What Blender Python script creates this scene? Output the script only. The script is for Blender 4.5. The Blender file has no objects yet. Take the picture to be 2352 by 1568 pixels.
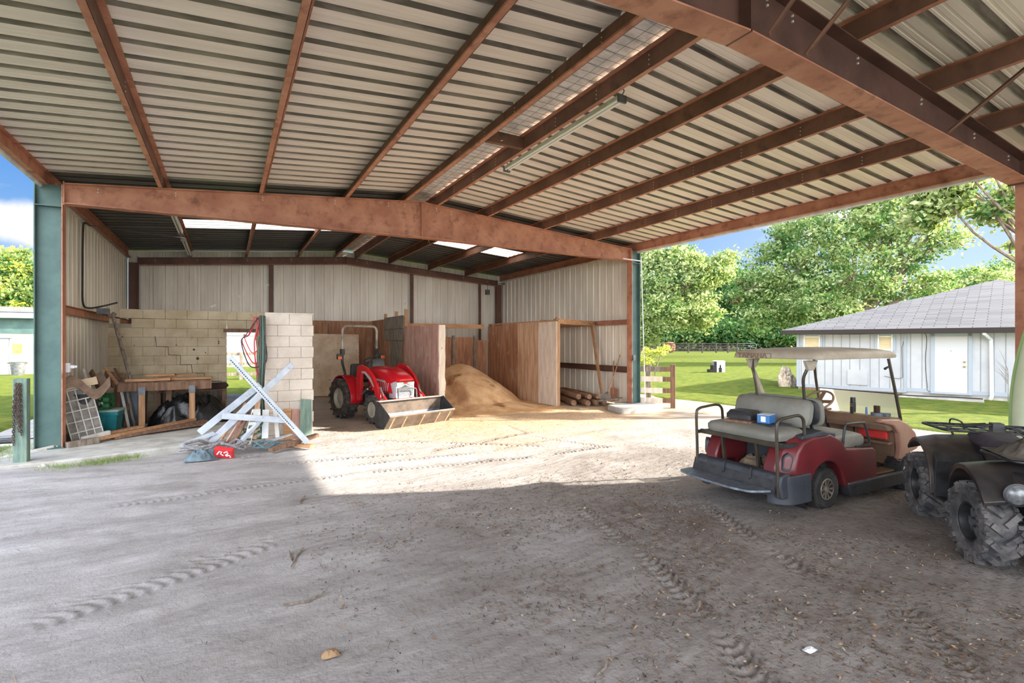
import bpy, math, random
import numpy as np
from mathutils import Vector, Matrix, Euler
from mathutils import noise as mnoise
PI = math.pi
random.seed(7)
scene = bpy.context.scene
COL = scene.collection

# ---------------- camera, sky, sun, exposure ----------------
cam_d = bpy.data.cameras.new('camera')
cam_d.lens = 18.0; cam_d.sensor_width = 36.0; cam_d.sensor_fit = 'HORIZONTAL'
cam_d.clip_end = 600
cam = bpy.data.objects.new('camera', cam_d); COL.objects.link(cam)
cam.location = (0, 0, 1.8)
cam.rotation_euler = (math.radians(90), 0, math.radians(-29.2))
scene.camera = cam

SUN_DIR = Vector((1.0, -0.385, 0.478)).normalized()   # towards the sun: low, from the right
sd = bpy.data.lights.new('sun', 'SUN'); sd.energy = 16.0; sd.angle = math.radians(0.55); sd.color = (1.0, 0.91, 0.78)
so = bpy.data.objects.new('sun', sd); COL.objects.link(so)
so.rotation_euler = SUN_DIR.to_track_quat('Z', 'Y').to_euler()

world = bpy.data.worlds.new('sky'); scene.world = world; world.use_nodes = True
def build_world():
    nt = world.node_tree; N = nt.nodes; L = nt.links; N.clear()
    out = N.new('ShaderNodeOutputWorld'); bg = N.new('ShaderNodeBackground')
    tc = N.new('ShaderNodeTexCoord'); sep = N.new('ShaderNodeSeparateXYZ'); L.new(tc.outputs['Generated'], sep.inputs[0])
    ramp = N.new('ShaderNodeValToRGB'); L.new(sep.outputs[2], ramp.inputs[0])
    e = ramp.color_ramp.elements
    e[0].position = 0.0; e[0].color = (0.50, 0.68, 0.90, 1)
    e[1].position = 0.55; e[1].color = (0.08, 0.25, 0.72, 1)
    x = e.new(0.12); x.color = (0.30, 0.53, 0.88, 1); x = e.new(0.26); x.color = (0.13, 0.35, 0.80, 1)
    # soft white clouds
    mp = N.new('ShaderNodeMapping'); mp.inputs['Scale'].default_value = (1.6, 1.6, 5.0); mp.inputs['Location'].default_value = (0.33, 0.2, 0.1)
    L.new(tc.outputs['Generated'], mp.inputs[0])
    nz = N.new('ShaderNodeTexNoise'); nz.inputs['Scale'].default_value = 2.0; nz.inputs['Detail'].default_value = 6
    L.new(mp.outputs[0], nz.inputs['Vector'])
    cr = N.new('ShaderNodeValToRGB'); cr.color_ramp.elements[0].position = 0.56; cr.color_ramp.elements[1].position = 0.70
    L.new(nz.outputs[0], cr.inputs[0])
    mx = N.new('ShaderNodeMix'); mx.data_type = 'RGBA'; L.new(cr.outputs[0], mx.inputs[0]); L.new(ramp.outputs[0], mx.inputs[6])
    mx.inputs[7].default_value = (0.95, 0.97, 1.0, 1)
    # one small cumulus low at the left
    vsb = N.new('ShaderNodeVectorMath'); vsb.operation = 'SUBTRACT'; L.new(tc.outputs['Generated'], vsb.inputs[0]); vsb.inputs[1].default_value = (-0.262, 0.945, 0.166)
    vsc = N.new('ShaderNodeVectorMath'); vsc.operation = 'MULTIPLY'; L.new(vsb.outputs[0], vsc.inputs[0]); vsc.inputs[1].default_value = (1, 1, 3.2)
    vln = N.new('ShaderNodeVectorMath'); vln.operation = 'LENGTH'; L.new(vsc.outputs[0], vln.inputs[0])
    nz2 = N.new('ShaderNodeTexNoise'); nz2.inputs['Scale'].default_value = 14; nz2.inputs['Detail'].default_value = 6; L.new(tc.outputs['Generated'], nz2.inputs['Vector'])
    mul = N.new('ShaderNodeMath'); mul.operation = 'MULTIPLY_ADD'; L.new(nz2.outputs[0], mul.inputs[0]); mul.inputs[1].default_value = -0.14; L.new(vln.outputs['Value'], mul.inputs[2])
    mrc = N.new('ShaderNodeMapRange'); mrc.inputs['From Min'].default_value = 0.04; mrc.inputs['From Max'].default_value = -0.01; mrc.interpolation_type = 'SMOOTHSTEP'; L.new(mul.outputs[0], mrc.inputs[0])
    mxc = N.new('ShaderNodeMix'); mxc.data_type = 'RGBA'; L.new(mrc.outputs[0], mxc.inputs[0]); L.new(mx.outputs[2], mxc.inputs[6]); mxc.inputs[7].default_value = (0.92, 0.94, 0.98, 1); mx = mxc
    # broad white fill added to the unseen half of the sky behind the viewpoint
    dt = N.new('ShaderNodeVectorMath'); dt.operation = 'DOT_PRODUCT'
    L.new(tc.outputs['Generated'], dt.inputs[0]); dt.inputs[1].default_value = (-0.60, -0.80, 0.10)
    mr = N.new('ShaderNodeMapRange'); mr.inputs['From Min'].default_value = 0.05; mr.inputs['From Max'].default_value = 0.75
    mr.inputs['To Min'].default_value = 0; mr.inputs['To Max'].default_value = 1; mr.interpolation_type = 'SMOOTHSTEP'
    L.new(dt.outputs['Value'], mr.inputs[0])
    mx2 = N.new('ShaderNodeMix'); mx2.data_type = 'RGBA'; L.new(mr.outputs[0], mx2.inputs[0]); L.new(mx.outputs[2], mx2.inputs[6])
    mx2.inputs[7].default_value = (SKY_FILL[0], SKY_FILL[1], SKY_FILL[2], 1)
    # warm glow of the low sun in the sky around it, out to the right, and a faint wide brightening
    last = mx2.outputs[2]
    for lo_, hi_, colr in ((0.82, 0.985, (9.0, 8.2, 7.0, 1)), (0.25, 0.80, (0.30, 0.27, 0.16, 1))):
        d2 = N.new('ShaderNodeVectorMath'); d2.operation = 'DOT_PRODUCT'; L.new(tc.outputs['Generated'], d2.inputs[0]); d2.inputs[1].default_value = SUN_DIR
        m3 = N.new('ShaderNodeMapRange'); m3.inputs['From Min'].default_value = lo_; m3.inputs['From Max'].default_value = hi_; m3.interpolation_type = 'SMOOTHSTEP'; L.new(d2.outputs['Value'], m3.inputs[0])
        ad = N.new('ShaderNodeMix'); ad.data_type = 'RGBA'; ad.blend_type = 'ADD'; L.new(m3.outputs[0], ad.inputs[0]); L.new(last, ad.inputs[6]); ad.inputs[7].default_value = colr; last = ad.outputs[2]
    L.new(last, bg.inputs[0]); bg.inputs[1].default_value = 1.0
    L.new(bg.outputs[0], out.inputs[0])
SKY_FILL = (5.2, 5.5, 6.0)  # fill brightness added to the sky behind the camera
build_world()
vs = scene.view_settings
vs.view_transform = 'Standard'; vs.look = 'None'; vs.gamma = 1.0; vs.use_curve_mapping = False
vs.exposure = 0.12

# ---------------- helpers ----------------
def S(r, g, b):                                   # 0-255 display colour to linear
    def f(c):
        c /= 255.0
        return c / 12.92 if c <= 0.04045 else ((c + 0.055) / 1.055) ** 2.4
    return (f(r), f(g), f(b), 1.0)

def mat(name, c1, c2=None, scale=5.0, stretch=(1, 1, 1), rough=0.7, metal=0.0, bump=0.0, bscale=None, detail=5,
        lo=0.4, hi=0.6, spots=None, spot_scale=20, spot_lo=0.6, spot_hi=0.65, spot_stretch=(1, 1, 1), trans=0.0, alpha=1.0, spec=None, dist=0.02):
    m = bpy.data.materials.new(name); m.use_nodes = True
    nt = m.node_tree; N = nt.nodes; L = nt.links
    b = N['Principled BSDF']; b.inputs['Roughness'].default_value = rough; b.inputs['Metallic'].default_value = metal
    if spec is not None: b.inputs['Specular IOR Level'].default_value = spec
    tc = N.new('ShaderNodeTexCoord')
    col = None
    def noise(sc, st, det):
        mp = N.new('ShaderNodeMapping'); mp.inputs['Scale'].default_value = st; L.new(tc.outputs['Object'], mp.inputs[0])
        n = N.new('ShaderNodeTexNoise'); n.inputs['Scale'].default_value = sc; n.inputs['Detail'].default_value = det
        n.inputs['Roughness'].default_value = 0.6
        L.new(mp.outputs[0], n.inputs['Vector']); return n
    if c2 is not None:
        n = noise(scale, stretch, detail)
        r = N.new('ShaderNodeValToRGB'); r.color_ramp.elements[0].position = lo; r.color_ramp.elements[1].position = hi
        r.color_ramp.elements[0].color = c1; r.color_ramp.elements[1].color = c2
        L.new(n.outputs[0], r.inputs[0]); col = r.outputs[0]
    if spots is not None:
        n2 = noise(spot_scale, spot_stretch, 4)
        r2 = N.new('ShaderNodeValToRGB'); r2.color_ramp.elements[0].position = spot_lo; r2.color_ramp.elements[1].position = spot_hi
        L.new(n2.outputs[0], r2.inputs[0])
        mx = N.new('ShaderNodeMix'); mx.data_type = 'RGBA'; L.new(r2.outputs[0], mx.inputs[0])
        if col is not None: L.new(col, mx.inputs[6])
        else: mx.inputs[6].default_value = c1
        mx.inputs[7].default_value = spots; col = mx.outputs[2]
    if col is not None: L.new(col, b.inputs['Base Color'])
    else: b.inputs['Base Color'].default_value = c1
    if bump:
        nb = noise(bscale or scale * 6, stretch, 6)
        bp = N.new('ShaderNodeBump'); bp.inputs['Strength'].default_value = bump; bp.inputs['Distance'].default_value = dist
        L.new(nb.outputs[0], bp.inputs['Height']); L.new(bp.outputs[0], b.inputs['Normal'])
    if trans: b.inputs['Transmission Weight'].default_value = trans
    if alpha < 1: b.inputs['Alpha'].default_value = alpha
    return m

class MB:
    """collects shapes and links them as one mesh object"""
    def __init__(s): s.v = []; s.f = []; s.mi = []; s.cur = 0
    def add(s, vs_, fs, mi=None):
        o = len(s.v); s.v += [tuple(p) for p in vs_]
        for f in fs: s.f.append(tuple(i + o for i in f)); s.mi.append(s.cur if mi is None else mi)
        return s
    def box(s, c, size, rot=None, taper=1.0, mi=None):
        hx, hy, hz = size[0] / 2, size[1] / 2, size[2] / 2
        p = [Vector((x * (taper if z > 0 else 1), y * (taper if z > 0 else 1), z)) for z in (-hz, hz) for x, y in ((-hx, -hy), (hx, -hy), (hx, hy), (-hx, hy))]
        if rot is not None:
            R = Euler(rot).to_matrix(); p = [R @ q for q in p]
        c = Vector(c); return s.add([q + c for q in p], [(3, 2, 1, 0), (4, 5, 6, 7), (0, 1, 5, 4), (1, 2, 6, 5), (2, 3, 7, 6), (3, 0, 4, 7)], mi)
    def bar(s, a, b, w, h, up=(0, 0, 1), mi=None, w2=None, h2=None):
        a = Vector(a); b = Vector(b); d = (b - a).normalized(); up = Vector(up)
        if abs(d.dot(up)) > 0.98: up = Vector((0, 1, 0))
        x = d.cross(up).normalized(); z = x.cross(d).normalized()
        vs_ = []
        for p, ww, hh in ((a, w, h), (b, w2 or w, h2 or h)):
            vs_ += [p - x * ww / 2 - z * hh / 2, p + x * ww / 2 - z * hh / 2, p + x * ww / 2 + z * hh / 2, p - x * ww / 2 + z * hh / 2]
        return s.add(vs_, [(0, 1, 2, 3), (7, 6, 5, 4), (1, 0, 4, 5), (2, 1, 5, 6), (3, 2, 6, 7), (0, 3, 7, 4)], mi)
    def tube(s, pts, r, n=8, closed=False, mi=None, cap=True):
        pts = [Vector(p) for p in pts]; m = len(pts)
        rr = r if isinstance(r, (list, tuple)) else [r] * m
        rings = []; prev = None
        for i, p in enumerate(pts):
            if closed: d = pts[(i + 1) % m] - pts[i - 1]
            else: d = pts[min(i + 1, m - 1)] - pts[max(i - 1, 0)]
            if d.length < 1e-9: d = Vector((0, 0, 1))
            d.normalize()
            if prev is None:
                u = d.orthogonal().normalized()
            else:
                u = prev - d * prev.dot(d)
                u = u.normalized() if u.length > 1e-6 else d.orthogonal().normalized()
            prev = u; w = d.cross(u)
            rings.append([p + (u * math.cos(2 * PI * k / n) + w * math.sin(2 * PI * k / n)) * rr[i] for k in range(n)])
        vs_ = [q for R_ in rings for q in R_]; fs = []
        for i in range(m if closed else m - 1):
            j = (i + 1) % m
            for k in range(n):
                k2 = (k + 1) % n; fs.append((i * n + k, i * n + k2, j * n + k2, j * n + k))
        if cap and not closed: fs += [tuple(range(n - 1, -1, -1)), tuple((m - 1) * n + k for k in range(n))]
        return s.add(vs_, fs, mi)
    def cyl(s, a, b, r, n=16, r2=None, mi=None): return s.tube([a, b], [r, r2 if r2 is not None else r], n, mi=mi)
    def lathe(s, prof, c=(0, 0, 0), axis='Z', n=32, mi=None, closed=False):
        """prof: list of (radius, height) along the axis"""
        vs_ = []
        for r, h in prof:
            for k in range(n):
                a = 2 * PI * k / n; x, y = r * math.cos(a), r * math.sin(a)
                p = (x, y, h) if axis == 'Z' else ((x, h, y) if axis == 'Y' else (h, x, y))
                vs_.append((p[0] + c[0], p[1] + c[1], p[2] + c[2]))
        fs = []; m = len(prof)
        for i in range(m if closed else m - 1):
            j = (i + 1) % m
            for k in range(n): fs.append((i * n + k, i * n + (k + 1) % n, j * n + (k + 1) % n, j * n + k))
        return s.add(vs_, fs, mi)
    def prism(s, poly, lo, hi, axis='Y', mi=None):
        """poly in the plane of the two other axes, extruded from lo to hi along axis"""
        n = len(poly)
        def P(a, b, t): return {'Y': (a, t, b), 'X': (t, a, b), 'Z': (a, b, t)}[axis]
        vs_ = [P(a, b, lo) for a, b in poly] + [P(a, b, hi) for a, b in poly]
        fs = [tuple(range(n)), tuple(range(2 * n - 1, n - 1, -1))] + [(i, n + i, n + (i + 1) % n, (i + 1) % n) for i in range(n)]
        return s.add(vs_, fs, mi)
    def loft(s, secs, closed_ring=True, cap=True, mi=None):
        n = len(secs[0]); vs_ = [q for sc in secs for q in sc]; fs = []
        for i in range(len(secs) - 1):
            for k in range(n if closed_ring else n - 1):
                k2 = (k + 1) % n; fs.append((i * n + k, i * n + k2, (i + 1) * n + k2, (i + 1) * n + k))
        if cap and closed_ring: fs += [tuple(range(n - 1, -1, -1)), tuple((len(secs) - 1) * n + k for k in range(n))]
        return s.add(vs_, fs, mi)
    def build(s, name, m, parent=None, bevel=0.0, smooth=False, sub=0, seg=2, fix=True, solid=0.0):
        me = bpy.data.meshes.new(name); me.from_pydata(s.v, [], s.f)
        ms = m if isinstance(m, (list, tuple)) else [m]
        for q in ms: me.materials.append(q)
        if len(ms) > 1: me.polygons.foreach_set('material_index', s.mi)
        me.update()
        if fix:
            import bmesh
            bm = bmesh.new(); bm.from_mesh(me); bmesh.ops.recalc_face_normals(bm, faces=bm.faces); bm.to_mesh(me); bm.free()
        if smooth:
            me.polygons.foreach_set('use_smooth', [True] * len(me.polygons))
            try: me.set_sharp_from_angle(angle=math.radians(38 if smooth is True else smooth))
            except Exception: pass
        o = bpy.data.objects.new(name, me); COL.objects.link(o)
        if parent is not None: o.parent = parent
        if solid:
            md = o.modifiers.new('solid', 'SOLIDIFY'); md.thickness = solid; md.offset = 0
        if bevel:
            md = o.modifiers.new('bevel', 'BEVEL'); md.width = bevel; md.segments = seg; md.limit_method = 'ANGLE'; md.angle_limit = math.radians(40)
            md.harden_normals = False
        if sub:
            md = o.modifiers.new('sub', 'SUBSURF'); md.levels = sub; md.render_levels = sub
        return o

def empty(name, loc=(0, 0, 0), rz=0.0, rot=None):
    o = bpy.data.objects.new(name, None); COL.objects.link(o); o.location = loc
    o.rotation_euler = rot if rot is not None else (0, 0, rz); o.empty_display_size = 0.1
    return o
def tag(o, label=None, cat=None, group=None, kind=None):
    if label: o['label'] = label
    if cat: o['category'] = cat
    if group: o['group'] = group
    if kind: o['kind'] = kind
    return o
def struct(o, label=None, cat=None): return tag(o, label, cat, kind='structure')
def copy_tree(o, parent=None):
    c = o.copy(); COL.objects.link(c)
    if parent is not None: c.parent = parent
    for ch in [q for q in bpy.data.objects if q.parent is o]: copy_tree(ch, c)
    return c
def arc(c, r, a0, a1, n, plane='XZ'):
    out = []
    for i in range(n + 1):
        a = a0 + (a1 - a0) * i / n; u, v = r * math.cos(a), r * math.sin(a)
        out.append({'XZ': (c[0] + u, c[1], c[2] + v), 'XY': (c[0] + u, c[1] + v, c[2]), 'YZ': (c[0], c[1] + u, c[2] + v)}[plane])
    return out
def smooth_path(pts, n=6):
    """Catmull-Rom through the points"""
    P = [Vector(p) for p in pts]; out = []
    for i in range(len(P) - 1):
        a = P[max(i - 1, 0)]; b = P[i]; c = P[i + 1]; d = P[min(i + 2, len(P) - 1)]
        for k in range(n):
            t = k / n
            out.append(0.5 * ((2 * b) + (c - a) * t + (2 * a - 5 * b + 4 * c - d) * t * t + (3 * b - a - 3 * c + d) * t ** 3))
    out.append(P[-1]); return out
def round_poly(pts, r, n=4):
    """2D polygon with rounded corners"""
    out = []; m = len(pts)
    for i in range(m):
        p = Vector(pts[i]); a = Vector(pts[i - 1]); b = Vector(pts[(i + 1) % m])
        rr = r[i] if isinstance(r, (list, tuple)) else r
        if rr <= 0: out.append(tuple(p)); continue
        da = (a - p); db = (b - p); ra = min(rr, da.length * 0.48); rb = min(rr, db.length * 0.48)
        s0 = p + da.normalized() * ra; s1 = p + db.normalized() * rb
        for k in range(n + 1):
            t = k / n; q = s0 * (1 - t) ** 2 + p * 2 * t * (1 - t) + s1 * t * t; out.append((q.x, q.y))
    return out
# fast lattice noise for numpy grids
_rs = np.random.RandomState(11); _lat = _rs.rand(256, 256)
def vnoise(x, y):
    xi = np.floor(x).astype(int); yi = np.floor(y).astype(int); fx = x - xi; fy = y - yi
    fx = fx * fx * (3 - 2 * fx); fy = fy * fy * (3 - 2 * fy)
    a = _lat[xi % 256, yi % 256]; b = _lat[(xi + 1) % 256, yi % 256]; c = _lat[xi % 256, (yi + 1) % 256]; d = _lat[(xi + 1) % 256, (yi + 1) % 256]
    return (a * (1 - fx) + b * fx) * (1 - fy) + (c * (1 - fx) + d * fx) * fy
def fbm(x, y, o=4):
    s = 0; a = 0.5; 
    for i in range(o): s = s + a * (vnoise(x * 2 ** i + 17.3 * i, y * 2 ** i + 9.1 * i) - 0.5) * 2; a *= 0.5
    return s
def grid_obj(name, X, Y, Z, m, parent=None, smooth=True):
    """mesh from 2D arrays"""
    ny, nx = X.shape
    co = np.stack([X, Y, Z], -1).reshape(-1, 3)
    idx = np.arange(nx * ny).reshape(ny, nx)
    q = np.stack([idx[:-1, :-1], idx[:-1, 1:], idx[1:, 1:], idx[1:, :-1]], -1).reshape(-1, 4)
    return raw_obj(name, co, q, m, parent, smooth)
def raw_obj(name, co, q, m, parent=None, smooth=False, mi=None):
    me = bpy.data.meshes.new(name); k = q.shape[1]
    me.vertices.add(len(co)); me.vertices.foreach_set('co', co.astype(np.float32).ravel())
    me.loops.add(q.size); me.loops.foreach_set('vertex_index', q.astype(np.int32).ravel())
    me.polygons.add(len(q)); me.polygons.foreach_set('loop_start', np.arange(0, q.size, k, dtype=np.int32))
    me.polygons.foreach_set('loop_total', np.full(len(q), k, dtype=np.int32))
    ms = m if isinstance(m, (list, tuple)) else [m]
    for w in ms: me.materials.append(w)
    if mi is not None: me.polygons.foreach_set('material_index', mi.astype(np.int32))
    if smooth: me.polygons.foreach_set('use_smooth', np.ones(len(q), dtype=bool))
    me.update(calc_edges=True); me.validate()
    o = bpy.data.objects.new(name, me); COL.objects.link(o)
    if parent is not None: o.parent = parent
    return o
def smoothstep(a, b, x):
    t = np.clip((x - a) / (b - a), 0, 1); return t * t * (3 - 2 * t)

# ---------------- materials ----------------
M = {}
M['rust'] = mat('rusty red primer steel', S(170, 112, 88), S(192, 136, 108), 2.2, rough=0.62, bump=0.15, bscale=40, spots=S(136, 84, 64), spot_scale=5, spot_lo=0.52, spot_hi=0.72, metal=0.0)
M['rustd'] = mat('dark rust brown steel', S(100, 68, 54), S(126, 88, 70), 2.0, rough=0.6, bump=0.15, bscale=40, spots=S(70, 46, 40), spot_scale=4, spot_lo=0.5, spot_hi=0.75)
M['teal'] = mat('weathered teal painted steel', S(80, 110, 104), S(66, 92, 90), 1.5, rough=0.55, bump=0.08, spots=S(130, 108, 88), spot_scale=9, spot_lo=0.70, spot_hi=0.75)
M['tealwood'] = mat('weathered teal wood', S(96, 120, 112), S(122, 142, 128), 6, stretch=(3, 3, .5), rough=0.85, bump=0.4, spots=S(80, 70, 66), spot_scale=8, spot_lo=0.66, spot_hi=0.7)
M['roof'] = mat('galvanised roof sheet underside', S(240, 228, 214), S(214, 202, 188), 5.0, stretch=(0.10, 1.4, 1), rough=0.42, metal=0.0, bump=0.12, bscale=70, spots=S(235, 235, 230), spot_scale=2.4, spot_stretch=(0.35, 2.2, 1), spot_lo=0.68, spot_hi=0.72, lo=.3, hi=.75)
M['rustdd'] = mat('near black brown steel', S(74, 50, 42), S(96, 66, 56), 2.0, rough=.55, bump=.15, bscale=40)
M['ribshade'] = mat('painted rib shade', S(168, 158, 144), S(128, 120, 110), 6, stretch=(.3, 2, 1), rough=.6)  # groove shade put into the colour, darker than the flat pans
M['ribdark'] = mat('black rib grooves', S(60, 58, 56), S(40, 38, 38), 6, rough=.6)  # far bay grooves, their shade painted near black
M['roofdark'] = mat('darker roof sheet underside', S(120, 118, 114), S(66, 66, 64), 5.0, stretch=(0.10, 1.4, 1), rough=0.4, metal=0.6, bump=0.12, bscale=70, spots=S(210, 210, 210), spot_scale=2.4, spot_stretch=(0.35, 3, 1), spot_lo=0.70, spot_hi=0.74, lo=.3, hi=.7)  # far bay sheets, darker in colour than the near ones
M['sheet'] = mat('beige metal wall sheet', S(238, 228, 210), S(222, 210, 192), 1.6, stretch=(2, 2, .3), rough=0.5, metal=0.1)
M['whitepanel'] = mat('white ridge panel', S(226, 222, 214), S(200, 196, 188), 6, rough=0.5)
M['concrete'] = mat('pale concrete', S(186, 184, 178), S(160, 156, 148), 3, rough=0.9, bump=0.4, bscale=30)
M['white'] = mat('white paint', S(232, 234, 236), S(214, 218, 222), 3, rough=0.6)
M['offwhite'] = mat('aged white paint', S(214, 212, 206), S(190, 188, 180), 5, rough=0.65, bump=0.1)
M['black'] = mat('black plastic', S(38, 38, 40), S(54, 54, 56), 8, rough=0.45)
M['rubber'] = mat('dusty tyre rubber', S(50, 48, 46), S(92, 84, 78), 9, rough=0.85, bump=0.3, bscale=60)
M['rubberclean'] = mat('black tyre rubber', S(36, 35, 35), S(60, 56, 54), 7, rough=0.8, bump=0.2, bscale=60)
M['steel'] = mat('bare bright steel', S(190, 192, 196), rough=0.25, metal=1.0)
M['grey'] = mat('grey steel', S(120, 122, 124), S(96, 98, 100), 7, rough=0.5, metal=0.4)
M['wood'] = mat('sawn pine', S(190, 146, 106), S(160, 116, 80), 4, stretch=(.6, 6, 6), rough=0.8, bump=0.2)
M['woodz'] = mat('sawn pine upright', S(184, 144, 106), S(156, 114, 80), 4, stretch=(6, 6, .6), rough=0.8, bump=0.2)
M['oldwood'] = mat('old brown wood', S(136, 104, 82), S(104, 78, 62), 4, stretch=(5, 5, .6), rough=0.85, bump=0.3)
M['greywood'] = mat('weathered grey wood', S(150, 138, 124), S(108, 96, 84), 5, stretch=(5, 5, .7), rough=0.9, bump=0.4)
# ================= STRUCTURE =================
XL, XR, XM = -2.5, 9.82, 3.66        # left and right eave lines, ridge line
Y0, Y1, Y2 = 2.75, 10.58, 18.5       # the three rigid frames
ZE, SL = 4.47, 0.083                 # roof sheet height at the eave, roof slope
def roof_z(x): return ZE + SL * (min(x, 2 * XM - x) - XL if x > XM else x - XL)

# ---- ribbed roof sheets ----
def rib_profile(t0, t1, h=0.044, minor=0.004, step=0.305):
    base = [(0, 0), (.085, 0), (.09, minor), (.11, minor), (.115, 0), (.155, 0), (.16, minor), (.18, minor), (.185, 0), (.208, 0), (.220, h), (.292, h)]
    out = []; k = 0
    while t0 + k * step < t1:
        for a, z in base:
            if t0 + k * step + a <= t1: out.append((t0 + k * step + a, z))
        k += 1
    out.append((t1, 0)); return out
def roof_sheet(name, xa, xb, prof, m, parent=None):
    mb = MB(); xs = [xa + (xb - xa) * i / 6 for i in range(7)]; groove = M['ribshade'] if m is M['roof'] else (M['ribdark'] if m is M['roofdark'] else m)
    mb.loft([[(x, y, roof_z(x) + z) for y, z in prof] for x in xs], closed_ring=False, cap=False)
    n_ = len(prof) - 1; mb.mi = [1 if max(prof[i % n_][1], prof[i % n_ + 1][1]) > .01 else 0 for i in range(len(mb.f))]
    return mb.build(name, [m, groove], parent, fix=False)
SKY_A, SKY_B = 13.95, 14.95          # translucent strip
ceil = empty('ceiling'); struct(ceil, 'ribbed metal roof sheets over the open shed', 'roof')
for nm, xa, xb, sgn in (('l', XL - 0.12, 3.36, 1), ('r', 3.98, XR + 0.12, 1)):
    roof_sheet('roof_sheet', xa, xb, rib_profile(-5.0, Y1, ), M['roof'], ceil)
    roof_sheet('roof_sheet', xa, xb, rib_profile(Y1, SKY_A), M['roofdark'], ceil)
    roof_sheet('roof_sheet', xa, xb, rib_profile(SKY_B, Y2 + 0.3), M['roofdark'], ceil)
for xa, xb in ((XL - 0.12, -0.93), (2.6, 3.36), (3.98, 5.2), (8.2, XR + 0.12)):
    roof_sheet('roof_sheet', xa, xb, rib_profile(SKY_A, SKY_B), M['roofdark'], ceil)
def translucent_mat():
    m = bpy.data.materials.new('translucent fibreglass'); m.use_nodes = True; N = m.node_tree.nodes; L = m.node_tree.links
    N.clear(); o = N.new('ShaderNodeOutputMaterial'); d = N.new('ShaderNodeBsdfDiffuse'); t = N.new('ShaderNodeBsdfTranslucent'); mx = N.new('ShaderNodeMixShader')
    d.inputs[0].default_value = S(235, 228, 215); t.inputs[0].default_value = S(248, 240, 228); mx.inputs[0].default_value = 0.8
    L.new(d.outputs[0], mx.inputs[1]); L.new(t.outputs[0], mx.inputs[2]); L.new(mx.outputs[0], o.inputs[0]); return m
M['transl'] = translucent_mat()
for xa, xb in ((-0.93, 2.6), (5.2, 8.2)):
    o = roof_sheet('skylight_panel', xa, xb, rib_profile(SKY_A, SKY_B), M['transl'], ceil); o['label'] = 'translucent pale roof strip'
# ridge cap: paler panel with fine grid
mb = MB()
pr = rib_profile(-5, Y2 + 0.3, h=0.03, step=0.305)
mb.loft([[(x, y, roof_z(x) + 0.045 + z * .6) for y, z in pr] for x in (3.30, 3.66, 4.04)], closed_ring=False, cap=False)
o = mb.build('ridge_cap', M['whitepanel'], ceil, fix=False); o['label'] = 'white ridge cap panel'
mb = MB()
for k in range(150):
    y = -4.5 + k * 0.153
    mb.tube([(3.34, y, roof_z(3.34) + 0.03), (3.66, y + 0.04, roof_z(3.66) + 0.025), (4.0, y, roof_z(4.0) + 0.03)], 0.0022, 4)
for x in (3.45, 3.56, 3.78, 3.9): mb.tube([(x, -4.5 + .3 * k, roof_z(x) + 0.028 + .004 * (k % 2)) for k in range(77)], 0.002, 4)
o = mb.build('wire_netting', M['grey'], ceil)

# ---- steel frames ----
def i_column(name, x0, x1, y, ztop, fw=0.2, web=M['teal'], label='', inner=True, zb=0.0):
    """tapered I column standing in the frame plane; x0 outer flange, x1 inner flange"""
    c = empty(name, ((x0 + x1) / 2, y, zb)); tag(c, label, 'column')
    cx = (x0 + x1) / 2; H = ztop - zb
    m = MB(); m.prism([(x0 - cx, 0), (x1 - cx, 0), (x1 - cx, H), (x0 - cx, H)], -0.006, 0.006, 'Y'); m.build('web', web, c)
    m = MB(); m.box((x0 - cx, 0, H / 2), (0.014, fw, H)); m.build('flange', web, c)
    m = MB(); m.box((x1 - cx, 0, H / 2), (0.014, fw, H)); m.build('flange', M['rust'] if inner else web, c)
    m = MB(); m.box((0, 0, 0.008), (abs(x1 - x0) + 0.06, fw + 0.06, 0.016))
    for a in (-0.07, 0.07):
        for b in (-0.06, 0.06): m.cyl((a, b, 0.014), (a, b, 0.05), 0.012, 6)
    m.build('base_plate', web, c); m = MB()
    m.box((0, 0, H - 0.35), (abs(x1 - x0) - 0.02, fw, 0.012)); m.build('stiffener', web, c)
    return c
i_column('steel_column', -2.58, -2.25, Y1, 4.27, label='tall teal steel column at left between the lawn and the shed corner', zb=0.12)
i_column('steel_column', 9.86, 9.575, Y1, 4.27, label='rusty and teal steel column at right of the storage bay, beside the board fence', zb=0.12)
i_column('steel_column', 9.98, 9.75, Y0, 4.27, web=M['rust'], label='rusty brown column at the right edge of the photo, behind the pale green hull', zb=-0.05)
def angle_column(x, y, lab):
    m = MB(); s = 1 if x < XM else -1
    m.prism([(0, 0), (0.24 * s, 0), (0.24 * s, 0.02), (0.02 * s, 0.02), (0.02 * s, 0.18), (0, 0.18)], 0, 4.1, 'Z')
    m.prism([(0.22 * s, -.09), (0.24 * s, -.09), (0.24 * s, .09), (0.22 * s, .09)], 0, 4.1, 'Z')
    o = m.build('corner_column', M['rustd']); o.location = (x, y, 0); tag(o, lab, 'column'); return o
angle_column(XL + 0.04, Y2 - 0.12, 'dark brown corner column in the far left corner behind the block wall')
angle_column(XR - 0.04, Y2 - 0.12, 'dark brown corner column in the far right corner of the shed')

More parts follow.
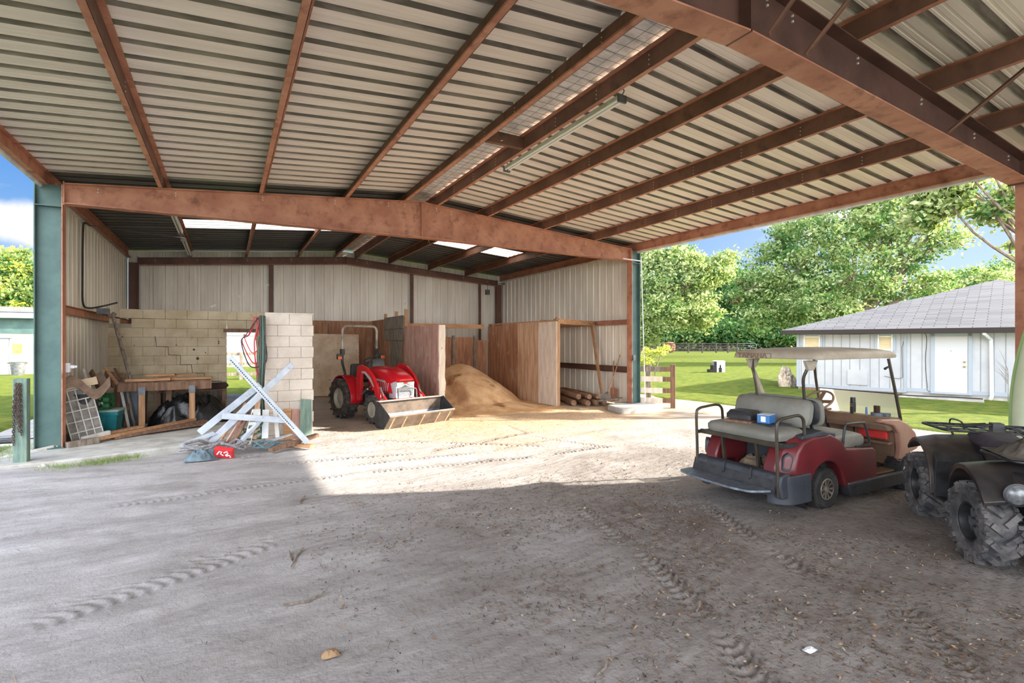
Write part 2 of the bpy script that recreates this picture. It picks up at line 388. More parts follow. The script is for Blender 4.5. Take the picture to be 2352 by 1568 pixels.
def rafter(name, y, zc, depth_e, depth_r, label, fw=0.2, m_=M['rust'], tp=0.012):
    """rigid frame rafter; zc = how far its top flange lies under the roof sheet"""
    r = empty(name, (XM, y, roof_z(XM) - zc)); tag(r, label, 'roof beam')
    half = XM - XL - 0.27; dz = -SL * half
    for s in (-1, 1):
        top0 = Vector((0, 0, 0)); top1 = Vector((s * half, 0, dz)); bot0 = Vector((0, 0, -depth_r)); bot1 = Vector((s * half, 0, dz - depth_e))
        m = MB(); m.prism([(0, 0), (top1.x, top1.z), (bot1.x, bot1.z), (0, -depth_r)], -tp / 2, tp / 2, 'Y')
        for k, f in enumerate((0.06, 0.12, 0.30, 0.52, 0.75, 0.93)):
            q = top0.lerp(top1, f)
            for z in (0.05, 0.1): m.cyl((q.x, -0.005, q.z - z), (q.x, -0.02, q.z - z), 0.011, 6, mi=1)
        m.build('web', [m_, M['offwhite']], r)
        m = MB(); m.bar(top0, top1, fw, 0.014); m.build('flange', m_, r)
        m = MB(); m.bar(bot0, bot1, fw, 0.014); m.build('flange', M['rust'], r)
        m = MB(); m.box((s * (half + 0.0), 0, dz - depth_e / 2), (0.016, fw, depth_e + 0.06)); m.build('end_plate', m_, r)
    m = MB(); m.box((0, 0, -depth_r / 2), (0.018, fw, depth_r + 0.02)); m.build('splice_plate', m_, r)
    return r
rafter('roof_beam', Y0, 0.2, 0.30, 0.50, 'big dark brown tapered roof beam overhead at upper right, nearest the viewer', 0.24, M['rustdd'])
rafter('roof_beam', Y1, 0.2, 0.31, 0.75, 'rusty tapered roof beam spanning from the teal column across the middle of the photo')
rafter('roof_beam', Y2 - 0.15, 0.26, 0.20, 0.24, 'thin dark brown roof beam along the top of the far wall', 0.14, M['rustd'])

# ---- purlins ----
PX = [-0.93, 0.60, 2.13, 3.34, 3.99, 5.2, 6.72, 8.25]
PN = ['first roof purlin from the left eave', 'second roof purlin from the left eave', 'third roof purlin from the left eave', 'roof purlin just left of the white ridge strip',
      'roof purlin just right of the white ridge strip, above the tube light', 'third roof purlin from the right eave', 'second roof purlin from the right eave', 'first roof purlin inside the right eave']
def bolts_on(m, y0, y1, step, dx):
    y = y0
    while y < y1:
        for z in (0.06, 0.11, 0.16): m.cyl((dx, y, -z), (dx + 0.008 * (1 if dx > 0 else -1), y, -z), 0.007, 5, mi=1)
        y += step
for i, x in enumerate(PX):
    s = 1 if x < XM else -1      # flanges open to the eave
    r = empty('steel_purlin', (x, 0, roof_z(x) - 0.004)); tag(r, 'rusty steel ' + PN[i], 'purlin')
    L0, L1 = -5.0, Y2 + 0.1
    m = MB(); m.box((0, (L0 + L1) / 2, -0.1), (0.006, L1 - L0, 0.2)); bolts_on(m, 3.2, 10.4, 0.9 if i in (3, 4, 6, 7) else 3.5, -0.002); bolts_on(m, 3.2, 10.4, 0.9 if i in (3, 4, 6, 7) else 3.5, 0.002); m.build('web', [M['rustd'], M['offwhite']], r)  # web darker, flanges lighter: bounce from the floor put into the colours
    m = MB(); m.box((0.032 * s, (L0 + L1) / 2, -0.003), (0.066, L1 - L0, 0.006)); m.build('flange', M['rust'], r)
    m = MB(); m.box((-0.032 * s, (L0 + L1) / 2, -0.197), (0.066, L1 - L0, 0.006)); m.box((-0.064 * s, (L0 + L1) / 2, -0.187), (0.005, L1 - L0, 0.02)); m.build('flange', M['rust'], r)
    for yy in (Y0, Y1):
        m = MB(); m.box((0.01, yy, -0.1), (0.012, 0.14, 0.19)); m.build('clip', M['rustd'], r)
for x, s, lab in ((XL, 1, 'left'), (XR, -1, 'right')):
    r = empty('trim_4' if x < 0 else 'trim_5', (x, 0, ZE)); struct(r, 'rusty steel eave strut along the %s edge of the roof' % lab, 'eave strut')
    m = MB(); m.prism([(0, 0.005), (0.07 * s, 0.01), (0.07 * s, 0.0), (0.008 * s, -0.005), (0.008 * s, -0.2), (0.07 * s, -0.2), (0.07 * s, -0.21), (0, -0.21)], -5.0, Y2 + 0.1, 'Y'); m.build('channel', M['rust'], r)
    m = MB(); m.prism([(-0.012 * s, 0.02), (-0.006 * s, 0.02), (-0.006 * s, -0.24), (-0.03 * s, -0.26), (-0.035 * s, -0.26)], -5.0, Y2 + 0.1, 'Y'); m.build('trim_flashing', M['offwhite'], r)
# flange braces on the near beam
def brace(a, b, lab):
    m = MB(); m.bar(a, b, 0.045, 0.006); m.bar(Vector(a) + Vector((0.02, 0, 0.02)), Vector(b) + Vector((0.02, 0, 0.02)), 0.006, 0.045)
    m.cyl(a, Vector(a) + Vector((0, -0.02, 0)), 0.014, 6)
    o = m.build('flange_brace', M['rustd']); tag(o, lab, 'brace')
def beam_bot(x): 
    t = min(1, abs(x - XM) / (XM - XL - 0.16)); return roof_z(XM) - 0.2 - SL * abs(x - XM) - (0.50 + (0.30 - 0.50) * t)
for x, lab in ((3.85, 'dark steel flange brace on the near roof beam, left one of two close together'), (4.36, 'dark steel flange brace on the near roof beam, right one of two close together'), (7.05, 'dark steel flange brace on the near roof beam, the lowest one at upper right')):
    brace((x, Y0 - 0.13, beam_bot(x) + 0.02), (x, Y0 - 0.95, roof_z(x) - 0.03), lab)
# short channel bridging the two ridge purlins
m = MB(); m.box((3.665, 6.75, roof_z(3.5) - 0.13), (0.62, 0.012, 0.17)); m.box((3.665, 6.79, roof_z(3.5) - 0.21), (0.62, 0.08, 0.01))
tag(m.build('bridging_channel', M['rustd']), 'short dark brown channel linking the two ridge purlins', 'channel')

# ---- walls of the far bay ----
def wall_sheet(name, a, b, z0, z1f, inward, m_, parent=None, h=0.03):
    """ribbed sheet standing on the line a-b, inward = unit normal into the shed, z1f(t) top height"""
    a = Vector(a); b = Vector(b); L_ = (b - a).length; d = (b - a).normalized(); n = Vector(inward)
    pr = rib_profile(0, L_, h=h)
    bot = [(a.x + d.x * t - n.x * z, a.y + d.y * t - n.y * z, z0) for t, z in pr]
    top = [(a.x + d.x * t - n.x * z, a.y + d.y * t - n.y * z, z1f(t)) for t, z in pr]
    mb = MB(); mb.loft([bot, top], closed_ring=False, cap=False); return mb.build(name, m_, parent, fix=False)
wl = empty('wall_left', (0, 0, 0)); struct(wl, 'ribbed beige metal side wall at left of the far bay', 'wall')
wall_sheet('sheet', (XL - 0.02, Y1 + 0.1), (XL - 0.02, Y2 + 0.2), 0.05, lambda t: ZE - 0.01, (1, 0), M['sheet'], wl)
wr = empty('wall_right', (0, 0, 0)); struct(wr, 'ribbed beige metal side wall at right of the far bay', 'wall')
wall_sheet('sheet', (XR + 0.02, Y1 + 0.1), (XR + 0.02, Y2 + 0.2), 0.02, lambda t: ZE - 0.01, (-1, 0), M['sheet'], wr)
wrn = empty('wall_right_near', (0, 0, 0)); struct(wrn, 'ribbed beige metal side wall of the near bay', 'wall')
wall_sheet('sheet', (XR + 0.03, -5.0), (XR + 0.03, Y0 - 0.1), 0.0, lambda t: ZE - 0.01, (-1, 0), M['sheet'], wrn)
wb = empty('wall_back', (0, 0, 0)); struct(wb, 'ribbed beige metal gable wall at the back of the shed', 'wall')
YB = Y2 + 0.1
OPEN_A, OPEN_B, OPEN_H = -0.45, 1.75, 2.42
wall_sheet('sheet', (XL, YB), (OPEN_A, YB), 0.0, lambda t: roof_z(XL + t) - 0.02, (0, -1), M['sheet'], wb)
wall_sheet('sheet', (OPEN_A, YB), (OPEN_B, YB), OPEN_H, lambda t: roof_z(OPEN_A + t) - 0.02, (0, -1), M['sheet'], wb)
wall_sheet('sheet', (OPEN_B, YB), (XR, YB), 0.0, lambda t: roof_z(OPEN_B + t) - 0.02, (0, -1), M['sheet'], wb)
def girt(name, a, b, h, d, lab, m_=M['rust']):
    a = Vector(a); b = Vector(b); ax = (b - a).normalized(); n = Vector((ax.y, -ax.x, 0)) * d
    r = MB(); z = Vector((0, 0, h))
    r.bar((a + b) / 2 - (b - a) / 2, b, 0.008, h); 
    r.bar(a + n * .5 + z * .5, b + n * .5 + z * .5, abs(d), 0.008); r.bar(a + n * .5 - z * .5, b + n * .5 - z * .5, abs(d), 0.008)
    o = r.build(name, m_); tag(o, lab, 'wall rail'); return o
girt('wall_girt', (XL + 0.05, Y1 + 0.1, 2.34), (XL + 0.05, Y2 - .2, 2.34), 0.14, 0.09, 'rusty steel rail on the left side wall above the junk corner')
girt('wall_girt', (XR - 0.05, Y1 + 0.1, 2.34), (XR - 0.05, Y2 - .2, 2.34), 0.13, -0.09, 'upper rusty steel rail on the right side wall')
girt('wall_girt', (XR - 0.05, Y1 + 0.1, 1.02), (XR - 0.05, Y2 - .2, 1.02), 0.16, -0.10, 'lower rusty steel rail on the right side wall above the log pile', M['rustd'])
def wind_post(x, w, lab):
    z1 = roof_z(x) - 0.3; m = MB(); m.box((0, 0, z1 / 2), (w, 0.008, z1)); m.box((-w / 2, -0.03, z1 / 2), (0.01, 0.07, z1)); m.box((w / 2, 0.03, z1 / 2), (0.01, 0.05, z1))
    o = m.build('wall_post', M['rustd']); o.location = (x, Y2 - 0.04, 0); tag(o, lab, 'wall post')
wind_post(1.29, 0.12, 'dark brown steel post on the far wall above the block wall lintel')
wind_post(6.05, 0.12, 'dark brown steel post on the far wall behind the plywood stalls')
wind_post(8.85, 0.10, 'thin brown steel post on the far wall near the right corner')
# ================= GROUND =================
def ground_mat():
    m = bpy.data.materials.new('pale trampled sand'); m.use_nodes = True; nt = m.node_tree; N = nt.nodes; L = nt.links
    b = N['Principled BSDF']; b.inputs['Roughness'].default_value = 0.95; b.inputs['Specular IOR Level'].default_value = 0.15
    tc = N.new('ShaderNodeTexCoord')
    def nz(sc, det=5, st=(1, 1, 1), rot=0):
        mp = N.new('ShaderNodeMapping'); mp.inputs['Scale'].default_value = st; mp.inputs['Rotation'].default_value = (0, 0, rot); L.new(tc.outputs['Object'], mp.inputs[0])
        n = N.new('ShaderNodeTexNoise'); n.inputs['Scale'].default_value = sc; n.inputs['Detail'].default_value = det; n.inputs['Roughness'].default_value = .62; L.new(mp.outputs[0], n.inputs['Vector']); return n.outputs[0]
    def ramp(v, a, b_, ca=(0, 0, 0, 1), cb=(1, 1, 1, 1)):
        r = N.new('ShaderNodeValToRGB'); r.color_ramp.elements[0].position = a; r.color_ramp.elements[1].position = b_; r.color_ramp.elements[0].color = ca; r.color_ramp.elements[1].color = cb
        L.new(v, r.inputs[0]); return r.outputs[0]
    def mix(f, a, b_):
        x = N.new('ShaderNodeMix'); x.data_type = 'RGBA'
        if isinstance(f, float): x.inputs[0].default_value = f
        else: L.new(f, x.inputs[0])
        for i, v in ((6, a), (7, b_)):
            if isinstance(v, tuple): x.inputs[i].default_value = v
            else: L.new(v, x.inputs[i])
        return x.outputs[2]
    def math_(op, a, b_):
        x = N.new('ShaderNodeMath'); x.operation = op
        for i, v in ((0, a), (1, b_)):
            if isinstance(v, (int, float)): x.inputs[i].default_value = v
            else: L.new(v, x.inputs[i])
        return x.outputs[0]
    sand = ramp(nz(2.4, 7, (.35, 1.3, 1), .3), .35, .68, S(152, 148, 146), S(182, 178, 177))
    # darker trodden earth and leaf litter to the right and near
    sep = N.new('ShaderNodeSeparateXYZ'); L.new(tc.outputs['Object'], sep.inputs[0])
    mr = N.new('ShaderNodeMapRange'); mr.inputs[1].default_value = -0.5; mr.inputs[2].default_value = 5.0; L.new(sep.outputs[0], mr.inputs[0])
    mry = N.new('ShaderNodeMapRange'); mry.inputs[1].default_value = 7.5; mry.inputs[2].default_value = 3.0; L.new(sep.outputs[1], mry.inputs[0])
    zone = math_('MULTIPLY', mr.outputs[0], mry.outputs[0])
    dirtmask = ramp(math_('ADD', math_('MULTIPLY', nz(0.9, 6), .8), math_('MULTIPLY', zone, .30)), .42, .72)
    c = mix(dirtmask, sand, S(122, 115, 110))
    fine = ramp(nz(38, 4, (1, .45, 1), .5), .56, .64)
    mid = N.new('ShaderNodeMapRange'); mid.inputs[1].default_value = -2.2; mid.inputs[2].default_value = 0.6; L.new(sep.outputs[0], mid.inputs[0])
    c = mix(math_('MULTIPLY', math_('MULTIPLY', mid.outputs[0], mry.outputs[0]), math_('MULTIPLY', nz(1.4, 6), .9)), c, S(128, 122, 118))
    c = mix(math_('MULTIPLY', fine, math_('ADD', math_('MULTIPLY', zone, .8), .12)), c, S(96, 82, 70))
    # sawdust spread in the lit middle and stalls
    mrw = N.new('ShaderNodeMapRange'); mrw.inputs[1].default_value = 6.2; mrw.inputs[2].default_value = 10.5; L.new(sep.outputs[1], mrw.inputs[0])
    mrx = N.new('ShaderNodeMapRange'); mrx.inputs[1].default_value = 0.8; mrx.inputs[2].default_value = 4.5; L.new(sep.outputs[0], mrx.inputs[0])
    saw = ramp(math_('ADD', math_('MULTIPLY', nz(1.6, 6), .7), math_('MULTIPLY', math_('MULTIPLY', mrw.outputs[0], mrx.outputs[0]), .55)), .45, .82)
    c = mix(saw, c, S(190, 164, 136))
    chips = ramp(nz(60, 3, (1, .5, 1)), .60, .66)
    c = mix(math_('MULTIPLY', chips, math_('MULTIPLY', saw, .8)), c, S(150, 112, 76))
    L.new(c, b.inputs['Base Color'])
    h = math_('ADD', math_('MULTIPLY', nz(7, 6, (.5, 1.3, 1), .25), .7), math_('MULTIPLY', nz(45, 4), .35))
    bp = N.new('ShaderNodeBump'); bp.inputs['Strength'].default_value = 0.55; bp.inputs['Distance'].default_value = 0.03
    L.new(h, bp.inputs['Height']); L.new(bp.outputs[0], b.inputs['Normal'])
    return m
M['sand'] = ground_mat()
def track(X, Y, pts, w, pitch, depth, curve=0.35, ang=0.6):
    """tread marks pressed along a polyline"""
    Z = np.zeros_like(X); pts = [np.array(p, float) for p in pts]; s0 = 0
    for a, b in zip(pts[:-1], pts[1:]):
        d = b - a; Ln = np.hypot(*d); d = d / Ln; n = np.array([-d[1], d[0]])
        u = (X - a[0]) * d[0] + (Y - a[1]) * d[1]; v = (X - a[0]) * n[0] + (Y - a[1]) * n[1]
        ins = (u >= 0) & (u < Ln) & (np.abs(v) < w / 2)
        ph = (u + s0 + curve * (v ** 2) / w * 4 + ang * v) / pitch
        edge = smoothstep(w / 2, w / 2 * .75, np.abs(v)) * smoothstep(0, .3, u) * smoothstep(Ln, Ln - .3, u)
        Z += np.where(ins, (np.sin(ph * 2 * PI) ** 3 * depth - depth * .5) * edge * (0.6 + 0.4 * vnoise(X * 2, Y * 2)), 0); s0 += Ln
    return Z
def sand_height(X, Y):
    Z = 0.035 * fbm(X * .45 + 3, Y * .45, 4) + 0.012 * fbm(X * 2.3, Y * 2.3 + 5, 4) + 0.005 * fbm(X * 9, Y * 9, 3)
    # cut ripples (smeared wheel drags)
    Z += 0.0015 * np.sin((Y * 1.0 - X * .25) * 55 + 6 * fbm(X * .8, Y * .8, 3)) * smoothstep(.1, .5, vnoise(X * .7 + 4, Y * .9))
    return Z
def sand():
    def patch(x0, x1, y0, y1, st):
        nx = int((x1 - x0) / st) + 1; ny = int((y1 - y0) / st) + 1
        return np.meshgrid(np.linspace(x0, x1, nx), np.linspace(y0, y1, ny))
    X, Y = patch(-3.2, 8.6, 0.6, 12.2, 0.022)
    Z = sand_height(X, Y)
    T = [([(-2.9, 3.4), (-1.2, 4.3), (0.5, 5.2)], .34, .10, .014), ([(-1.2, 7.0), (1.6, 7.2), (4.4, 6.9), (6.0, 6.9)], .26, .075, .016), ([(0.6, 8.3), (2.8, 8.0), (5.4, 8.7)], .26, .075, .018),
         ([(1.4, 7.7), (3.6, 7.55), (7.0, 8.3)], .22, .075, .014),
         ([(3.4, 4.7), (3.15, 3.4), (2.75, 2.2), (2.1, 1.1)], .24, .085, .022), ([(4.7, 4.1), (4.2, 2.9), (3.9, 2.2)], .24, .085, .022), ([(4.2, 1.9), (3.1, .7)], .25, .07, .018),
         ([(2.3, 9.4), (3.3, 8.6), (4.9, 7.4)], .25, .09, .018), ([(1.1, 2.3), (1.9, 1.7), (2.3, 1.2)], .24, .06, .014), ([(5.2, 9.9), (5.0, 8.4), (5.7, 6.6)], .22, .08, .016)]
    for p, w, pi_, dp in T: Z += track(X, Y, p, w, pi_, dp)
    # bank up against the slab at left
    Z += 0.07 * smoothstep(-1.0, -2.6, X) * smoothstep(8.0, 9.4, Y)
    Z *= smoothstep(0, .35, np.minimum.reduce([X + 3.2, 8.6 - X, Y - .6, 12.2 - Y]))
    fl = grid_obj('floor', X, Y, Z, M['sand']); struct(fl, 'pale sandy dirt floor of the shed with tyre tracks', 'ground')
    # coarser sand around it
    mb = MB(); B = [(-9, 34), (-4.6, 12.5)]
    x0, x1, y0, y1 = -3.2, 8.6, 0.6, 12.2; X0, X1, YY0, YY1 = -3.9, 12.6, -6, 18.7
    P = [(X0, YY0), (X1, YY0), (X1, YY1), (X0, YY1), (x0, y0), (x1, y0), (x1, y1), (x0, y1)]
    mb.add([(a, b, 0) for a, b in P], [(0, 1, 5, 4), (1, 2, 6, 5), (2, 3, 7, 6), (3, 0, 4, 7)])
    o = mb.build('sand_apron', M['sand'], fl)
sand()
# lawn
def lawn_mat():
    m = mat('mown lawn', S(106, 114, 44), S(76, 96, 36), 3.0, rough=0.95, bump=0.6, bscale=26, spots=S(118, 118, 52), spot_scale=1.7, spot_lo=0.52, spot_hi=0.75, dist=.05, spec=.1); return m
M['lawn'] = lawn_mat()
def lawn():
    xs = np.concatenate([np.linspace(-70, -8, 20), np.linspace(-6, 30, 130), np.linspace(33, 160, 30)]); ys = np.concatenate([np.linspace(-20, 0, 8), np.linspace(1, 40, 140), np.linspace(44, 190, 30)])
    X, Y = np.meshgrid(xs, ys)
    Z = -0.045 + 0.05 * fbm(X * .2, Y * .2, 3) * smoothstep(12.5, 16, X)
    e = 11.9 + .5 * fbm(Y * .6, Y * .1, 3); w = -3.75 + .2 * fbm(Y * .7 + 4, Y * .2, 3)
    ins = smoothstep(e + .35, e, X) * smoothstep(w - .35, w, X) * smoothstep(18.9, 18.6, Y)
    Z = Z * (1 - ins) - 0.25 * ins + 0.065 * (1 - ins)
    o = grid_obj('lawn', X, Y, Z, M['lawn']); struct(o, 'green mown lawn around the shed', 'ground')
lawn()
# slab under the left corner
m = MB(); m.prism([(-3.0, 9.35), (-2.0, 9.45), (-0.2, 9.95), (0.62, 10.25), (1.45, 10.3), (1.45, 18.6), (-3.0, 18.6)], -0.1, 0.12, 'Z')
struct(m.build('trim_1', M['concrete'], bevel=0.02), 'concrete slab under the junk corner at left', 'slab')
m = MB(); m.prism(round_poly([(8.55, 9.72), (9.6, 9.66), (10.15, 9.9), (10.15, 10.75), (9.4, 10.9), (8.8, 10.6)], .1), -0.1, 0.13, 'Z')
struct(m.build('trim_2', M['concrete'], bevel=0.03), 'broken concrete footing at the base of the right column', 'footing')
# ================= STALLS, BLOCK WALL =================
M['ply'] = mat('worn brown plywood', S(176, 128, 96), S(146, 100, 72), 2.5, stretch=(4, 4, .5), rough=0.8, bump=0.15, spots=S(176, 146, 120), spot_scale=3, spot_lo=.58, spot_hi=.7)
M['plypink'] = mat('pinkish stained plywood', S(200, 156, 140), S(172, 128, 112), 2.2, stretch=(3, 3, .6), rough=0.8, bump=0.15, spots=S(194, 166, 150), spot_scale=4, spot_lo=.55, spot_hi=.7)
M['plytan'] = mat('tan plywood', S(206, 170, 138), S(178, 138, 106), 2.5, stretch=(4, 4, .5), rough=0.8, bump=0.15)
M['plywhite'] = mat('whitewashed plywood end panel', S(222, 208, 190), S(206, 188, 168), 3, stretch=(3, 3, .6), rough=0.8, bump=0.15, spots=S(120, 92, 70), spot_scale=16, spot_stretch=(1, 1, .6), spot_lo=.68, spot_hi=.7)
M['doorwhite'] = mat('chewed white door panel', S(226, 204, 176), S(206, 178, 146), 2.5, rough=0.8, bump=0.2, spots=S(84, 60, 44), spot_scale=7, spot_stretch=(1, 1, 2.5), spot_lo=.68, spot_hi=.69)
M['dark'] = mat('dark void brown', S(52, 40, 34), S(70, 54, 46), 4, rough=0.9)
XA = 4.56
# left partition of the sawdust stall: low pink front half, taller boarded rear half
a = empty('stall_partition', (XA, 11.6, 0)); tag(a, 'pink stained plywood stall partition between the red tractor and the sawdust pile', 'partition')
m = MB(); m.prism([(0.05, 0.0), (2.75, 0.0), (2.75, 2.24), (1.3, 2.22), (1.28, 2.19), (0.03, 2.2), (0.06, 1.1)], -0.09, -0.07, 'X'); m.build('plywood_sheet', M['plypink'], a)
m = MB(); m.prism([(0.05, 0.0), (2.75, 0.0), (2.75, 2.2), (0.05, 2.18)], 0.05, 0.065, 'X'); m.build('plywood_sheet', M['ply'], a)
m = MB(); zz = [0.0, .16, .3, .5, .8, .95, 1.4, 1.62, 1.9, 2.2]
edge = [(-0.10 + 0.012 * math.sin(i * 2.3), z) for i, z in enumerate(zz)] + [(0.065 + 0.02 * math.sin(i * 3.1 + 1) * (1 if i < 6 else .3), z) for i, z in reversed(list(enumerate(zz)))]
m.prism(edge, -0.03, 0.03, 'Y'); m.build('end_post', M['plywhite'], a)
m = MB(); m.box((-.01, 1.4, 2.13), (.09, 2.6, .09)); m.build('top_rail', M['wood'], a)
for k, y in enumerate((1.3, 2.6)):
    m = MB(); m.box((-.01, y, 1.05), (.09, .04, 2.08)); m.build('stud', M['woodz'], a)
b = empty('stall_partition', (XA, 14.42, 0)); tag(b, 'taller dark brown plywood partition behind the red tractor, with grey boards nailed on its front', 'partition')
m = MB(); m.box((-.05, 2.0, 1.26), (.02, 3.96, 2.52)); m.build('plywood_sheet', M['ply'], b)
m = MB(); m.box((.05, 2.0, 1.2), (.02, 3.96, 2.4)); m.build('plywood_sheet', M['ply'], b)
for z0, z1 in ((1.83, 2.17), (2.18, 2.56)):
    m = MB(); m.box((-.085, 1.0, (z0 + z1) / 2), (.03, 2.0, z1 - z0)); m.build('grey_board', M['greywood'], b, bevel=.004)
m = MB(); m.box((-.08, .78, .92), (.02, 1.15, 1.78)); m.build('grey_sheet', M['greywood'], b)
for y, z in ((0.02, 2.74), (1.0, 2.72), (2.2, 2.70)):
    m = MB(); m.box((0, y, z / 2), (.09, .04, z)); m.build('stud', M['woodz'], b)
m = MB(); m.tube([(-.02, .03, 2.74), (-.02, .03, 2.95)], .004, 5); m.box((-.02, .03, 2.9), (.02, .06, .06)); m.build('hook_plate', M['offwhite'], b)
# back boards of the tractor bay
c = empty('bay_backboard', (3.0, 18.1, 0)); tag(c, 'brown plywood lining across the back of the tractor bay', 'plywood')
for x0, w, mm in ((-1.2, 1.2, 'ply'), (0.02, 1.2, 'ply'), (1.0, .95, 'ply')):
    m = MB(); m.box((x0 + w / 2, 0 + .02 * (x0 > .5), 1.25), (w - .01, .018, 2.5)); m.build('plywood_sheet', M[mm], c)
m = MB(); m.box((.1, -.03, .35), (2.5, .05, .5)); m.build('skirt_board', M['plytan'], c)
m = MB(); m.box((0, 0, 0), (1.72, .035, 2.0)); m.box((.87, -.0, 0), (.05, .05, 2.02)); m.box((0, -.0, 1.02), (1.78, .05, .04)); o = m.build('leaning_door', M['doorwhite']); o.location = (3.05, 17.72, 1.01); o.rotation_euler = (-.10, .01, 0)
tag(o, 'chewed off-white door panel leaning behind the red tractor', 'door panel')
# sawdust stall: back boards and header
d = empty('stall_backboard', (6.3, 16.0, 0)); tag(d, 'brown plywood sheets across the back of the sawdust stall', 'plywood')
for x0, w, z in ((-1.66, 2.0, 1.95), (.36, .78, 1.95), (1.16, .45, 1.85)):
    m = MB(); m.box((x0 + w / 2, 0, z / 2), (w, .018, z)); m.build('plywood_sheet', M['ply'], d)
for x in (.36, 1.15): 
    m = MB(); m.box((x, -.05, 1.0), (.09, .05, 2.0)); m.build('stud', M['greywood'], d)
m = MB(); m.box((6.2, 15.96, 2.31), (3.2, .05, .14)); m.box((6.2, 16.02, 2.37), (3.2, .1, .03)); tag(m.build('header_beam', M['wood'], bevel=.004), 'orange brown timber header across the back of the sawdust stall', 'beam')
# right partition
XB = 8.05
e = empty('stall_partition', (XB, 11.75, 0)); tag(e, 'long plywood stall partition at right of the sawdust pile, its front panel whitewashed', 'partition')
for y0, y1, h, mm in ((0.0, .95, 2.36, 'plywhite'), (.97, 2.15, 2.37, 'plytan'), (2.17, 3.2, 2.36, 'ply'), (3.22, 4.25, 2.33, 'ply')):
    m = MB(); m.box((-.06 - .006 * (mm == 'plytan'), (y0 + y1) / 2, h / 2), (.018, y1 - y0, h)); m.build('plywood_sheet', M[mm], e)
m = MB(); m.box((0.0, .02, 1.2), (.09, .05, 2.4)); m.build('end_post', M['woodz'], e, bevel=.004)
for y in (1.2, 2.4, 3.6, 4.2):
    m = MB(); m.box((0, y, 1.18), (.09, .045, 2.36)); m.build('stud', M['oldwood'], e)
m = MB(); m.box((0, 2.1, 2.385), (.1, 4.3, .04)); m.bar((-.1, -.1, 2.47), (0, .25, 2.40), .04, .03); m.build('top_rail', M['wood'], e)
# shelf frame between partition and side wall, with slanting prop
f = empty('storage_rack', (8.9, 12.2, 0)); tag(f, 'unpainted timber rack frame between the whitewashed panel and the right side wall', 'rack')
for n_, pa, pb, w, h in (('front_rail', (-.78, -.35, 2.37), (.82, .1, 2.34), .04, .14), ('back_rail', (-.78, .6, 2.37), (.82, .75, 2.34), .04, .14), ('shelf_board', (-.7, .12, 2.30), (.8, .43, 2.28), .9, .02)):
    m = MB(); m.bar(pa, pb, w, h); m.build(n_, M['wood'], f)
m = MB(); m.bar((9.62, 12.30, 2.33), (9.4, 11.55, .32), .10, .04, up=(1, 0, 0)); tag(m.build('prop_board', M['woodz'], bevel=.003), 'slanting bare timber prop reaching down onto the log pile', 'board')

# ---- concrete block wall ----
def blockmat(name, a, b): return mat(name, a, b, 1.7, rough=0.92, bump=0.5, bscale=45, spots=S(120, 110, 100), spot_scale=2.2, spot_lo=.66, spot_hi=.78)
M['block'] = blockmat('whitewashed concrete block', S(200, 184, 156), S(176, 158, 128)); M['blockp'] = blockmat('pale pink cream concrete block', S(214, 204, 192), S(196, 184, 172)); M['mortar'] = mat('mortar', S(150, 140, 126), rough=.95)
def blocks(mb, x0, x1, y, z0, rows, bl=.4, bh=.2, t=.19, holes=(), off=0, axis='X', skip=None, gap=.004):
    for r in range(rows):
        s_ = x0 - (bl / 2 if (r + off) % 2 else 0)
        while s_ < x1 - .01:
            a, b = max(s_, x0), min(s_ + bl, x1); s_ += bl
            if b - a < .05: continue
            if skip and skip(r, (a + b) / 2): continue
            jx = random.uniform(-.003, .003)
            c = ((a + b) / 2, y + jx, z0 + bh * (r + .5)); sz = (b - a - gap, t, bh - gap * (1.6 if random.random() < .5 else .9))
            if axis == 'Y': c = (c[1], c[0], c[2]); sz = (sz[1], sz[0], sz[2])
            mb.box(c, sz)
YW = 13.4
w = empty('block_wall', (0, YW, 0)); tag(w, 'whitewashed concrete block wall with a stepped crack behind the timber workbench', 'wall')
m = MB(); blocks(m, -2.15, 0.0 + .02, .1, .09, 12, skip=lambda r, x: (r == 11 and x < -1.85) or (r == 10 and x < -1.75))
blocks(m, 0.02, 1.0, .1, .09, 12, skip=lambda r, x: r < 10 )
m.box((-2.05, .15, 2.19), (.18, .12, .19)); m.build('block', M['block'], w, bevel=.006, seg=1)
m = MB(); m.box((-1.06, .1, 1.15), (2.12, .165, 2.05)); m.build('mortar', M['mortar'], w)
m = MB(); m.box((.5, .1, 2.05), (1.1, .2, .08)); m.build('lintel', M['oldwood'], w)
crack = [(-1.32, 1.9), (-1.31, 1.7), (-1.1, 1.69), (-1.09, 1.5), (-.88, 1.49), (-.87, 1.29), (-.66, 1.28), (-.65, 1.1), (-.42, 1.09), (-.41, .9), (-.1, .89), (-.09, .72)]
m = MB(); m.tube([(x + random.uniform(-.012, .012), -.001, z + random.uniform(-.01, .01)) for x, z in crack], .007, 5); m.build('crack', M['dark'], w)
m = MB()
for x, z, r_ in ((-.62, 1.62, .022), (-.55, 1.42, .03), (-.95, 1.72, .012), (-.14, 1.80, .014), (-.14, 1.76, .014), (-1.7, 1.72, .01), (-1.9, 1.9, .012), (-.4, 1.55, .012), (-.35, .82, .014)):
    m.cyl((x, .0, z), (x, .012, z), r_, 10); m.cyl((x, -.002, z), (x, .0, z), r_, 10)
m.build('hole', M['dark'], w)
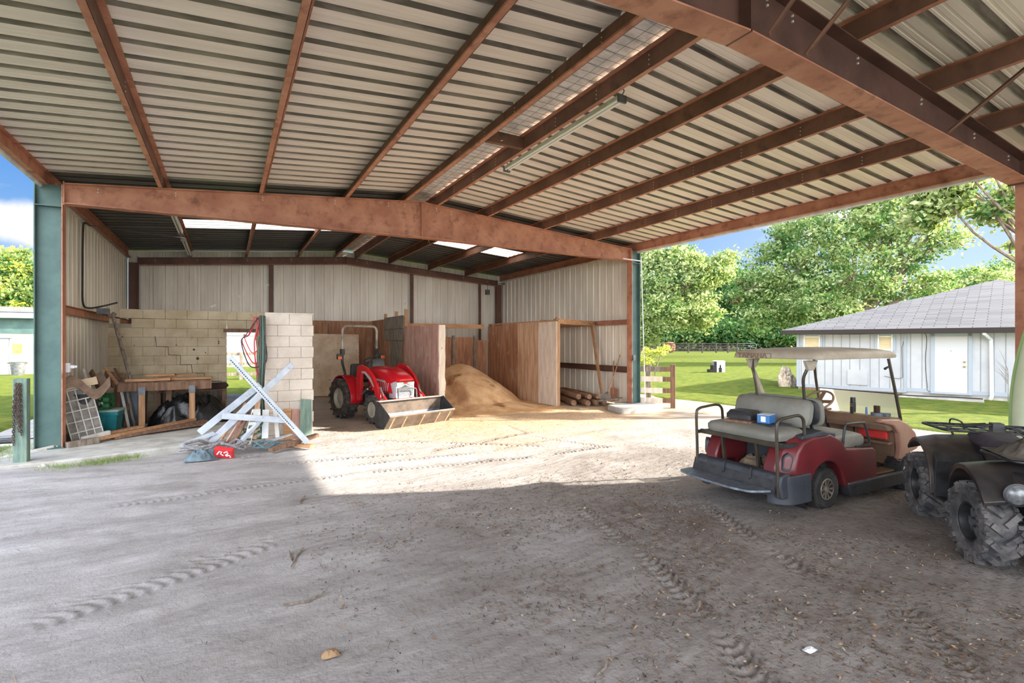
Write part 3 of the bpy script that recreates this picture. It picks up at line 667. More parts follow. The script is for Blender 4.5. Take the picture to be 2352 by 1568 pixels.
# niches / cupboards under the bench level
p = empty('block_pillar', (.62, 10.2, 0)); tag(p, 'pale concrete block wall end standing at left of the tractor bay, lit at its foot', 'wall')
m = MB(); blocks(m, 0, .82, .1, -.1, 12, off=1)
m.box((.41, .1, 2.31), (.82, .19, .03)); m.build('block', M['blockp'], p, bevel=.006, seg=1)
m = MB(); blocks(m, .2, 3.2, .1, -.1, 12, axis='Y'); m.build('side_wall_block', M['block'], p, bevel=.006, seg=1)
m = MB(); m.box((.41, .1, 1.1), (.79, .16, 2.3)); m.box((.1, 1.6, 1.1), (.16, 3.0, 2.2)); m.build('mortar', M['mortar'], p)
# old cabinet under the wall
cb = empty('low_cabinet', (-.62, 13.15, .12)); tag(cb, 'low brown built-in cabinet with open shelves against the block wall, right behind the bench', 'cabinet')
m = MB(); m.box((0, .02, .62), (1.24, .42, .03)); m.build('top', M['oldwood'], cb)
for x in (-.6, -.02, .58):
    m = MB(); m.box((x, 0, .3), (.06, .4, .6)); m.build('side_panel', M['oldwood'], cb)
m = MB(); m.box((0, .18, .3), (1.2, .02, .6)); m.build('back_panel', M['greywood'], cb)
for x in (-.31, .28):
    m = MB(); m.box((x, 0, .34), (.54, .38, .018)); m.build('shelf', M['offwhite'], cb)
m = MB(); m.prism(round_poly([(-.2, 0), (.14, 0), (.2, .06), (.14, .13), (-.2, .12)], .02), -.08, .08, 'Y'); o = m.build('dark_box', M['dark'], bevel=.005); o.location = (-.14, 13.16, .757)
tag(o, 'small dark box on the cabinet top beside the doorway', 'box')

# ---- sawdust pile ----
M['sawdust'] = mat('sawdust', S(228, 188, 144), S(204, 158, 114), 2.5, rough=.97, bump=.9, bscale=30, spots=S(150, 104, 66), spot_scale=1.6, spot_lo=.56, spot_hi=.68, dist=.03, spec=.1)
def sawpile():
    X, Y = np.meshgrid(np.linspace(4.66, 7.96, 130), np.linspace(11.0, 15.88, 190))
    u = (X - 6.15) / 1.75; v = (Y - 14.2) / 2.15
    r = np.sqrt(u * u + np.where(v < 0, v * v, v * v * .35))
    Z = 1.12 * np.clip(1 - r ** 1.45, 0, 1) ** 1.0
    r2 = np.sqrt(((X - 5.3) / 1.4) ** 2 + ((Y - 15.2) / 2.0) ** 2); Z = np.maximum(Z, 1.0 * np.clip(1 - r2 ** 1.6, 0, 1))
    Z = np.maximum(Z, .22 * smoothstep(7.9, 6.6, X) * smoothstep(11.3, 13.0, Y) + 0 * X)
    Z = Z + .05 * fbm(X * 1.6, Y * 1.6, 4) * smoothstep(0, .2, Z) + .012 * fbm(X * 9, Y * 9, 3) * smoothstep(0, .1, Z)
    # dug face at lower left
    dig = smoothstep(5.75, 5.45, X + .2 * fbm(X * 2, Y * 2, 2)) * smoothstep(13.9, 13.2, Y)
    Z = Z * (1 - dig * .45)
    Z = Z * smoothstep(11.0, 11.5, Y) + .012 - .05 * (1 - smoothstep(11.0, 11.3, Y))
    o = grid_obj('sawdust_pile', X, Y, Z, M['sawdust']); tag(o, 'big heap of tan sawdust filling the plywood stall', 'sawdust pile', kind='stuff')
sawpile()
m = MB(); m.box((0, 0, 0), (.05, .03, .5)); o = m.build('wooden_stake', M['offwhite']); o.location = (5.9, 15.6, 1.05); tag(o, 'short pale stake sticking up behind the sawdust heap', 'stake')
# ---- log pile ----
M['bark'] = mat('old fence post wood', S(150, 112, 84), S(110, 82, 62), 5, stretch=(1, 1, 1), rough=.9, bump=.4)
logs = [((8.42, 11.55, .1), (9.35, 14.2, .1), .085), ((8.72, 11.3, .1), (9.5, 13.9, .1), .08), ((8.98, 11.25, .1), (9.45, 13.6, .12), .075), ((9.22, 11.2, .1), (9.6, 13.5, .1), .07),
        ((8.55, 11.5, .27), (9.2, 14.0, .26), .08), ((8.86, 11.42, .26), (9.38, 13.9, .27), .075), ((9.1, 11.35, .25), (9.62, 13.8, .26), .06)]
lnames = ['front left log of the bottom row, its pale cut end showing', 'second log from the partition in the bottom row', 'third log from the partition in the bottom row', 'rightmost log of the bottom row, ending by the prop',
          'upper left log of the pile beside the partition post', 'middle upper log of the pile', 'thin rightmost upper log of the pile under the prop']
for (a_, b_, r_), ln in zip(logs, lnames):
    m = MB(); A, B = Vector(a_), Vector(b_); m.tube([A, A.lerp(B, .01), A.lerp(B, .5) + Vector((.01, 0, .005)), B], [r_ * .95, r_, r_ * 1.02, r_ * .9], 14)
    tag(m.build('log', M['bark'], smooth=True), 'brown ' + ln, 'log', 'logs stacked beside the right side wall')
# shovel and fork
sh = empty('shovel', (9.66, 11.35, .1)); tag(sh, 'rusty shovel standing blade down against the right side wall', 'shovel')
m = MB(); m.tube([(0.0, 0.0, .32), (.02, .03, .75), (.04, .04, 1.15)], [.018, .016, .018], 8); m.build('handle', M['woodz'], sh)
m = MB(); outl = [(-.0, .0), (.11, .06), (.135, .2), (.12, .36), (.03, .40), (-.03, .40), (-.12, .36), (-.135, .2), (-.11, .06)]
m.prism([(a_, b_) for a_, b_ in outl], -.004, .004, 'X'); m.tube([(-.015, 0, .2), (0, 0, .45)], [.015, .024], 8); o = m.build('blade', M['rust'], sh)
fk = empty('pitchfork', (9.1, 10.98, .12)); tag(fk, 'pitchfork with long wooden handle leaning on the right column', 'pitchfork')
m = MB(); m.tube([(.1, .05, .30), (.42, .12, .85), (.66, .2, 1.30)], .016, 8); m.build('handle', M['woodz'], fk)
for k in range(7):
    t = (k - 3) / 3
    m = MB(); m.tube(smooth_path([(.1, .05, .30), (.04 + .0 * t, .05 + .12 * t * .6, .25), (-.04, -.02 + .15 * t, .16), (-.16, -.07 + .17 * t, .02)], 4), .005, 5); m.build('tine', M['grey'], fk)
m = MB(); m.bar((8.95, 11.15, .17), (9.55, 10.85, .24), .14, .03); tag(m.build('offcut_board', M['greywood']), 'grey offcut board lying behind the pitchfork tines', 'board')
# tube lights
M['tube'] = mat('white fluorescent tube glass', S(240, 238, 228), rough=.3)
def tube_light(x, y0, y1, z, lab, n=1):
    r = empty('tube_light', (x, (y0 + y1) / 2, z)); tag(r, lab, 'light fixture', 'tube lights under the purlins'); L_ = (y1 - y0) / 2
    m = MB(); m.box((0, 0, .03), (.10, L_ * 2, .035)); m.build('housing', M['offwhite'], r, bevel=.005)
    for k in range(2):
        dx = -.03 + .06 * k
        m = MB(); m.cyl((dx, -L_ + .03, -.005), (dx, L_ - .03, -.005), .018, 10); m.build('tube', M['tube'], r, smooth=True)
    for s in (-1, 1):
        m = MB(); m.box((0, s * (L_ - .01), .0), (.12, .03, .09)); m.tube([(.0, s * L_, .05), (.03, s * L_, .10), (-.03, s * L_, .14)], .008, 5); m.build('end_bracket', M['grey'], r)
tube_light(4.14, 4.7, 7.6, roof_z(4.0) - .25, 'long white fluorescent tube light on the ridge purlin')
tube_light(-.93, 11.9, 14.3, roof_z(-.93) - .25, 'fluorescent tube light in the far bay, nearer of the two above the block wall')
tube_light(-.93, 15.2, 17.9, roof_z(-.93) - .25, 'fluorescent tube light in the far bay, farther of the two above the block wall')
# conduit and wires on the left wall
m = MB(); zc = roof_z(-1.6)
m.tube(smooth_path([(XL + .04, 13.55, 4.2), (XL + .06, 13.0, 4.15), (XL + .04, 12.95, 4.0), (XL + .04, 12.9, 3.0), (XL + .04, 12.95, 2.55), (XL + .1, 13.1, 2.47), (XL + .25, 13.35, 2.52), (XL + .5, 13.5, 2.62)], 5), .018, 6)
tag(m.build('cable', M['black'], smooth=True), 'black cable running down the left side wall to the block wall', 'cable')
m = MB(); m.tube([(XL + .05, 13.6, 4.22), (-1.6, 13.9, 4.2), (-.85, 14.5, 4.27)], .008, 5); tag(m.build('wire', M['grey']), 'thin grey wire from the left side wall to the tube lights', 'wire')
m = MB(); m.tube(smooth_path([(XL + .04, 10.78, 2.3), (XL + .03, 10.76, 1.9), (XL + .06, 10.78, 1.6), (XL + .05, 10.77, 1.38)], 4), .012, 6); tag(m.build('cable', M['black']), 'short dark cable hanging from the left rail down to the white outlet box', 'cable')
m = MB(); m.box((0, 0, 0), (.05, .10, .15)); m.box((.05, .02, .01), (.06, .05, .05)); m.cyl((.08, .02, .01), (.11, .02, .01), .02, 8); o = m.build('outlet_box', M['white'], bevel=.005); o.location = (-2.22, 10.71, 1.38); tag(o, 'white electrical outlet box beside the teal column', 'outlet box')
m = MB(); m.box((0, 0, 0), (.2, .16, .12)); o = m.build('junction_box', M['grey'], bevel=.004); o.location = (-2.2, 13.3, 2.42); tag(o, 'grey junction box at the left top corner of the block wall', 'junction box')
m = MB(); m.box((0, 0, 0), (.16, .1, .2)); m.tube([(0, 0, .1), (0, 0, .3), (.3, 0, .38), (.75, 0, .36)], .012, 6); m.tube([(0.75, 0, .34), (.75, 0, .42)], [.04, .02], 8); o = m.build('floodlight_box', M['grey']); o.location = (9.05, Y2 - .32, 3.75); tag(o, 'small grey electrical box high in the far right corner', 'electrical box')
m = MB(); m.tube([(0, 0, 0), (0, 0, -.25), (.03, 0, -.3)], .006, 5); o = m.build('hook', M['offwhite']); o.location = (4.9, 13.5, roof_z(4.9) - .05); tag(o, 'thin pale wire hook hanging under the roof of the far bay', 'hook')
# conduit on the right column
m = MB(); m.tube([(9.84, 10.42, 4.05), (9.88, 10.4, 2.5), (9.93, 10.36, .2)], .014, 6); m.tube([(9.2, 10.42, 4.0), (9.86, 10.42, 3.98)], .014, 6); tag(m.build('conduit', M['white']), 'thin white conduit down the right column', 'conduit')
m = MB(); m.box((0, 0, 0), (.09, .05, .14)); o = m.build('switch_box', M['grey'], bevel=.004); o.location = (9.60, 10.44, 1.36); tag(o, 'small grey switch box on the right column', 'switch box')
# ================= JUNK CORNER =================
FZ = 0.12
def plank(a, b, w, h, m_, lab, up=(0, 0, 1), name='board', group=None, bevel=.003):
    a, b = Vector(a), Vector(b); mid = (a + b) / 2
    m = MB(); m.bar(a - mid, b - mid, w, h, up=up); o = m.build(name, m_, bevel=bevel, seg=1); o.location = mid; tag(o, lab, 'board', group); return o
# teal post with chain
t = empty('gate_post', (-2.50, 9.62, 0)); tag(t, 'short weathered teal wooden post with a rusty chain, left of the teal column', 'post')
m = MB(); m.box((0, 0, .62), (.15, .15, 1.32)); m.build('post', M['tealwood'], t, bevel=.008)
def chain(pts, r, link, m_, nm, parent):
    P = [Vector(p) for p in pts]; mb = MB(); acc = 0; k = 0; pos = P[0].copy(); seg = 0
    # walk along
    path = []; 
    for i in range(len(P) - 1):
        n = max(1, int((P[i + 1] - P[i]).length / link)); path += [P[i].lerp(P[i + 1], q / n) for q in range(n)]
    for i in range(len(path) - 1):
        d = (path[i + 1] - path[i]).normalized(); u = d.orthogonal().normalized(); u = Matrix.Rotation((i % 2) * PI / 2 + .4, 3, d) @ u
        c = path[i]; mb.tube([c + d * math.cos(a) * link * .72 + u * math.sin(a) * link * .36 for a in [2 * PI * j / 8 for j in range(8)]], r, 5, closed=True)
    return mb.build(nm, m_, parent)
M['chain'] = mat('rusty chain iron', S(96, 78, 70), S(70, 56, 50), 20, rough=.7, metal=.3)
for dx, y, z0 in ((-.055, -.1, .32), (-.02, -.105, .6), (.02, -.1, .45), (-.04, -.115, .75), (0.0, -.12, .5)):
    chain([(dx * .6, y, 1.2), (dx, y - .005, .9), (dx * 1.1, y, z0)], .0055, .034, M['chain'], 'chain', t)
# workbench
wbn = empty('workbench', (-1.03, 12.45, FZ)); tag(wbn, 'rough timber workbench with loose boards on top, in front of the block wall', 'workbench')
m = MB(); m.box((0, -.3, .80), (1.55, .05, .16)); m.build('front_rail', M['oldwood'], wbn, bevel=.004)
m = MB(); m.box((0, .03, .885), (1.5, .62, .03)); m.build('top', M['oldwood'], wbn, bevel=.004)
for x in (-.38, .44):
    l = MB(); l.box((x, -.36, .40), (.10, .07, .80)); lo = l.build('leg', M['woodz'], wbn, bevel=.004)
    q = MB(); q.box((x, -.40, .73), (.11, .012, .15)); q.build('bracket', M['grey'], lo); 
m = MB(); m.box((0, .3, .4), (.1, .06, .8)); m.build('leg', M['oldwood'], wbn)
plank((-1.68, 12.2, 1.05), (-.95, 12.15, 1.06), .14, .05, M['wood'], 'short bright pine offcut on the left end of the workbench')
plank((-1.35, 12.4, 1.045), (-.25, 12.35, 1.05), .15, .045, M['wood'], 'splintered pine board lying along the workbench')
plank((-1.2, 12.6, 1.055), (-.55, 12.62, 1.13), .12, .04, M['wood'], 'rough board at the back of the workbench, its right end raised')
plank((-1.4, 12.5, 1.12), (-.9, 12.45, 1.13), .12, .04, M['wood'], 'short split pine piece topmost on the workbench pile')
m = MB(); m.bar((-2.02, 13.1, 2.35), (-1.63, 12.5, 1.0), .05, .05); m.tube([(-2.06, 13.12, 2.3), (-1.98, 13.1, 2.38)], .04, 8)
tag(m.build('propped_pole', M['greywood']), 'grey wooden pole propped from the workbench to the top left of the block wall', 'pole')
# tarp / black plastic heap
M['tarp'] = mat('black plastic sheeting', S(20, 20, 22), S(34, 34, 36), 6, rough=.28, bump=.4, bscale=14)
def heap(name, c, rx, ry, h, m_, lab, cat, seed=1, fold=.35, n=60, kind=None, freq=2.2):
    X, Y = np.meshgrid(np.linspace(-1, 1, n), np.linspace(-1, 1, n)); r = np.sqrt(X ** 2 + Y ** 2)
    base = np.clip(1 - r ** 2.2, 0, 1) ** .7
    ridg = 1 - np.abs(fbm(X * freq + seed * 3.1, Y * freq + seed, 4)) * 2.4
    Z = h * base * (1 - fold + fold * ridg); Z = np.maximum(Z, 0)
    sx = 1 + .15 * fbm(X * 2 + seed, Y * 2, 2)
    o = grid_obj(name, X * rx * sx, Y * ry, Z, m_); o.location = c; tag(o, lab, cat, kind=kind); return o
heap('plastic_sheeting', (-.62, 12.72, FZ), .78, .42, .62, M['tarp'], 'crumpled black plastic sheeting heaped under the workbench', 'plastic sheet', 3, .5)
# totes and crates
M['tealplastic'] = mat('teal plastic', S(30, 120, 126), S(22, 100, 108), 3, rough=.45); M['greenplastic'] = mat('green plastic', S(36, 110, 62), S(26, 92, 50), 4, rough=.5); M['greyplastic'] = mat('grey blue plastic', S(98, 106, 116), S(84, 92, 102), 3, rough=.5)
def tote(c, w, d, h, rz, m_, lab, lid=True):
    r = empty('storage_tote', c, rz); tag(r, lab, 'storage bin')
    def ring(sx, sy, z, rr=.04): return [(x, y, z) for x, y in round_poly([(-sx, -sy), (sx, -sy), (sx, sy), (-sx, sy)], rr)]
    m = MB(); m.loft([ring(w * .42, d * .42, 0), ring(w * .47, d * .47, h * .8), ring(w * .5, d * .5, h * .84), ring(w * .5, d * .5, h)], cap=True); m.build('body', m_, r, smooth=True)
    m = MB(); m.prism([(-.1, h * .2), (.1, h * .2), (.12, h * .82), (-.12, h * .82)], -d * .485, -d * .45, 'Y'); m.build('front_panel', m_, r, bevel=.008)
    if lid:
        m = MB(); m.loft([ring(w * .52, d * .52, h), ring(w * .52, d * .52, h + .02), ring(w * .47, d * .47, h + .035)], cap=True); m.build('lid', M['greyplastic'] if m_ is not M['tealplastic'] else mat('faded pale lid', S(150, 168, 160), S(130, 150, 140), 4), r)
    return r
tote((-1.98, 11.75, FZ), .62, .42, .42, -.12, M['tealplastic'], 'teal plastic storage bin under the green crate')
tote((-1.62, 12.75, FZ), .42, .45, .88, -.1, M['greyplastic'], 'tall grey blue plastic bin behind the left bench leg')
cr = empty('milk_crate', (-2.02, 11.72, FZ + .46), -.1); tag(cr, 'green plastic crate with white lettering on top of the teal bin', 'crate')
m = MB(); W, D, Hh, T_ = .40, .34, .27, .012
m.box((0, 0, .006), (W, D, .012))
for s in (-1, 1):
    for (u, v, su, sv) in ((0, .02, W, .05), (0, Hh - .03, W, .06), (0, .125, W, .05), (-W / 2 + .04, Hh / 2, .08, Hh), (W / 2 - .04, Hh / 2, .08, Hh)): m.box((u, s * (D / 2), v + (.0 if v > .1 else .0)), (su, T_, sv))
    for (u, v, su, sv) in ((0, .02, D, .05), (0, Hh - .03, D, .06), (0, .125, D, .05), (-D / 2 + .04, Hh / 2, .08, Hh), (D / 2 - .04, Hh / 2, .08, Hh)): m.box((s * (W / 2), u, v), (T_, su, sv))
    for k in range(7): m.bar((-.13 + .04 * k, s * D / 2, .03), (-.10 + .04 * k, s * D / 2, .2), .006, .008)
m.build('body', M['greenplastic'], cr)
m = MB()
for k, (x, w_) in enumerate(((-.11, .04), (-.02, .05), (.05, .05), (.11, .03))): m.box((x, -D / 2 - .009, .125), (w_, .003, .018)); m.box((x + .01, -D / 2 - .009, .10), (w_ * .7, .003, .008))
m.build('printed_mark', M['white'], cr)
# divided window / crate panel leaning
wn = empty('paned_panel', (-2.02, 11.05, FZ), rot=(-.20, .0, 0)); wn.rotation_euler = Euler((-.22, -.20, .25)); tag(wn, 'cream slatted panel divided into small squares, leaning beside the teal column', 'panel')
for x in (-.21, -.105, 0, .105, .21):
    m = MB(); m.box((x, 0, .46), (.016, .03, .92)); m.build('upright_bar', M['offwhite'], wn)
for z in (.01, .18, .36, .54, .72, .90):
    m = MB(); m.box((0, -.004, z), (.44, .03, .018)); m.build('cross_bar', M['offwhite'], wn)
m = MB(); m.box((0, .02, .46), (.42, .012, .9)); m.build('backing', mat('dusty grey fibre backing', S(150, 142, 134), S(120, 112, 104), 6), wn)
m = MB(); m.box((-.04, -.03, .98), (.72, .03, .13)); m.build('top_board', mat('cream painted board', S(212, 190, 160), S(196, 172, 140), 3), wn)
# arched corrugated offcuts (wavy boards) 
M['arch'] = mat('brown curved tile', S(150, 126, 106), S(118, 94, 78), 3, rough=.7)
def wavy(c, rot, n, amp, wl_, dpt, lab):
    pts = [(x, amp * math.sin(2 * PI * x / wl_)) for x in [n * wl_ * i / 40 for i in range(41)]]
    pr = [(x, z + .09) for x, z in pts] + [(x, z - .09) for x, z in reversed(pts)]
    m = MB(); m.prism(pr, 0, dpt, 'Y'); o = m.build('scalloped_board', M['arch'], smooth=False, bevel=.003); o.location = c; o.rotation_euler = rot; tag(o, lab, 'scalloped board'); return o
wavy((-2.38, 11.0, 1.0), (0, -.05, .45), 1.1, .13, .62, .03, 'brown scalloped wave-edged board standing beside the teal column')
wavy((-2.2, 12.15, 1.02), (0, .2, .3), .8, .13, .46, .03, 'second brown scalloped board, arched, farther back along the side wall')
# assorted leaning boards at the corner
lean = [((-2.1, 11.6, .75), (-2.28, 12.0, 1.28), .04, .10, 'offwhite', 'pale grey board leaning in the corner above the green crate'), ((-1.95, 11.95, .7), (-2.22, 12.3, 1.24), .03, .12, 'oldwood', 'brown board leaning behind the green crate'),
        ((-1.75, 12.2, .9), (-2.05, 12.5, 1.30), .05, .035, 'wood', 'short tan stick leaning beside the block wall corner'), ((-1.65, 12.35, .9), (-1.92, 12.65, 1.27), .04, .03, 'oldwood', 'dark brown stick leaning beside the block wall corner'),
        ((-1.55, 12.3, .14), (-1.72, 12.45, 1.0), .05, .015, 'greywood', 'narrow grey slat leaning against the tall grey bin'), ((-1.63, 12.2, .14), (-1.80, 12.4, .98), .05, .015, 'offwhite', 'pale narrow slat leaning against the tall grey bin, left one'),
        ((-1.70, 12.25, .14), (-1.66, 12.5, .75), .05, .015, 'oldwood', 'short dark slat leaning against the tall grey bin')]
for a_, b_, w_, h_, mm, lab in lean: plank(a_, b_, w_, h_, M[mm], lab, name='leaning_board')
m = MB(); m.prism([(-.16, 0), (.14, 0), (.16, .7), (-.18, .72)], -.02, .02, 'Y'); o = m.build('framed_panel', M['oldwood'], bevel=.01); o.location = (-1.95, 12.5, .5); o.rotation_euler = (-.15, .12, .2); tag(o, 'dark wooden framed panel behind the green crate', 'panel')
m = MB(); m.lathe([(.16, 0), (.18, .02), (.21, .75), (.22, .78), (.20, .78)], n=24); o = m.build('dark_barrel', M['black'], smooth=True); o.location = (-2.15, 11.38, FZ); tag(o, 'dark plastic barrel in shadow behind the cream slatted panel', 'barrel')
# floor boards
fl_ = [((-2.05, 10.6, .17), (-.55, 12.1, .24), .10, .045, 'wood', 'long pine board slanting across the slab from the column to under the bench'), ((-1.7, 11.0, .15), (-.35, 12.0, .2), .16, .05, 'oldwood', 'wide brown board lying under the long pine board'),
       ((-1.85, 11.15, .2), (-1.35, 11.55, .24), .14, .03, 'wood', 'short orange pine offcut beside the teal bin'), ((-2.2, 10.5, .16), (-1.85, 10.75, .17), .12, .09, 'greywood', 'stubby grey timber block beside the column foot'),
       ((-2.05, 10.75, .2), (-1.75, 11.05, .24), .07, .07, 'offwhite', 'short white timber offcut at the foot of the cream panel'), ((-1.3, 11.3, .16), (-.2, 11.95, .17), .2, .03, 'oldwood', 'flat brown plank on the slab near the right bench leg')]
for a_, b_, w_, h_, mm, lab in fl_: plank(a_, b_, w_, h_, M[mm], lab, name='floor_board')

# ---- the crossed white posts and the heap around them ----
M['wm'] = mat('white painted metal', S(190, 196, 204), S(166, 174, 184), 3, rough=.4, spots=S(150, 150, 152), spot_scale=14, spot_lo=.66, spot_hi=.7)
m = MB(); a_ = Vector((.05, 9.55, 1.54)); b_ = Vector((1.20, 9.2, .10)); d_ = (b_ - a_).normalized()
m.bar(a_, b_, .095, .08, up=(0, -1, 0)); cp = MB()
o = m.build('slotted_post', M['wm'], bevel=.008); tag(o, 'white metal post with a row of dark slots, leaning over the heap', 'post')
s_ = MB(); nrm = Vector((0, -1, .18)).normalized(); side = d_.cross(nrm).normalized()
for k in range(40):
    c = a_ + d_ * (.06 + k * .038) + nrm * .043 + side * .018
    s_.bar(c - d_ * .010, c + d_ * .010, .016, .006, up=nrm)
s_.build('slot', M['black'], o)
m = MB(); A = Vector((1.02, 9.75, 1.40)); B = Vector((-.22, 9.65, .16)); m.bar(A, B, .105, .09, up=(0, -1, 0)); tag(m.build('white_post', M['wm'], bevel=.008), 'white square post leaning to the left, crossing behind the slotted one', 'post')
m = MB(); m.bar((.52, 9.9, 1.05), (-.38, 9.85, .30), .11, .05, up=(0, -1, 0)); 
for q in (.2, .24, .55): c = Vector((.52, 9.9, 1.05)).lerp(Vector((-.38, 9.85, .3)), q); m.cyl(c + Vector((0, -.02, 0)), c + Vector((0, -.04, 0)), .012, 8)
tag(m.build('white_board', M['wm'], bevel=.004), 'wide white bored board leaning left, leftmost of the crossed pieces', 'board')
plank((-.05, 9.5, .60), (.92, 9.45, .46), .03, .10, M['wm'], 'white crosspiece tied across the middle of the heap', name='crosspiece')
m = MB()
for dx in (-.05, .05): m.bar((.30 + dx, 9.45, .12), (.44 + dx, 9.60, .66), .012, .05, up=(0, -1, 0))
for k in range(6): c = Vector((.30, 9.43, .14)).lerp(Vector((.44, 9.58, .64)), k / 5); m.box(c, (.11, .03, .05))
m.box((.45, 9.56, .62), (.11, .08, .1)); tag(m.build('ladder_rail', M['offwhite']), 'short red and white runged rail standing in the middle of the heap', 'rail')
bits = [((.58, 9.65, .15), (.60, 9.8, .62), .10, .03, 'white', 'broad white board standing at the foot of the heap'), ((.78, 9.7, .13), (.74, 9.9, .7), .07, .02, 'offwhite', 'white vinyl strip standing beside the hose bundle'),
        ((.0, 9.5, .14), (.32, 9.8, .65), .03, .05, 'plypink', 'dark red strip in the heap behind the white board'), ((-.1, 9.55, .15), (.3, 9.85, .75), .03, .03, 'wood', 'yellow tan stick in the heap behind the white post'),
        ((.1, 9.5, .14), (.34, 9.75, .6), .09, .03, 'oldwood', 'brown flat board low in the heap'), ((.42, 9.7, .14), (.5, 9.95, .9), .08, .03, 'plytan', 'tan board upright in the middle of the heap'),
        ((-.62, 9.62, .15), (-.16, 9.72, .30), .26, .02, 'wm', 'pale blue flat sheet lying at the left foot of the heap'), ((.18, 9.38, .14), (.52, 9.55, .5), .08, .05, 'wm', 'white stub leaning at the front of the heap')]
for a0, b0, w_, h_, mm, lab in bits: plank(a0, b0, w_, h_, M[mm], lab, name='scrap_piece')
M['rope'] = mat('grey braided rope', S(150, 148, 150), S(116, 112, 112), 30, rough=.95, bump=.5, bscale=90); M['hosered'] = mat('red rubber cord', S(190, 60, 66), rough=.5); M['hosegreen'] = mat('green cord', S(70, 110, 90), rough=.5); M['hoseorange'] = mat('orange cord', S(210, 110, 70), rough=.5)
M['blueg'] = mat('faded blue green rope', S(96, 130, 140), S(80, 104, 112), 20, rough=.9)
def tangle(c, rx, ry, rz, r, m_, n, seed, lab, cat='rope'):
    rnd = random.Random(seed); pts = []; a = 0
    for i in range(n):
        a += rnd.uniform(.7, 1.5); k = rnd.uniform(.35, 1)
        pts.append((c[0] + rx * k * math.cos(a), c[1] + ry * k * math.sin(a), c[2] + r + rz * rnd.random() * (1 - .5 * k)))
    m = MB(); m.tube(smooth_path(pts, 7), r, 7); o = m.build('rope_coil', m_, smooth=True); tag(o, lab, cat); return o
tangle((-.28, 9.42, .06), .36, .2, .22, .022, M['rope'], 16, 3, 'thick grey rope tangled at the left foot of the heap')
tangle((.12, 9.3, .05), .3, .17, .22, .02, M['rope'], 15, 9, 'thick grey brown rope looped beside the red box')
tangle((.6, 9.35, .05), .28, .16, .15, .012, M['blueg'], 16, 5, 'blue green cord tangled at the right foot of the heap')
tangle((-.2, 9.15, .04), .22, .12, .08, .01, M['blueg'], 14, 12, 'faded blue netting cord in front of the red box')
tangle((.35, 8.85, .02), .2, .12, .02, .006, M['rope'], 7, 21, 'thin pale string loop lying on the sand in front of the heap', 'string')
tangle((.4, 9.75, .12), .34, .1, .45, .012, M['hosegreen'], 16, 31, 'dark green cord woven through the middle of the heap')
heap('faded_cloth', (-.32, 9.12, .01), .22, .16, .17, mat('faded blue cloth', S(108, 126, 134), S(84, 98, 106), 9, rough=.95), 'faded blue crumpled cloth left of the red box', 'cloth', 5, .5, 40)
M['red'] = mat('bright red', S(206, 48, 52), S(190, 40, 46), 4, rough=.5)
rb = empty('red_box', (-.02, 9.0, .1), rot=(.55, .15, -.35)); tag(rb, 'small red box with white print lying at the front of the heap', 'box')
m = MB(); m.box((0, 0, 0), (.26, .07, .17)); m.build('body', M['red'], rb, bevel=.006)
m = MB()
for pts in ([(-.09, -.02), (-.05, .05), (-.02, .04), (-.04, 0), (0, -.03)], [(.01, .03), (.06, .06), (.07, .02), (.03, -.02)], [(.04, -.03), (.09, -.01), (.10, -.05)]):
    m.tube([(x, -.037, z) for x, z in pts], .011, 5)
m.build('printed_mark', M['white'], rb)
# hanging hoses and cords beside the pillar
def hang(seed, x, y, ztop, zlow, w, r, m_, lab, name='extension_cord'):
    rnd = random.Random(seed); pts = [(x, y, ztop), (x - w * .5, y - .02, ztop - .3), (x - w * rnd.uniform(.6, 1), y - .03, (ztop + zlow) / 2), (x - w * .4, y - .04, zlow + .05), (x, y - .04, zlow), (x + w * .35, y - .03, zlow + .12), (x + w * rnd.uniform(.1, .4), y - .02, (ztop + zlow) / 2 + .1), (x + .02, y, ztop)]
    m = MB(); m.tube(smooth_path(pts, 6), r, 6); tag(m.build(name, m_, smooth=True), lab, 'cord', 'cords hanging beside the block pillar')
hx, hy = .50, 10.12
hang(1, hx + .03, hy, 2.22, 1.22, .14, .013, M['hosered'], 'thick red cord hanging in a loop, lowest of the red ones')
hang(2, hx - .02, hy + .02, 2.22, 1.42, .24, .010, M['hosered'], 'red cord hanging in a wide loop to the left')
hang(3, hx + .0, hy - .02, 2.22, 1.35, .38, .010, M['black'], 'black cord hanging in the widest loop at left')
hang(4, hx + .05, hy + .03, 2.22, 1.5, .12, .010, M['hoseorange'], 'orange cord hanging in a narrow loop')
hang(5, hx + .06, hy, 2.22, 1.28, .08, .012, M['hosegreen'], 'dark green cord hanging in a narrow loop')
hang(6, hx - .06, hy + .01, 2.22, 1.6, .18, .009, M['hosered'], 'thin red cord hanging in the shortest loop')
for k, (x, mm, lab) in enumerate(((.60, 'black', 'black hose hanging straight against the pillar corner, right one'), (.565, 'hosegreen', 'dark green hose hanging straight beside the pillar corner'), (.53, 'black', 'black hose hanging straight, left one of three'))):
    m = MB(); m.tube(smooth_path([(x, 10.1 - .02 * k, 2.26), (x + .01, 10.08, 1.6), (x - .02, 10.06 - .03 * k, .9), (x + .02, 9.98, .2)], 5), .018, 7); tag(m.build('hanging_hose', M[mm], smooth=True), lab, 'hose', 'hoses hanging beside the block pillar')
m = MB(); m.tube([(hx - .1, 10.15, 2.24), (.62, 10.15, 2.24)], .01, 6); m.tube([(hx - .1, 10.15, 2.24), (hx - .12, 10.15, 2.28)], .01, 6); tag(m.build('hook_rail', M['rust']), 'rusty hook rail holding the hanging cords', 'rail')
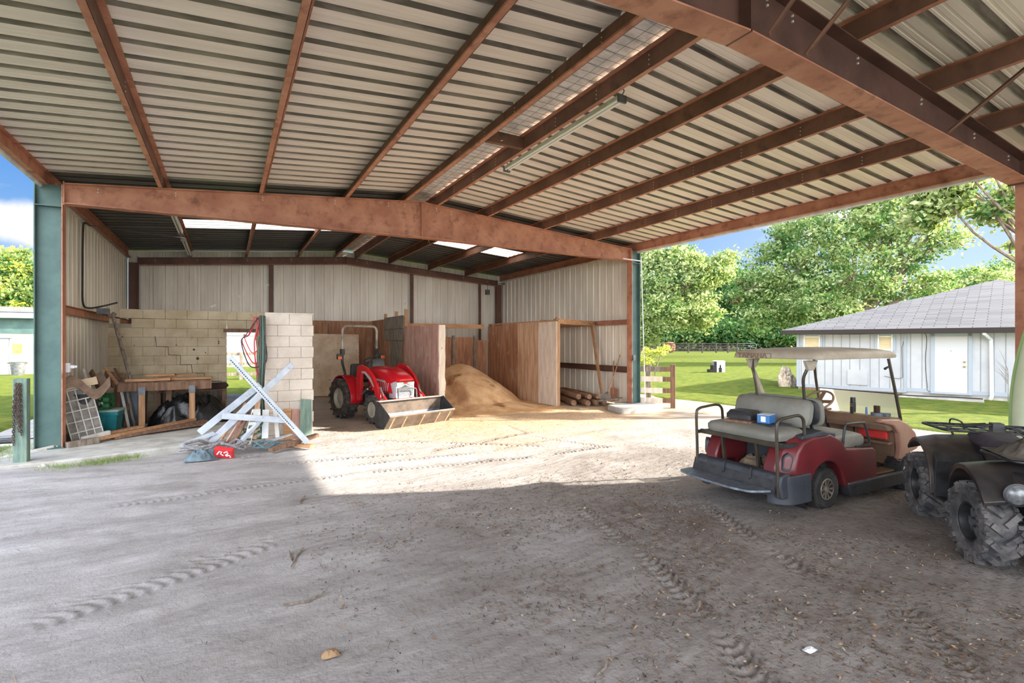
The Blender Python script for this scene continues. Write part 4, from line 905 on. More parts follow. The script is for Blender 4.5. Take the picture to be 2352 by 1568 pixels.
# crossed short timbers + green plank at the pillar
plank((.62, 9.05, .06), (1.40, 9.5, .16), .10, .06, M['oldwood'], 'dark brown timber lying across the foot of the slotted post, longer one', name='timber')
plank((.80, 9.65, .05), (1.25, 9.05, .06), .10, .05, M['wood'], 'orange brown timber under the dark one, crossing it', name='timber')
plank((.55, 9.5, .1), (1.0, 9.7, .18), .08, .02, M['wm'], 'white flat strip behind the crossed timbers', name='scrap_strip')
m = MB(); m.prism([(-.11, 0), (.11, 0), (.09, .72), (-.09, .73)], -.012, .012, 'Y'); m.bar((.0, -.014, .2), (.0, -.014, .42), .02, .004, up=(0, 1, 0)); o = m.build('green_plank', M['tealwood'], bevel=.003); o.location = (1.27, 10.0, .02); o.rotation_euler = (-.2, .04, 0); tag(o, 'dark green plank leaning on the foot of the block pillar', 'board')
m = MB(); m.box((0, 0, .28), (.13, .02, .56)); o = m.build('pine_plank', M['wood'], bevel=.003); o.location = (.98, 10.07, .02); o.rotation_euler = (-.18, 0, 0); tag(o, 'pale pine board leaning on the block pillar, left of the green plank', 'board')
m = MB(); m.box((0, 0, .27), (.13, .02, .54)); o = m.build('brown_plank', M['plypink'], bevel=.003); o.location = (1.12, 10.09, .02); o.rotation_euler = (-.18, 0, 0); tag(o, 'reddish board leaning between the pale and the green one', 'board')
# left outside: pipes, tilted sheet, stones
for k, (a0, b0, r_, mm, lab) in enumerate((((-4.6, 11.8, .18), (-2.9, 11.4, .22), .03, 'grey', 'uppermost grey pipe lying outside behind the teal post'), ((-4.6, 11.6, .1), (-2.85, 11.15, .12), .028, 'white', 'white pipe lying outside behind the teal post'), ((-4.5, 11.3, .05), (-2.9, 11.0, .08), .03, 'grey', 'lower grey pipe lying on the grass behind the teal post'), ((-3.1, 9.75, .07), (-2.35, 10.6, .12), .05, 'offwhite', 'fat white pipe end beside the foot of the teal column'), ((-3.3, 10.0, .04), (-2.75, 10.5, .07), .03, 'offwhite', 'thin white pipe on the ground left of the column'), ((-4.5, 11.9, .07), (-2.9, 11.75, .1), .04, 'black', 'black pipe at the back of the pipe heap'))):
    m = MB(); m.cyl(a0, b0, r_, 10); tag(m.build('pipe', M[mm], smooth=True), lab, 'pipe', 'pipes lying outside at left')
m = MB(); m.prism([(-.5, 0), (.24, 0), (-.06, .62), (-.34, .7)], -.04, .04, 'Y'); o = m.build('concrete_slab', mat('mossy concrete', S(128, 124, 108), S(104, 104, 84), 5, rough=.95, bump=.4), bevel=.01); o.location = (-3.2, 10.25, .0); o.rotation_euler = (-.2, 0, .1); tag(o, 'mossy grey slab piece propped at the left edge of the photo', 'slab piece')
def rock(name, c, s_, m_, seed, lab, cat='stone', sub=3):
    import bmesh
    bm = bmesh.new(); bmesh.ops.create_icosphere(bm, subdivisions=sub, radius=1)
    for v in bm.verts:
        k = 1 + .35 * mnoise.noise(v.co * 1.3 + Vector((seed, 0, 0))) + .15 * mnoise.noise(v.co * 3.5 + Vector((0, seed, 0))) + .06 * mnoise.noise(v.co * 8)
        v.co = Vector((v.co.x * s_[0] * k, v.co.y * s_[1] * k, max(v.co.z, -.5) * s_[2] * k))
    me = bpy.data.meshes.new(name); bm.to_mesh(me); bm.free(); me.materials.append(m_)
    o = bpy.data.objects.new(name, me); COL.objects.link(o); o.location = c; tag(o, lab, cat); return o
rock('stone', (-2.22, 9.42, .03), (.07, .06, .06), M['concrete'], 4, 'grey stone at the corner of the concrete slab')
rock('stone', (-2.26, 9.22, .01), (.05, .04, .03), M['oldwood'], 9, 'small dark stone on the sand below the teal post')
# leaf clump / dead weeds on slab edge
# ================= VEHICLES =================
def tyre(mb, r, w, rim_r, n=40, axis='Y', c=(0, 0, 0), crown=.02):
    h = w / 2
    prof = [(rim_r, -h * .75), (rim_r + .01, -h * .92), (r * .72 + rim_r * .28, -h * 1.0), (r - .035, -h * .97), (r - .012, -h * .80), (r, -h * .4), (r + .002, 0), (r, h * .4), (r - .012, h * .80), (r - .035, h * .97), (r * .72 + rim_r * .28, h * 1.0), (rim_r + .01, h * .92), (rim_r, h * .75), (rim_r - .015, 0)]
    mb.lathe(prof, c, axis, n, closed=True)
def lugs(mb, r, w, n, hgt, lw, angle, c=(0, 0, 0), wrap=.05):
    for k in range(n):
        for s in (-1, 1):
            a = 2 * PI * (k + (.5 if s > 0 else 0)) / n
            pts = []
            for t in (0.02, .4, .8, 1.0):
                aa = a + angle * t; y = s * t * w / 2; rr = r + hgt * (1 if t < .95 else .2) 
                pts.append(Vector((rr * math.cos(aa), y, rr * math.sin(aa))))
            aa = a + angle * 1.08; rr = r - wrap; pts.append(Vector((rr * math.cos(aa), s * (w / 2 + .006), rr * math.sin(aa))))
            cc = Vector(c)
            for p, q in zip(pts[:-1], pts[1:]):
                m_ = (p + q) / 2; up = Vector((m_.x, 0, m_.z)).normalized() if abs(q.y - p.y) > .02 else Vector((m_.x, s * 2, m_.z)).normalized()
                mb.bar(p - up * hgt * .3 + cc, q - up * hgt * .3 + cc, lw, hgt * 1.7, up=up)
def rim(mb, rr, w, c=(0, 0, 0), side=-1, n=32, dish=.5):
    h = w / 2; s = side
    mb.lathe([(rr + .004, s * h * .95), (rr - .012, s * h * .93), (rr - .02, s * h * .6), (rr * .86, s * h * (.6 - dish)), (rr * .45, s * h * (.75 - dish)), (rr * .30, s * h * (.95 - dish)), (rr * .16, s * h * (1.0 - dish)), (0.001, s * h * (1.0 - dish))], c, 'Y', n)
    mb.lathe([(rr + .004, -s * h * .95), (rr - .02, -s * h * .6), (rr * .8, -s * h * .2), (.001, -s * h * .1)], c, 'Y', n)
def holes(mb, rr, n, y, r_, c=(0, 0, 0)):
    for k in range(n):
        a = 2 * PI * k / n; mb.cyl((c[0] + rr * math.cos(a), c[1] + y, c[2] + rr * math.sin(a)), (c[0] + rr * math.cos(a), c[1] + y * 1.04, c[2] + rr * math.sin(a)), r_, 8)
M['tred'] = mat('glossy tractor red', S(196, 30, 40), S(180, 24, 34), 2, rough=.25); M['rimgrey'] = mat('dusty beige grey rim', S(176, 170, 158), S(156, 148, 136), 6, rough=.5)
M['orange'] = mat('orange lamp lens', S(220, 96, 40), rough=.2); M['glasslens'] = mat('clear headlamp lens', S(190, 194, 200), rough=.08, metal=.6); M['silver'] = mat('silver grille plastic', S(196, 200, 206), S(180, 184, 190), 3, rough=.3, metal=.3)
M['bucketin'] = mat('worn bare bucket steel', S(120, 130, 146), S(150, 160, 176), 8, rough=.35, metal=.6, spots=S(200, 204, 210), spot_scale=30, spot_lo=.6, spot_hi=.66)
M['bucketout'] = mat('muddy black bucket', S(120, 104, 90), S(92, 80, 70), 5, rough=.7, bump=.2)
def tractor():
    T = empty('tractor', (2.96, 12.72, 0), math.radians(-73)); tag(T, 'small red tractor with a front loader bucket parked in the plywood bay', 'tractor')
    # wheels
    for s in (-1, 1):
        m = MB(); tyre(m, .435, .30, .23); lugs(m, .43, .30, 16, .03, .035, .30); o = m.build('rear_wheel', M['rubber'], T, smooth=True); o.location = (0, s * .54, .46)
        m = MB(); rim(m, .232, .28, side=s, dish=.2); holes(m, .10, 6, s * .12, .01); m.build('rim', M['rimgrey'], o, smooth=True)
        m = MB(); tyre(m, .295, .19, .16); lugs(m, .29, .19, 15, .018, .024, .32); o = m.build('front_wheel', M['rubber'], T, smooth=True); o.location = (1.36, s * .53, .31); o.rotation_euler = (0, 0, 0)
        m = MB(); rim(m, .162, .17, side=s, dish=.25); holes(m, .07, 5, s * .07, .008); m.build('rim', M['rimgrey'], o, smooth=True)
        # fender
        secs = []
        for k in range(13):
            a = math.radians(200 - k * 17.5) ; rr = .53 + (.02 if k in (5, 6, 7) else 0)
            x, z = rr * math.cos(a), .46 + rr * math.sin(a)
            if k <= 1: continue
            x2, z2 = (rr - .025) * math.cos(a), .46 + (rr - .025) * math.sin(a)
            secs.append([(x, s * .38, z), (x, s * .64, z), (x2, s * .64, z2), (x2, s * .38, z2)])
        m = MB(); m.loft(secs); m.prism([(-.50, .5), (-.42, .92), (.1, 1.0), (.42, .9), (.56, .5), (.5, .36), (-.4, .36)], s * .36, s * .385, 'Y'); m.build('fender', M['tred'], T, bevel=.012, smooth=True)
    # chassis, transmission, axle
    m = MB(); m.box((.1, 0, .48), (.6, .4, .42)); m.box((.85, 0, .5), (1.1, .26, .3)); m.box((1.5, 0, .42), (.35, .3, .2)); m.cyl((0, -.42, .46), (0, .42, .46), .1, 14); m.build('chassis', M['grey'], T, bevel=.02)
    m = MB(); m.cyl((1.36, -.45, .31), (1.36, .45, .31), .05, 10); m.box((1.36, 0, .34), (.12, .5, .1)); m.build('front_axle', M['black'], T)
    m = MB(); m.box((.42, 0, .62), (.62, .86, .03)); m.box((.45, -.42, .5), (.1, .08, .3)); m.build('foot_platform', M['black'], T, bevel=.008)
    # hood
    def hs(x, w, zt, zb, rr): return [(x, y, z) for y, z in round_poly([(-w, zb), (-w * 1.0, zt - .07), (-w * .62, zt), (w * .62, zt), (w, zt - .07), (w, zb)], [.01, rr, rr, rr, rr, .01], 4)]
    m = MB(); m.loft([hs(.66, .27, 1.22, .82, .05), hs(.95, .285, 1.225, .80, .06), hs(1.3, .285, 1.19, .78, .06), hs(1.58, .27, 1.10, .88, .06), hs(1.72, .25, 1.02, .92, .05), hs(1.77, .22, .97, .93, .03)]); m.build('hood', M['tred'], T, smooth=True)
    m = MB(); m.bar((.9, 0, 1.232), (1.5, 0, 1.165), .03, .008); m.build('hood_crease', M['tred'], T)
    # side louvre panels
    for s in (-1, 1):
        m = MB(); m.prism([(.74, .66), (.74, .93), (1.55, .90), (1.64, .66)], s * .262, s * .275, 'Y'); m.build('side_panel', M['tred'], T)
        m = MB()
        for k in range(9): m.bar((.86 + k * .075, s * .278, .70), (.90 + k * .075, s * .278, .88), .012, .02, up=(0, 1, 0))
        m.prism([(.80, .94), (.84, .98), (1.38, .93), (1.42, .88)], s * .286, s * .29, 'Y'); m.build('side_vent', M['silver'], T)
    # nose: grille, headlamps
    def ns(x, w, zt, zb): return [(x, y, z) for y, z in round_poly([(-w, zb), (-w, zt), (w, zt), (w, zb)], .03, 3)]
    m = MB(); m.loft([ns(1.5, .262, .95, .55), ns(1.68, .255, .94, .54), ns(1.74, .235, .93, .56)]); m.build('nose', M['silver'], T, smooth=True)
    m = MB(); m.prism([(-.19, .60), (.19, .60), (.21, .78), (.08, .80), (0, .84), (-.08, .80), (-.21, .78)], 1.742, 1.75, 'X')
    m.build('grille', mat('dark grille mesh', S(70, 74, 80), S(110, 114, 120), 60, rough=.5), T)
    m = MB()
    for k in range(9): m.bar((1.752, -.18, .61 + .021 * k), (1.752, .18, .61 + .021 * k), .004, .005)
    m.build('grille_bars', M['silver'], T)
    for s in (-1, 1):
        m = MB(); m.prism([(s * .03, .875), (s * .09, .83), (s * .225, .81), (s * .235, .915), (s * .07, .925)], 1.735, 1.757, 'X'); m.build('headlamp', M['glasslens'], T, bevel=.006)
    m = MB(); m.prism([(-.06, .90), (0, .86), (.06, .90), (0, .93)], 1.745, 1.768, 'X'); m.build('badge', M['tred'], T)
    m = MB(); m.box((1.70, 0, .53), (.12, .5, .06)); m.build('nose_bumper', M['tred'], T, bevel=.01)
    # guard hoop
    m = MB(); m.tube(smooth_path([(1.80, -.24, .36), (1.83, -.24, .58), (1.83, -.23, .74)], 4) + smooth_path([(1.83, -.20, .76), (1.83, .20, .76)], 2) + smooth_path([(1.83, .23, .74), (1.83, .24, .58), (1.80, .24, .36)], 4), .014, 8); m.build('guard_hoop', M['grey'], T, smooth=True)
    # dash and steering wheel, seat
    m = MB(); m.loft([[(x_, y_, z_) for x_, y_, z_ in ((.50, -.16, .62), (.70, -.16, .62), (.70, .16, .62), (.50, .16, .62))], [(x_, y_, z_) for x_, y_, z_ in ((.46, -.17, 1.1), (.68, -.2, 1.2), (.68, .2, 1.2), (.46, .17, 1.1))], [(x_, y_, z_) for x_, y_, z_ in ((.42, -.15, 1.26), (.60, -.17, 1.42), (.60, .17, 1.42), (.42, .15, 1.26))]]); m.build('dashboard', M['black'], T, bevel=.04, seg=3, smooth=True)
    m = MB(); c = Vector((.34, .0, 1.36)); ax = Vector((-.42, 0, .9)).normalized(); u = Vector((0, 1, 0)); v = ax.cross(u)
    m.tube([c + (u * math.cos(a) + v * math.sin(a)) * .18 for a in [2 * PI * k / 24 for k in range(24)]], .014, 8, closed=True)
    for a in (.5, 2.6, 4.7): m.bar(c - ax * .03, c + (u * math.cos(a) + v * math.sin(a)) * .18, .03, .01)
    m.cyl(c - ax * .03, c - ax * .2, .025, 10); m.build('steering_wheel', M['black'], T, smooth=True)
    m = MB(); m.loft([[(x, y, z) for x, y in round_poly([(-.2, -.22), (.24, -.22), (.24, .22), (-.2, .22)], .06)] for z in (.82, .9)]); m.loft([[(-.22 - .1 * t, y, z) for y, z in round_poly([(-.22, .9), (.22, .9), (.2, 1.25), (-.2, 1.25)], .06)] for t in (0, 1)]); m.build('seat', M['black'], T, bevel=.015)
    # roll bar
    path = [(-.02, -.47, .85), (-.06, -.47, 1.02), (-.2, -.47, 1.3), (-.2, -.47, 1.55)]
    lowL = smooth_path(path, 4); lowR = [Vector((p.x, -p.y, p.z)) for p in lowL]
    for q in (lowL, lowR):
        m = MB(); m.tube(q, .032, 8); m.box((-.2, q[-1].y, 1.55), (.09, .08, .14)); m.build('roll_bar_lower', M['black'], T, smooth=True)
    top = [Vector((-.2, -.47, 1.6)), Vector((-.2, -.47, 2.02))] + [Vector((-.2, -.35 + .12 * math.cos(a), 2.04 + .14 * math.sin(a))) for a in [PI - PI / 2 * k / 6 for k in range(7)]]
    top = top + [Vector((p.x, -p.y, p.z)) for p in reversed(top)]
    m = MB(); m.tube(top, .03, 8); m.build('roll_bar', mat('dull olive grey bar', S(176, 168, 150), S(120, 112, 100), 3, rough=.4), T, smooth=True)
    for s in (-1, 1):
        m = MB(); m.box((-.14, s * .58, 1.44), (.06, .12, .13)); m.bar((-.2, s * .47, 1.42), (-.15, s * .55, 1.42), .02, .02); o = m.build('warning_lamp', M['black'], T, bevel=.015)
        m = MB(); m.box((-.10, s * .585, 1.41), (.03, .10, .08)); m.build('lens', M['orange'], o, bevel=.01)
    # loader: posts, arms, cylinders
    for s in (-1, 1):
        y = s * .50
        m = MB(); m.prism(round_poly([(.58, .45), (.74, .45), (.78, 1.14), (.70, 1.22), (.60, 1.18), (.55, .9)], .04), y - .035, y + .035, 'Y'); m.build('loader_post', M['tred'], T, bevel=.006)
        arm = [(.62, 1.20), (.72, 1.26), (.95, 1.21), (1.25, 1.02), (1.48, .78), (1.60, .5), (1.80, .22), (1.94, .20), (1.92, .32), (1.76, .55), (1.66, .78), (1.52, .98), (1.32, 1.1)]
        arm = [(.62, 1.13), (.66, 1.24), (.80, 1.28), (1.05, 1.22), (1.32, 1.04), (1.52, .78), (1.62, .50), (1.80, .36), (1.86, .24), (1.80, .16), (1.66, .22), (1.50, .42), (1.38, .70), (1.20, .92), (.98, 1.06), (.78, 1.12)]
        m = MB(); m.prism(round_poly(arm, .03, 2), y + s * .03 - .03, y + s * .03 + .03, 'Y'); m.build('loader_arm', M['tred'], T, bevel=.008)
        m = MB(); m.prism([(.86, 1.13), (1.02, 1.13), (1.24, 1.0), (1.38, .82), (1.36, .80), (1.2, .95), (1.0, 1.08), (.86, 1.10)], y + s * .062, y + s * .066, 'Y'); m.build('arm_stripe', M['silver'], T)
        m = MB(); m.cyl((1.52, y, .80), (1.72, y, .52), .026, 10); m.cyl((1.72, y, .52), (1.90, y, .36), .014, 8); m.build('tilt_cylinder', M['steel'], T, smooth=True)
        m = MB(); m.cyl((.72, y - s * .0, .58), (1.02, y, .74), .03, 10); m.cyl((1.02, y, .74), (1.28, y, .86), .015, 8); m.build('lift_cylinder', M['steel'], T, smooth=True)
        m = MB(); m.bar((1.62, y, .66), (1.86, y, .48), .05, .02); m.build('link', M['tred'], T)
    m = MB(); m.box((1.60, 0, .42), (.08, 1.05, .10)); m.build('torque_tube', M['black'], T, bevel=.01)
    # bucket
    W = .84; side_poly = [(1.90, .04), (1.88, .28), (1.93, .55), (2.03, .56), (2.42, .30), (2.44, .27), (2.20, .01), (2.0, .0)]
    BK = MB(); inner = [(1.90, .05), (1.885, .28), (1.93, .55), (1.95, .55), (1.905, .28), (1.92, .075), (2.01, .03), (2.2, .035), (2.43, .29), (2.445, .275), (2.21, .0), (2.0, .0)]
    BK.prism(inner, -W, W, 'Y'); bk = BK.build('bucket', M['bucketout'], T, bevel=.003)
    bk_l = MB()
    bk_l.prism([(1.907, .275), (1.922, .083), (2.01, .038), (2.2, .043), (2.42, .287), (2.425, .295), (2.2, .05), (2.01, .045), (1.93, .09), (1.915, .275)], -W + .02, W - .02, 'Y'); bk_l.build('worn_lining', M['bucketin'], bk)
    for s in (-1, 1):
        m = MB(); m.prism(side_poly, s * W - .008, s * W + .008, 'Y'); m.build('side_plate', M['black'], bk, bevel=.002)
    m = MB(); m.box((1.965, 0, .555), (.09, 2 * W, .02)); m.build('top_lip', M['rimgrey'], bk, bevel=.003)
    m = MB(); m.bar((2.40, -W, .27), (2.40, W, .27), .10, .016, up=(-.7, 0, .7)); m.build('cutting_edge', M['rimgrey'], bk)
    for y in (-.72, -.42, 0.03, .44, .73):
        m = MB(); m.bar((2.21, y, -.006 + .01), (2.42, y, .255), .035, .014, up=(.75, 0, -.65)); m.build('wear_strip', M['plytan'], bk)
tractor()
def frustum_ring(x, ys, zs): return [(x, y, z) for y, z in zip(ys, zs)]
M['cred'] = mat('faded dark red body', S(106, 36, 40), S(86, 30, 34), 2, rough=.35, spots=S(150, 120, 110), spot_scale=26, spot_lo=.74, spot_hi=.76); M['vinyl'] = mat('grey green vinyl', S(132, 130, 120), S(116, 114, 106), 3, rough=.5)
M['cartgrey'] = mat('dark blue grey plastic', S(60, 63, 70), S(48, 51, 57), 4, rough=.55); M['cream'] = mat('dirty cream plastic', S(176, 164, 146), S(158, 144, 126), 2.5, rough=.55); M['taupe'] = mat('brown taupe plastic', S(140, 112, 90), S(120, 94, 76), 3, rough=.5)
M['olive'] = mat('dark olive painted tube', S(74, 66, 54), S(60, 54, 46), 6, rough=.35, metal=.3); M['diamond'] = mat('worn tread plate', S(104, 112, 122), S(130, 138, 148), 14, rough=.35, metal=.5, bump=.4, bscale=40)
def glass_mat():
    m = bpy.data.materials.new('hazy plastic windscreen'); m.use_nodes = True; N = m.node_tree.nodes; L = m.node_tree.links; N.clear()
    o = N.new('ShaderNodeOutputMaterial'); t = N.new('ShaderNodeBsdfTransparent'); g = N.new('ShaderNodeBsdfGlossy'); d = N.new('ShaderNodeBsdfTranslucent'); a = N.new('ShaderNodeMixShader'); b = N.new('ShaderNodeMixShader')
    t.inputs[0].default_value = (.86, .87, .83, 1); g.inputs['Roughness'].default_value = .1; d.inputs[0].default_value = (.9, .88, .8, 1); a.inputs[0].default_value = .34; b.inputs[0].default_value = .06
    L.new(t.outputs[0], a.inputs[1]); L.new(d.outputs[0], a.inputs[2]); L.new(a.outputs[0], b.inputs[1]); L.new(g.outputs[0], b.inputs[2]); L.new(b.outputs[0], o.inputs[0]); return m
M['windscreen'] = glass_mat()
def text_mesh(s, size, extrude, name, m_, parent, loc, rot, sx=1.0):
    cu = bpy.data.curves.new('txt', 'FONT'); cu.body = s; cu.size = size; cu.extrude = extrude; cu.align_x = 'CENTER'; cu.align_y = 'CENTER'
    t = bpy.data.objects.new('txt', cu); COL.objects.link(t); dg = bpy.context.evaluated_depsgraph_get(); me = bpy.data.meshes.new_from_object(t.evaluated_get(dg))
    bpy.data.objects.remove(t); me.name = name; me.materials.clear(); me.materials.append(m_)
    o = bpy.data.objects.new(name, me); COL.objects.link(o); o.parent = parent; o.location = loc; o.rotation_euler = rot; o.scale = (sx, 1, 1); return o
def cushion(mb, x0, x1, y0, y1, z0, z1, r=.06, crown=.02):
    def ring(k, z): return [(x, y, z) for x, y in round_poly([(x0 + k, y0 + k), (x1 - k, y0 + k), (x1 - k, y1 - k), (x0 + k, y1 - k)], r, 4)]
    h = z1 - z0; mb.loft([ring(.012, z0), ring(0, z0 + h * .25), ring(0, z0 + h * .65), ring(.02, z0 + h * .88), ring(.06, z1), ring(.14, z1 + crown)])
def cart():
    K = empty('golf_cart', (5.65, 3.70, 0), math.radians(-2)); tag(K, 'dark red golf cart with a cream roof and a rear-facing bench seat', 'golf cart')
    # local: x forward from the rear axle, y left (far side +)
    for nm, x in (('rear_wheel', 0), ('front_wheel', 1.62)):
        for s in (-1, 1):
            m = MB(); tyre(m, .215, .19, .115, 36)
            for k in range(40):
                a = 2 * PI * k / 40
                for y in (-.06, -.02, .02, .06): m.box((.216 * math.cos(a + y), y, .216 * math.sin(a + y)), (.012, .03, .02), rot=(0, -a - y, 0))
            o = m.build(nm, M['rubberclean'], K, smooth=True); o.location = (x, s * .47, .215)
            m = MB(); rim(m, .118, .16, side=s, dish=.35); m.build('rim', M['black'], o, smooth=True)
            m = MB()
            m.lathe([(.118, s * .086), (.108, s * .092), (.098, s * .088)], (0, 0, 0), 'Y', 28)
            m.lathe([(.034, s * .05), (.030, s * .092), (.001, s * .095)], (0, 0, 0), 'Y', 20)
            for k in range(10):
                a = 2 * PI * k / 10; m.bar((.03 * math.cos(a), s * .075, .03 * math.sin(a)), (.103 * math.cos(a), s * .086, .103 * math.sin(a)), .014, .01, up=(0, 1, 0), w2=.026, h2=.01)
            m.build('hub_cap', mat('tarnished wheel cover', S(150, 140, 126), S(110, 100, 90), 12, rough=.35, metal=.5), o, smooth=True)
    m = MB(); m.cyl((0, -.4, .215), (0, .4, .215), .04, 10); m.box((0, 0, .25), (.3, .3, .22)); m.box((.8, 0, .25), (2.3, .7, .08)); m.box((1.62, 0, .22), (.1, .8, .06)); m.build('chassis', M['black'], K, bevel=.01)
    # rear quarter panels (with the wheel arch cut) on both sides
    ar = [(.30 * math.cos(a), .215 + .30 * math.sin(a)) for a in [math.radians(10 + 160 * k / 12) for k in range(13)]]
    for s in (-1, 1):
        outer = [(-.70, .42), (-.70, .50), (-.62, .66), (-.50, .78), (-.30, .82), (.05, .80), (.25, .72), (.34, .62), (.86, .585), (.92, .54), (.95, .22), (.32, .20)] + ar + [(-.34, .36), (-.36, .42)]
        outB = [(-.54, .42), (-.54, .50), (-.49, .645), (-.41, .75), (-.26, .79)] + outer[5:]
        m = MB(); m.loft([[(x, s * y, z) for x, z in pr_] for y, pr_ in ((.30, outer), (.45, outer), (.565, outB))]); m.build('rear_body_panel', M['cred'], K, bevel=.02, seg=3, smooth=True)
        # fender top: taper inward
        m = MB(); m.loft([[(x, s * y, z) for x, y, z in ((-.62, .34, .56), (-.64, .50, .60), (-.66, .50, .45), (-.6, .34, .45))], [(x, s * y, z) for x, y, z in ((-.40, .28, .80), (-.44, .50, .80), (-.5, .52, .5), (-.4, .3, .5))], [(x, s * y, z) for x, y, z in ((.0, .28, .83), (.0, .50, .81), (.0, .52, .55), (.0, .3, .5))], [(x, s * y, z) for x, y, z in ((.3, .28, .70), (.3, .5, .68), (.3, .52, .5), (.3, .3, .5))]]); m.build('fender_top', M['cred'], K, bevel=.03, seg=3, smooth=True)
        m = MB(); m.loft([[(x, s * y, z + .012) for x, y, z in ((-.40, .22, .80), (-.40, .54, .80), (-.40, .54, .76), (-.40, .22, .76))], [(x, s * y, z + .014) for x, y, z in ((-.1, .22, .85), (-.1, .572, .835), (-.1, .572, .78), (-.1, .22, .78))], [(x, s * y, z + .012) for x, y, z in ((.18, .24, .80), (.18, .54, .79), (.18, .54, .74), (.18, .24, .74))]]); m.build('scuff_cap', M['cartgrey'], K, bevel=.012, smooth=True)
        # arch liner
        m = MB(); m.lathe([(.30, -.06), (.30, .12)], (0, s * .36 + (0 if s > 0 else -.06), .215), 'Y', 30); m.build('wheel_arch', M['black'], K)
        # rounded rear corner with the lamp set in it
        m = MB(); rings = []
        for z, rr_, ins in ((.42, .26, 0.0), (.50, .26, 0.0), (.60, .245, .01), (.70, .21, .03), (.77, .15, .07), (.80, .06, .14)):
            ring = [(-.44 - ins * .3 - rr_ * math.cos(a), s * (.30 + rr_ * math.sin(a)), z) for a in [math.radians(-8 + 106 * k / 10) for k in range(11)]]
            ring += [(-.30, s * (.30 + rr_ - ins * .2), z), (-.30, s * .28, z)]; rings.append(ring)
        # tail lamp
        poly = round_poly([(-.675, .47), (-.59, .46), (-.555, .61), (-.60, .655), (-.655, .62)], .03)
        cpos = Vector((-.606, s * .508, .565)); o = MB().prism([(x + .62, z - .56) for x, z in poly], -.022, .022, 'Y').build('tail_lamp', M['cartgrey'], K, bevel=.006); o.location = cpos; o.rotation_euler = Euler((0, 0, s * math.radians(35)))
        inn = [((x + .62) * .74, (z - .56) * .74) for x, z in poly]; MB().prism(inn, -.027, .027, 'Y').build('lens', mat('dusty red lens', S(132, 92, 92), S(120, 80, 80), 5, rough=.3), o, bevel=.005)
        # sill
        m = MB(); m.prism([(.36, .215), (.92, .235), (1.56, .235), (1.56, .12), (1.4, .09), (.42, .08)], s * .46, s * .575, 'Y'); m.build('sill', M['black'], K, bevel=.012)
        m = MB(); m.bar((.36, s * .57, .232), (1.56, s * .57, .246), .03, .012); m.build('sill_trim', M['grey'], K)
        # arm hoop of the front seat
        m = MB(); m.tube(round_path := smooth_path([(.34, s * .52, .60), (.38, s * .52, .84), (.44, s * .52, .875), (.72, s * .52, .87), (.77, s * .52, .84), (.86, s * .52, .64), (.78, s * .52, .61), (.62, s * .50, .60)], 5), .013, 8); m.build('arm_rail', M['black'], K, smooth=True)
        # rear seat hoop
        m = MB(); pth = smooth_path([(-.76, s * .52, .22), (-.77, s * .52, .6), (-.78, s * .52, .93), (-.74, s * .52, 1.0), (-.62, s * .52, 1.02), (-.44, s * .52, 1.03), (-.36, s * .52, .99), (-.34, s * .52, .9), (-.33, s * .52, .72)], 5)
        m.tube(pth, .0165, 8); m.build('rear_seat_rail', M['olive'], K, smooth=True)
        m = MB(); m.bar((-.76, s * .52, .73), (-.30, s * .52, .73), .03, .035); m.build('seat_rail', M['black'], K)
        m = MB(); m.bar((-.69, s * .22, .72), (-.64, s * .22, .34), .035, .025); m.build('seat_support', M['olive'], K)
    # rear tub, bumper, footboard
    m = MB(); m.box((-.42, 0, .33), (.5, .78, .02)); m.box((-.16, 0, .52), (.03, .76, .42)); m.build('bag_well', M['cartgrey'], K)
    m = MB()
    prof = [(-.74, .20), (-.78, .34), (-.76, .44), (-.68, .46), (-.60, .44), (-.58, .2)]
    m.prism(prof, -.56, .56, 'Y'); m.build('rear_bumper', M['cartgrey'], K, bevel=.02, seg=3, smooth=True)
    for s in (-1, 1):
        m = MB(); pl = round_poly([(-.77, s * .38), (-.77, s * .47), (-.66, s * .58), (-.30, s * .58), (-.30, s * .38)], [0, .05, .07, .02, 0]); m.loft([[(x * (.97 if z < .2 else 1) , y, z) for x, y in pl] for z in (.13, .17, .36, .43)]); m.build('bumper_corner', M['cartgrey'], K, bevel=.03, seg=3, smooth=True)
    m = MB(); m.prism(round_poly([(-.80, -.50), (-1.02, -.40), (-1.08, -.2), (-1.08, .3), (-1.0, .58), (-.78, .60)], .05), .27, .295, 'Z'); m.build('footboard', M['diamond'], K, bevel=.006)
    m = MB(); m.prism([(-.80, .25), (-.80, .30), (-.76, .42), (-.74, .42), (-.74, .25)], -.5, .56, 'Y'); m.build('footboard_bracket', M['black'], K)
    m = MB()
    for y in (-.22, .12): m.tube([(-.775, y, .46), (-.79, y, .36), (-.78, y + .03, .32)], .008, 5)
    m.build('bungee', M['black'], K)
    # crumpled bags in the well -> separate top level thing below
    # rear seat
    m = MB(); m.box((-.70, 0, .735), (.04, 1.04, .05)); m.box((-.50, 0, .735), (.42, .98, .02)); m.build('seat_frame', M['olive'], K, bevel=.004)
    m = MB(); cushion(m, -.70, -.20, -.46, .47, .76, .875, .10); m.build('rear_cushion', M['vinyl'], K, smooth=60)
    def backrest(xb, xf, lean, z0, z1, y0, y1):
        m = MB(); secs = []
        for t, k in ((0, .05), (.2, .0), (.75, 0.0), (1.0, .06)):
            ring = [(xb + (xf - xb) * t + lean * (z - z0), y, z) for y, z in round_poly([(y0 + k, z0 + k), (y1 - k, z0 + k), (y1 - k, z1 - k), (y0 + k, z1 - k)], .11, 5)]
            secs.append(ring)
        return m.loft(secs)
    backrest(-.10, -.22, .22, .86, 1.16, -.46, .48).build('rear_backrest', M['vinyl'], K, smooth=60)
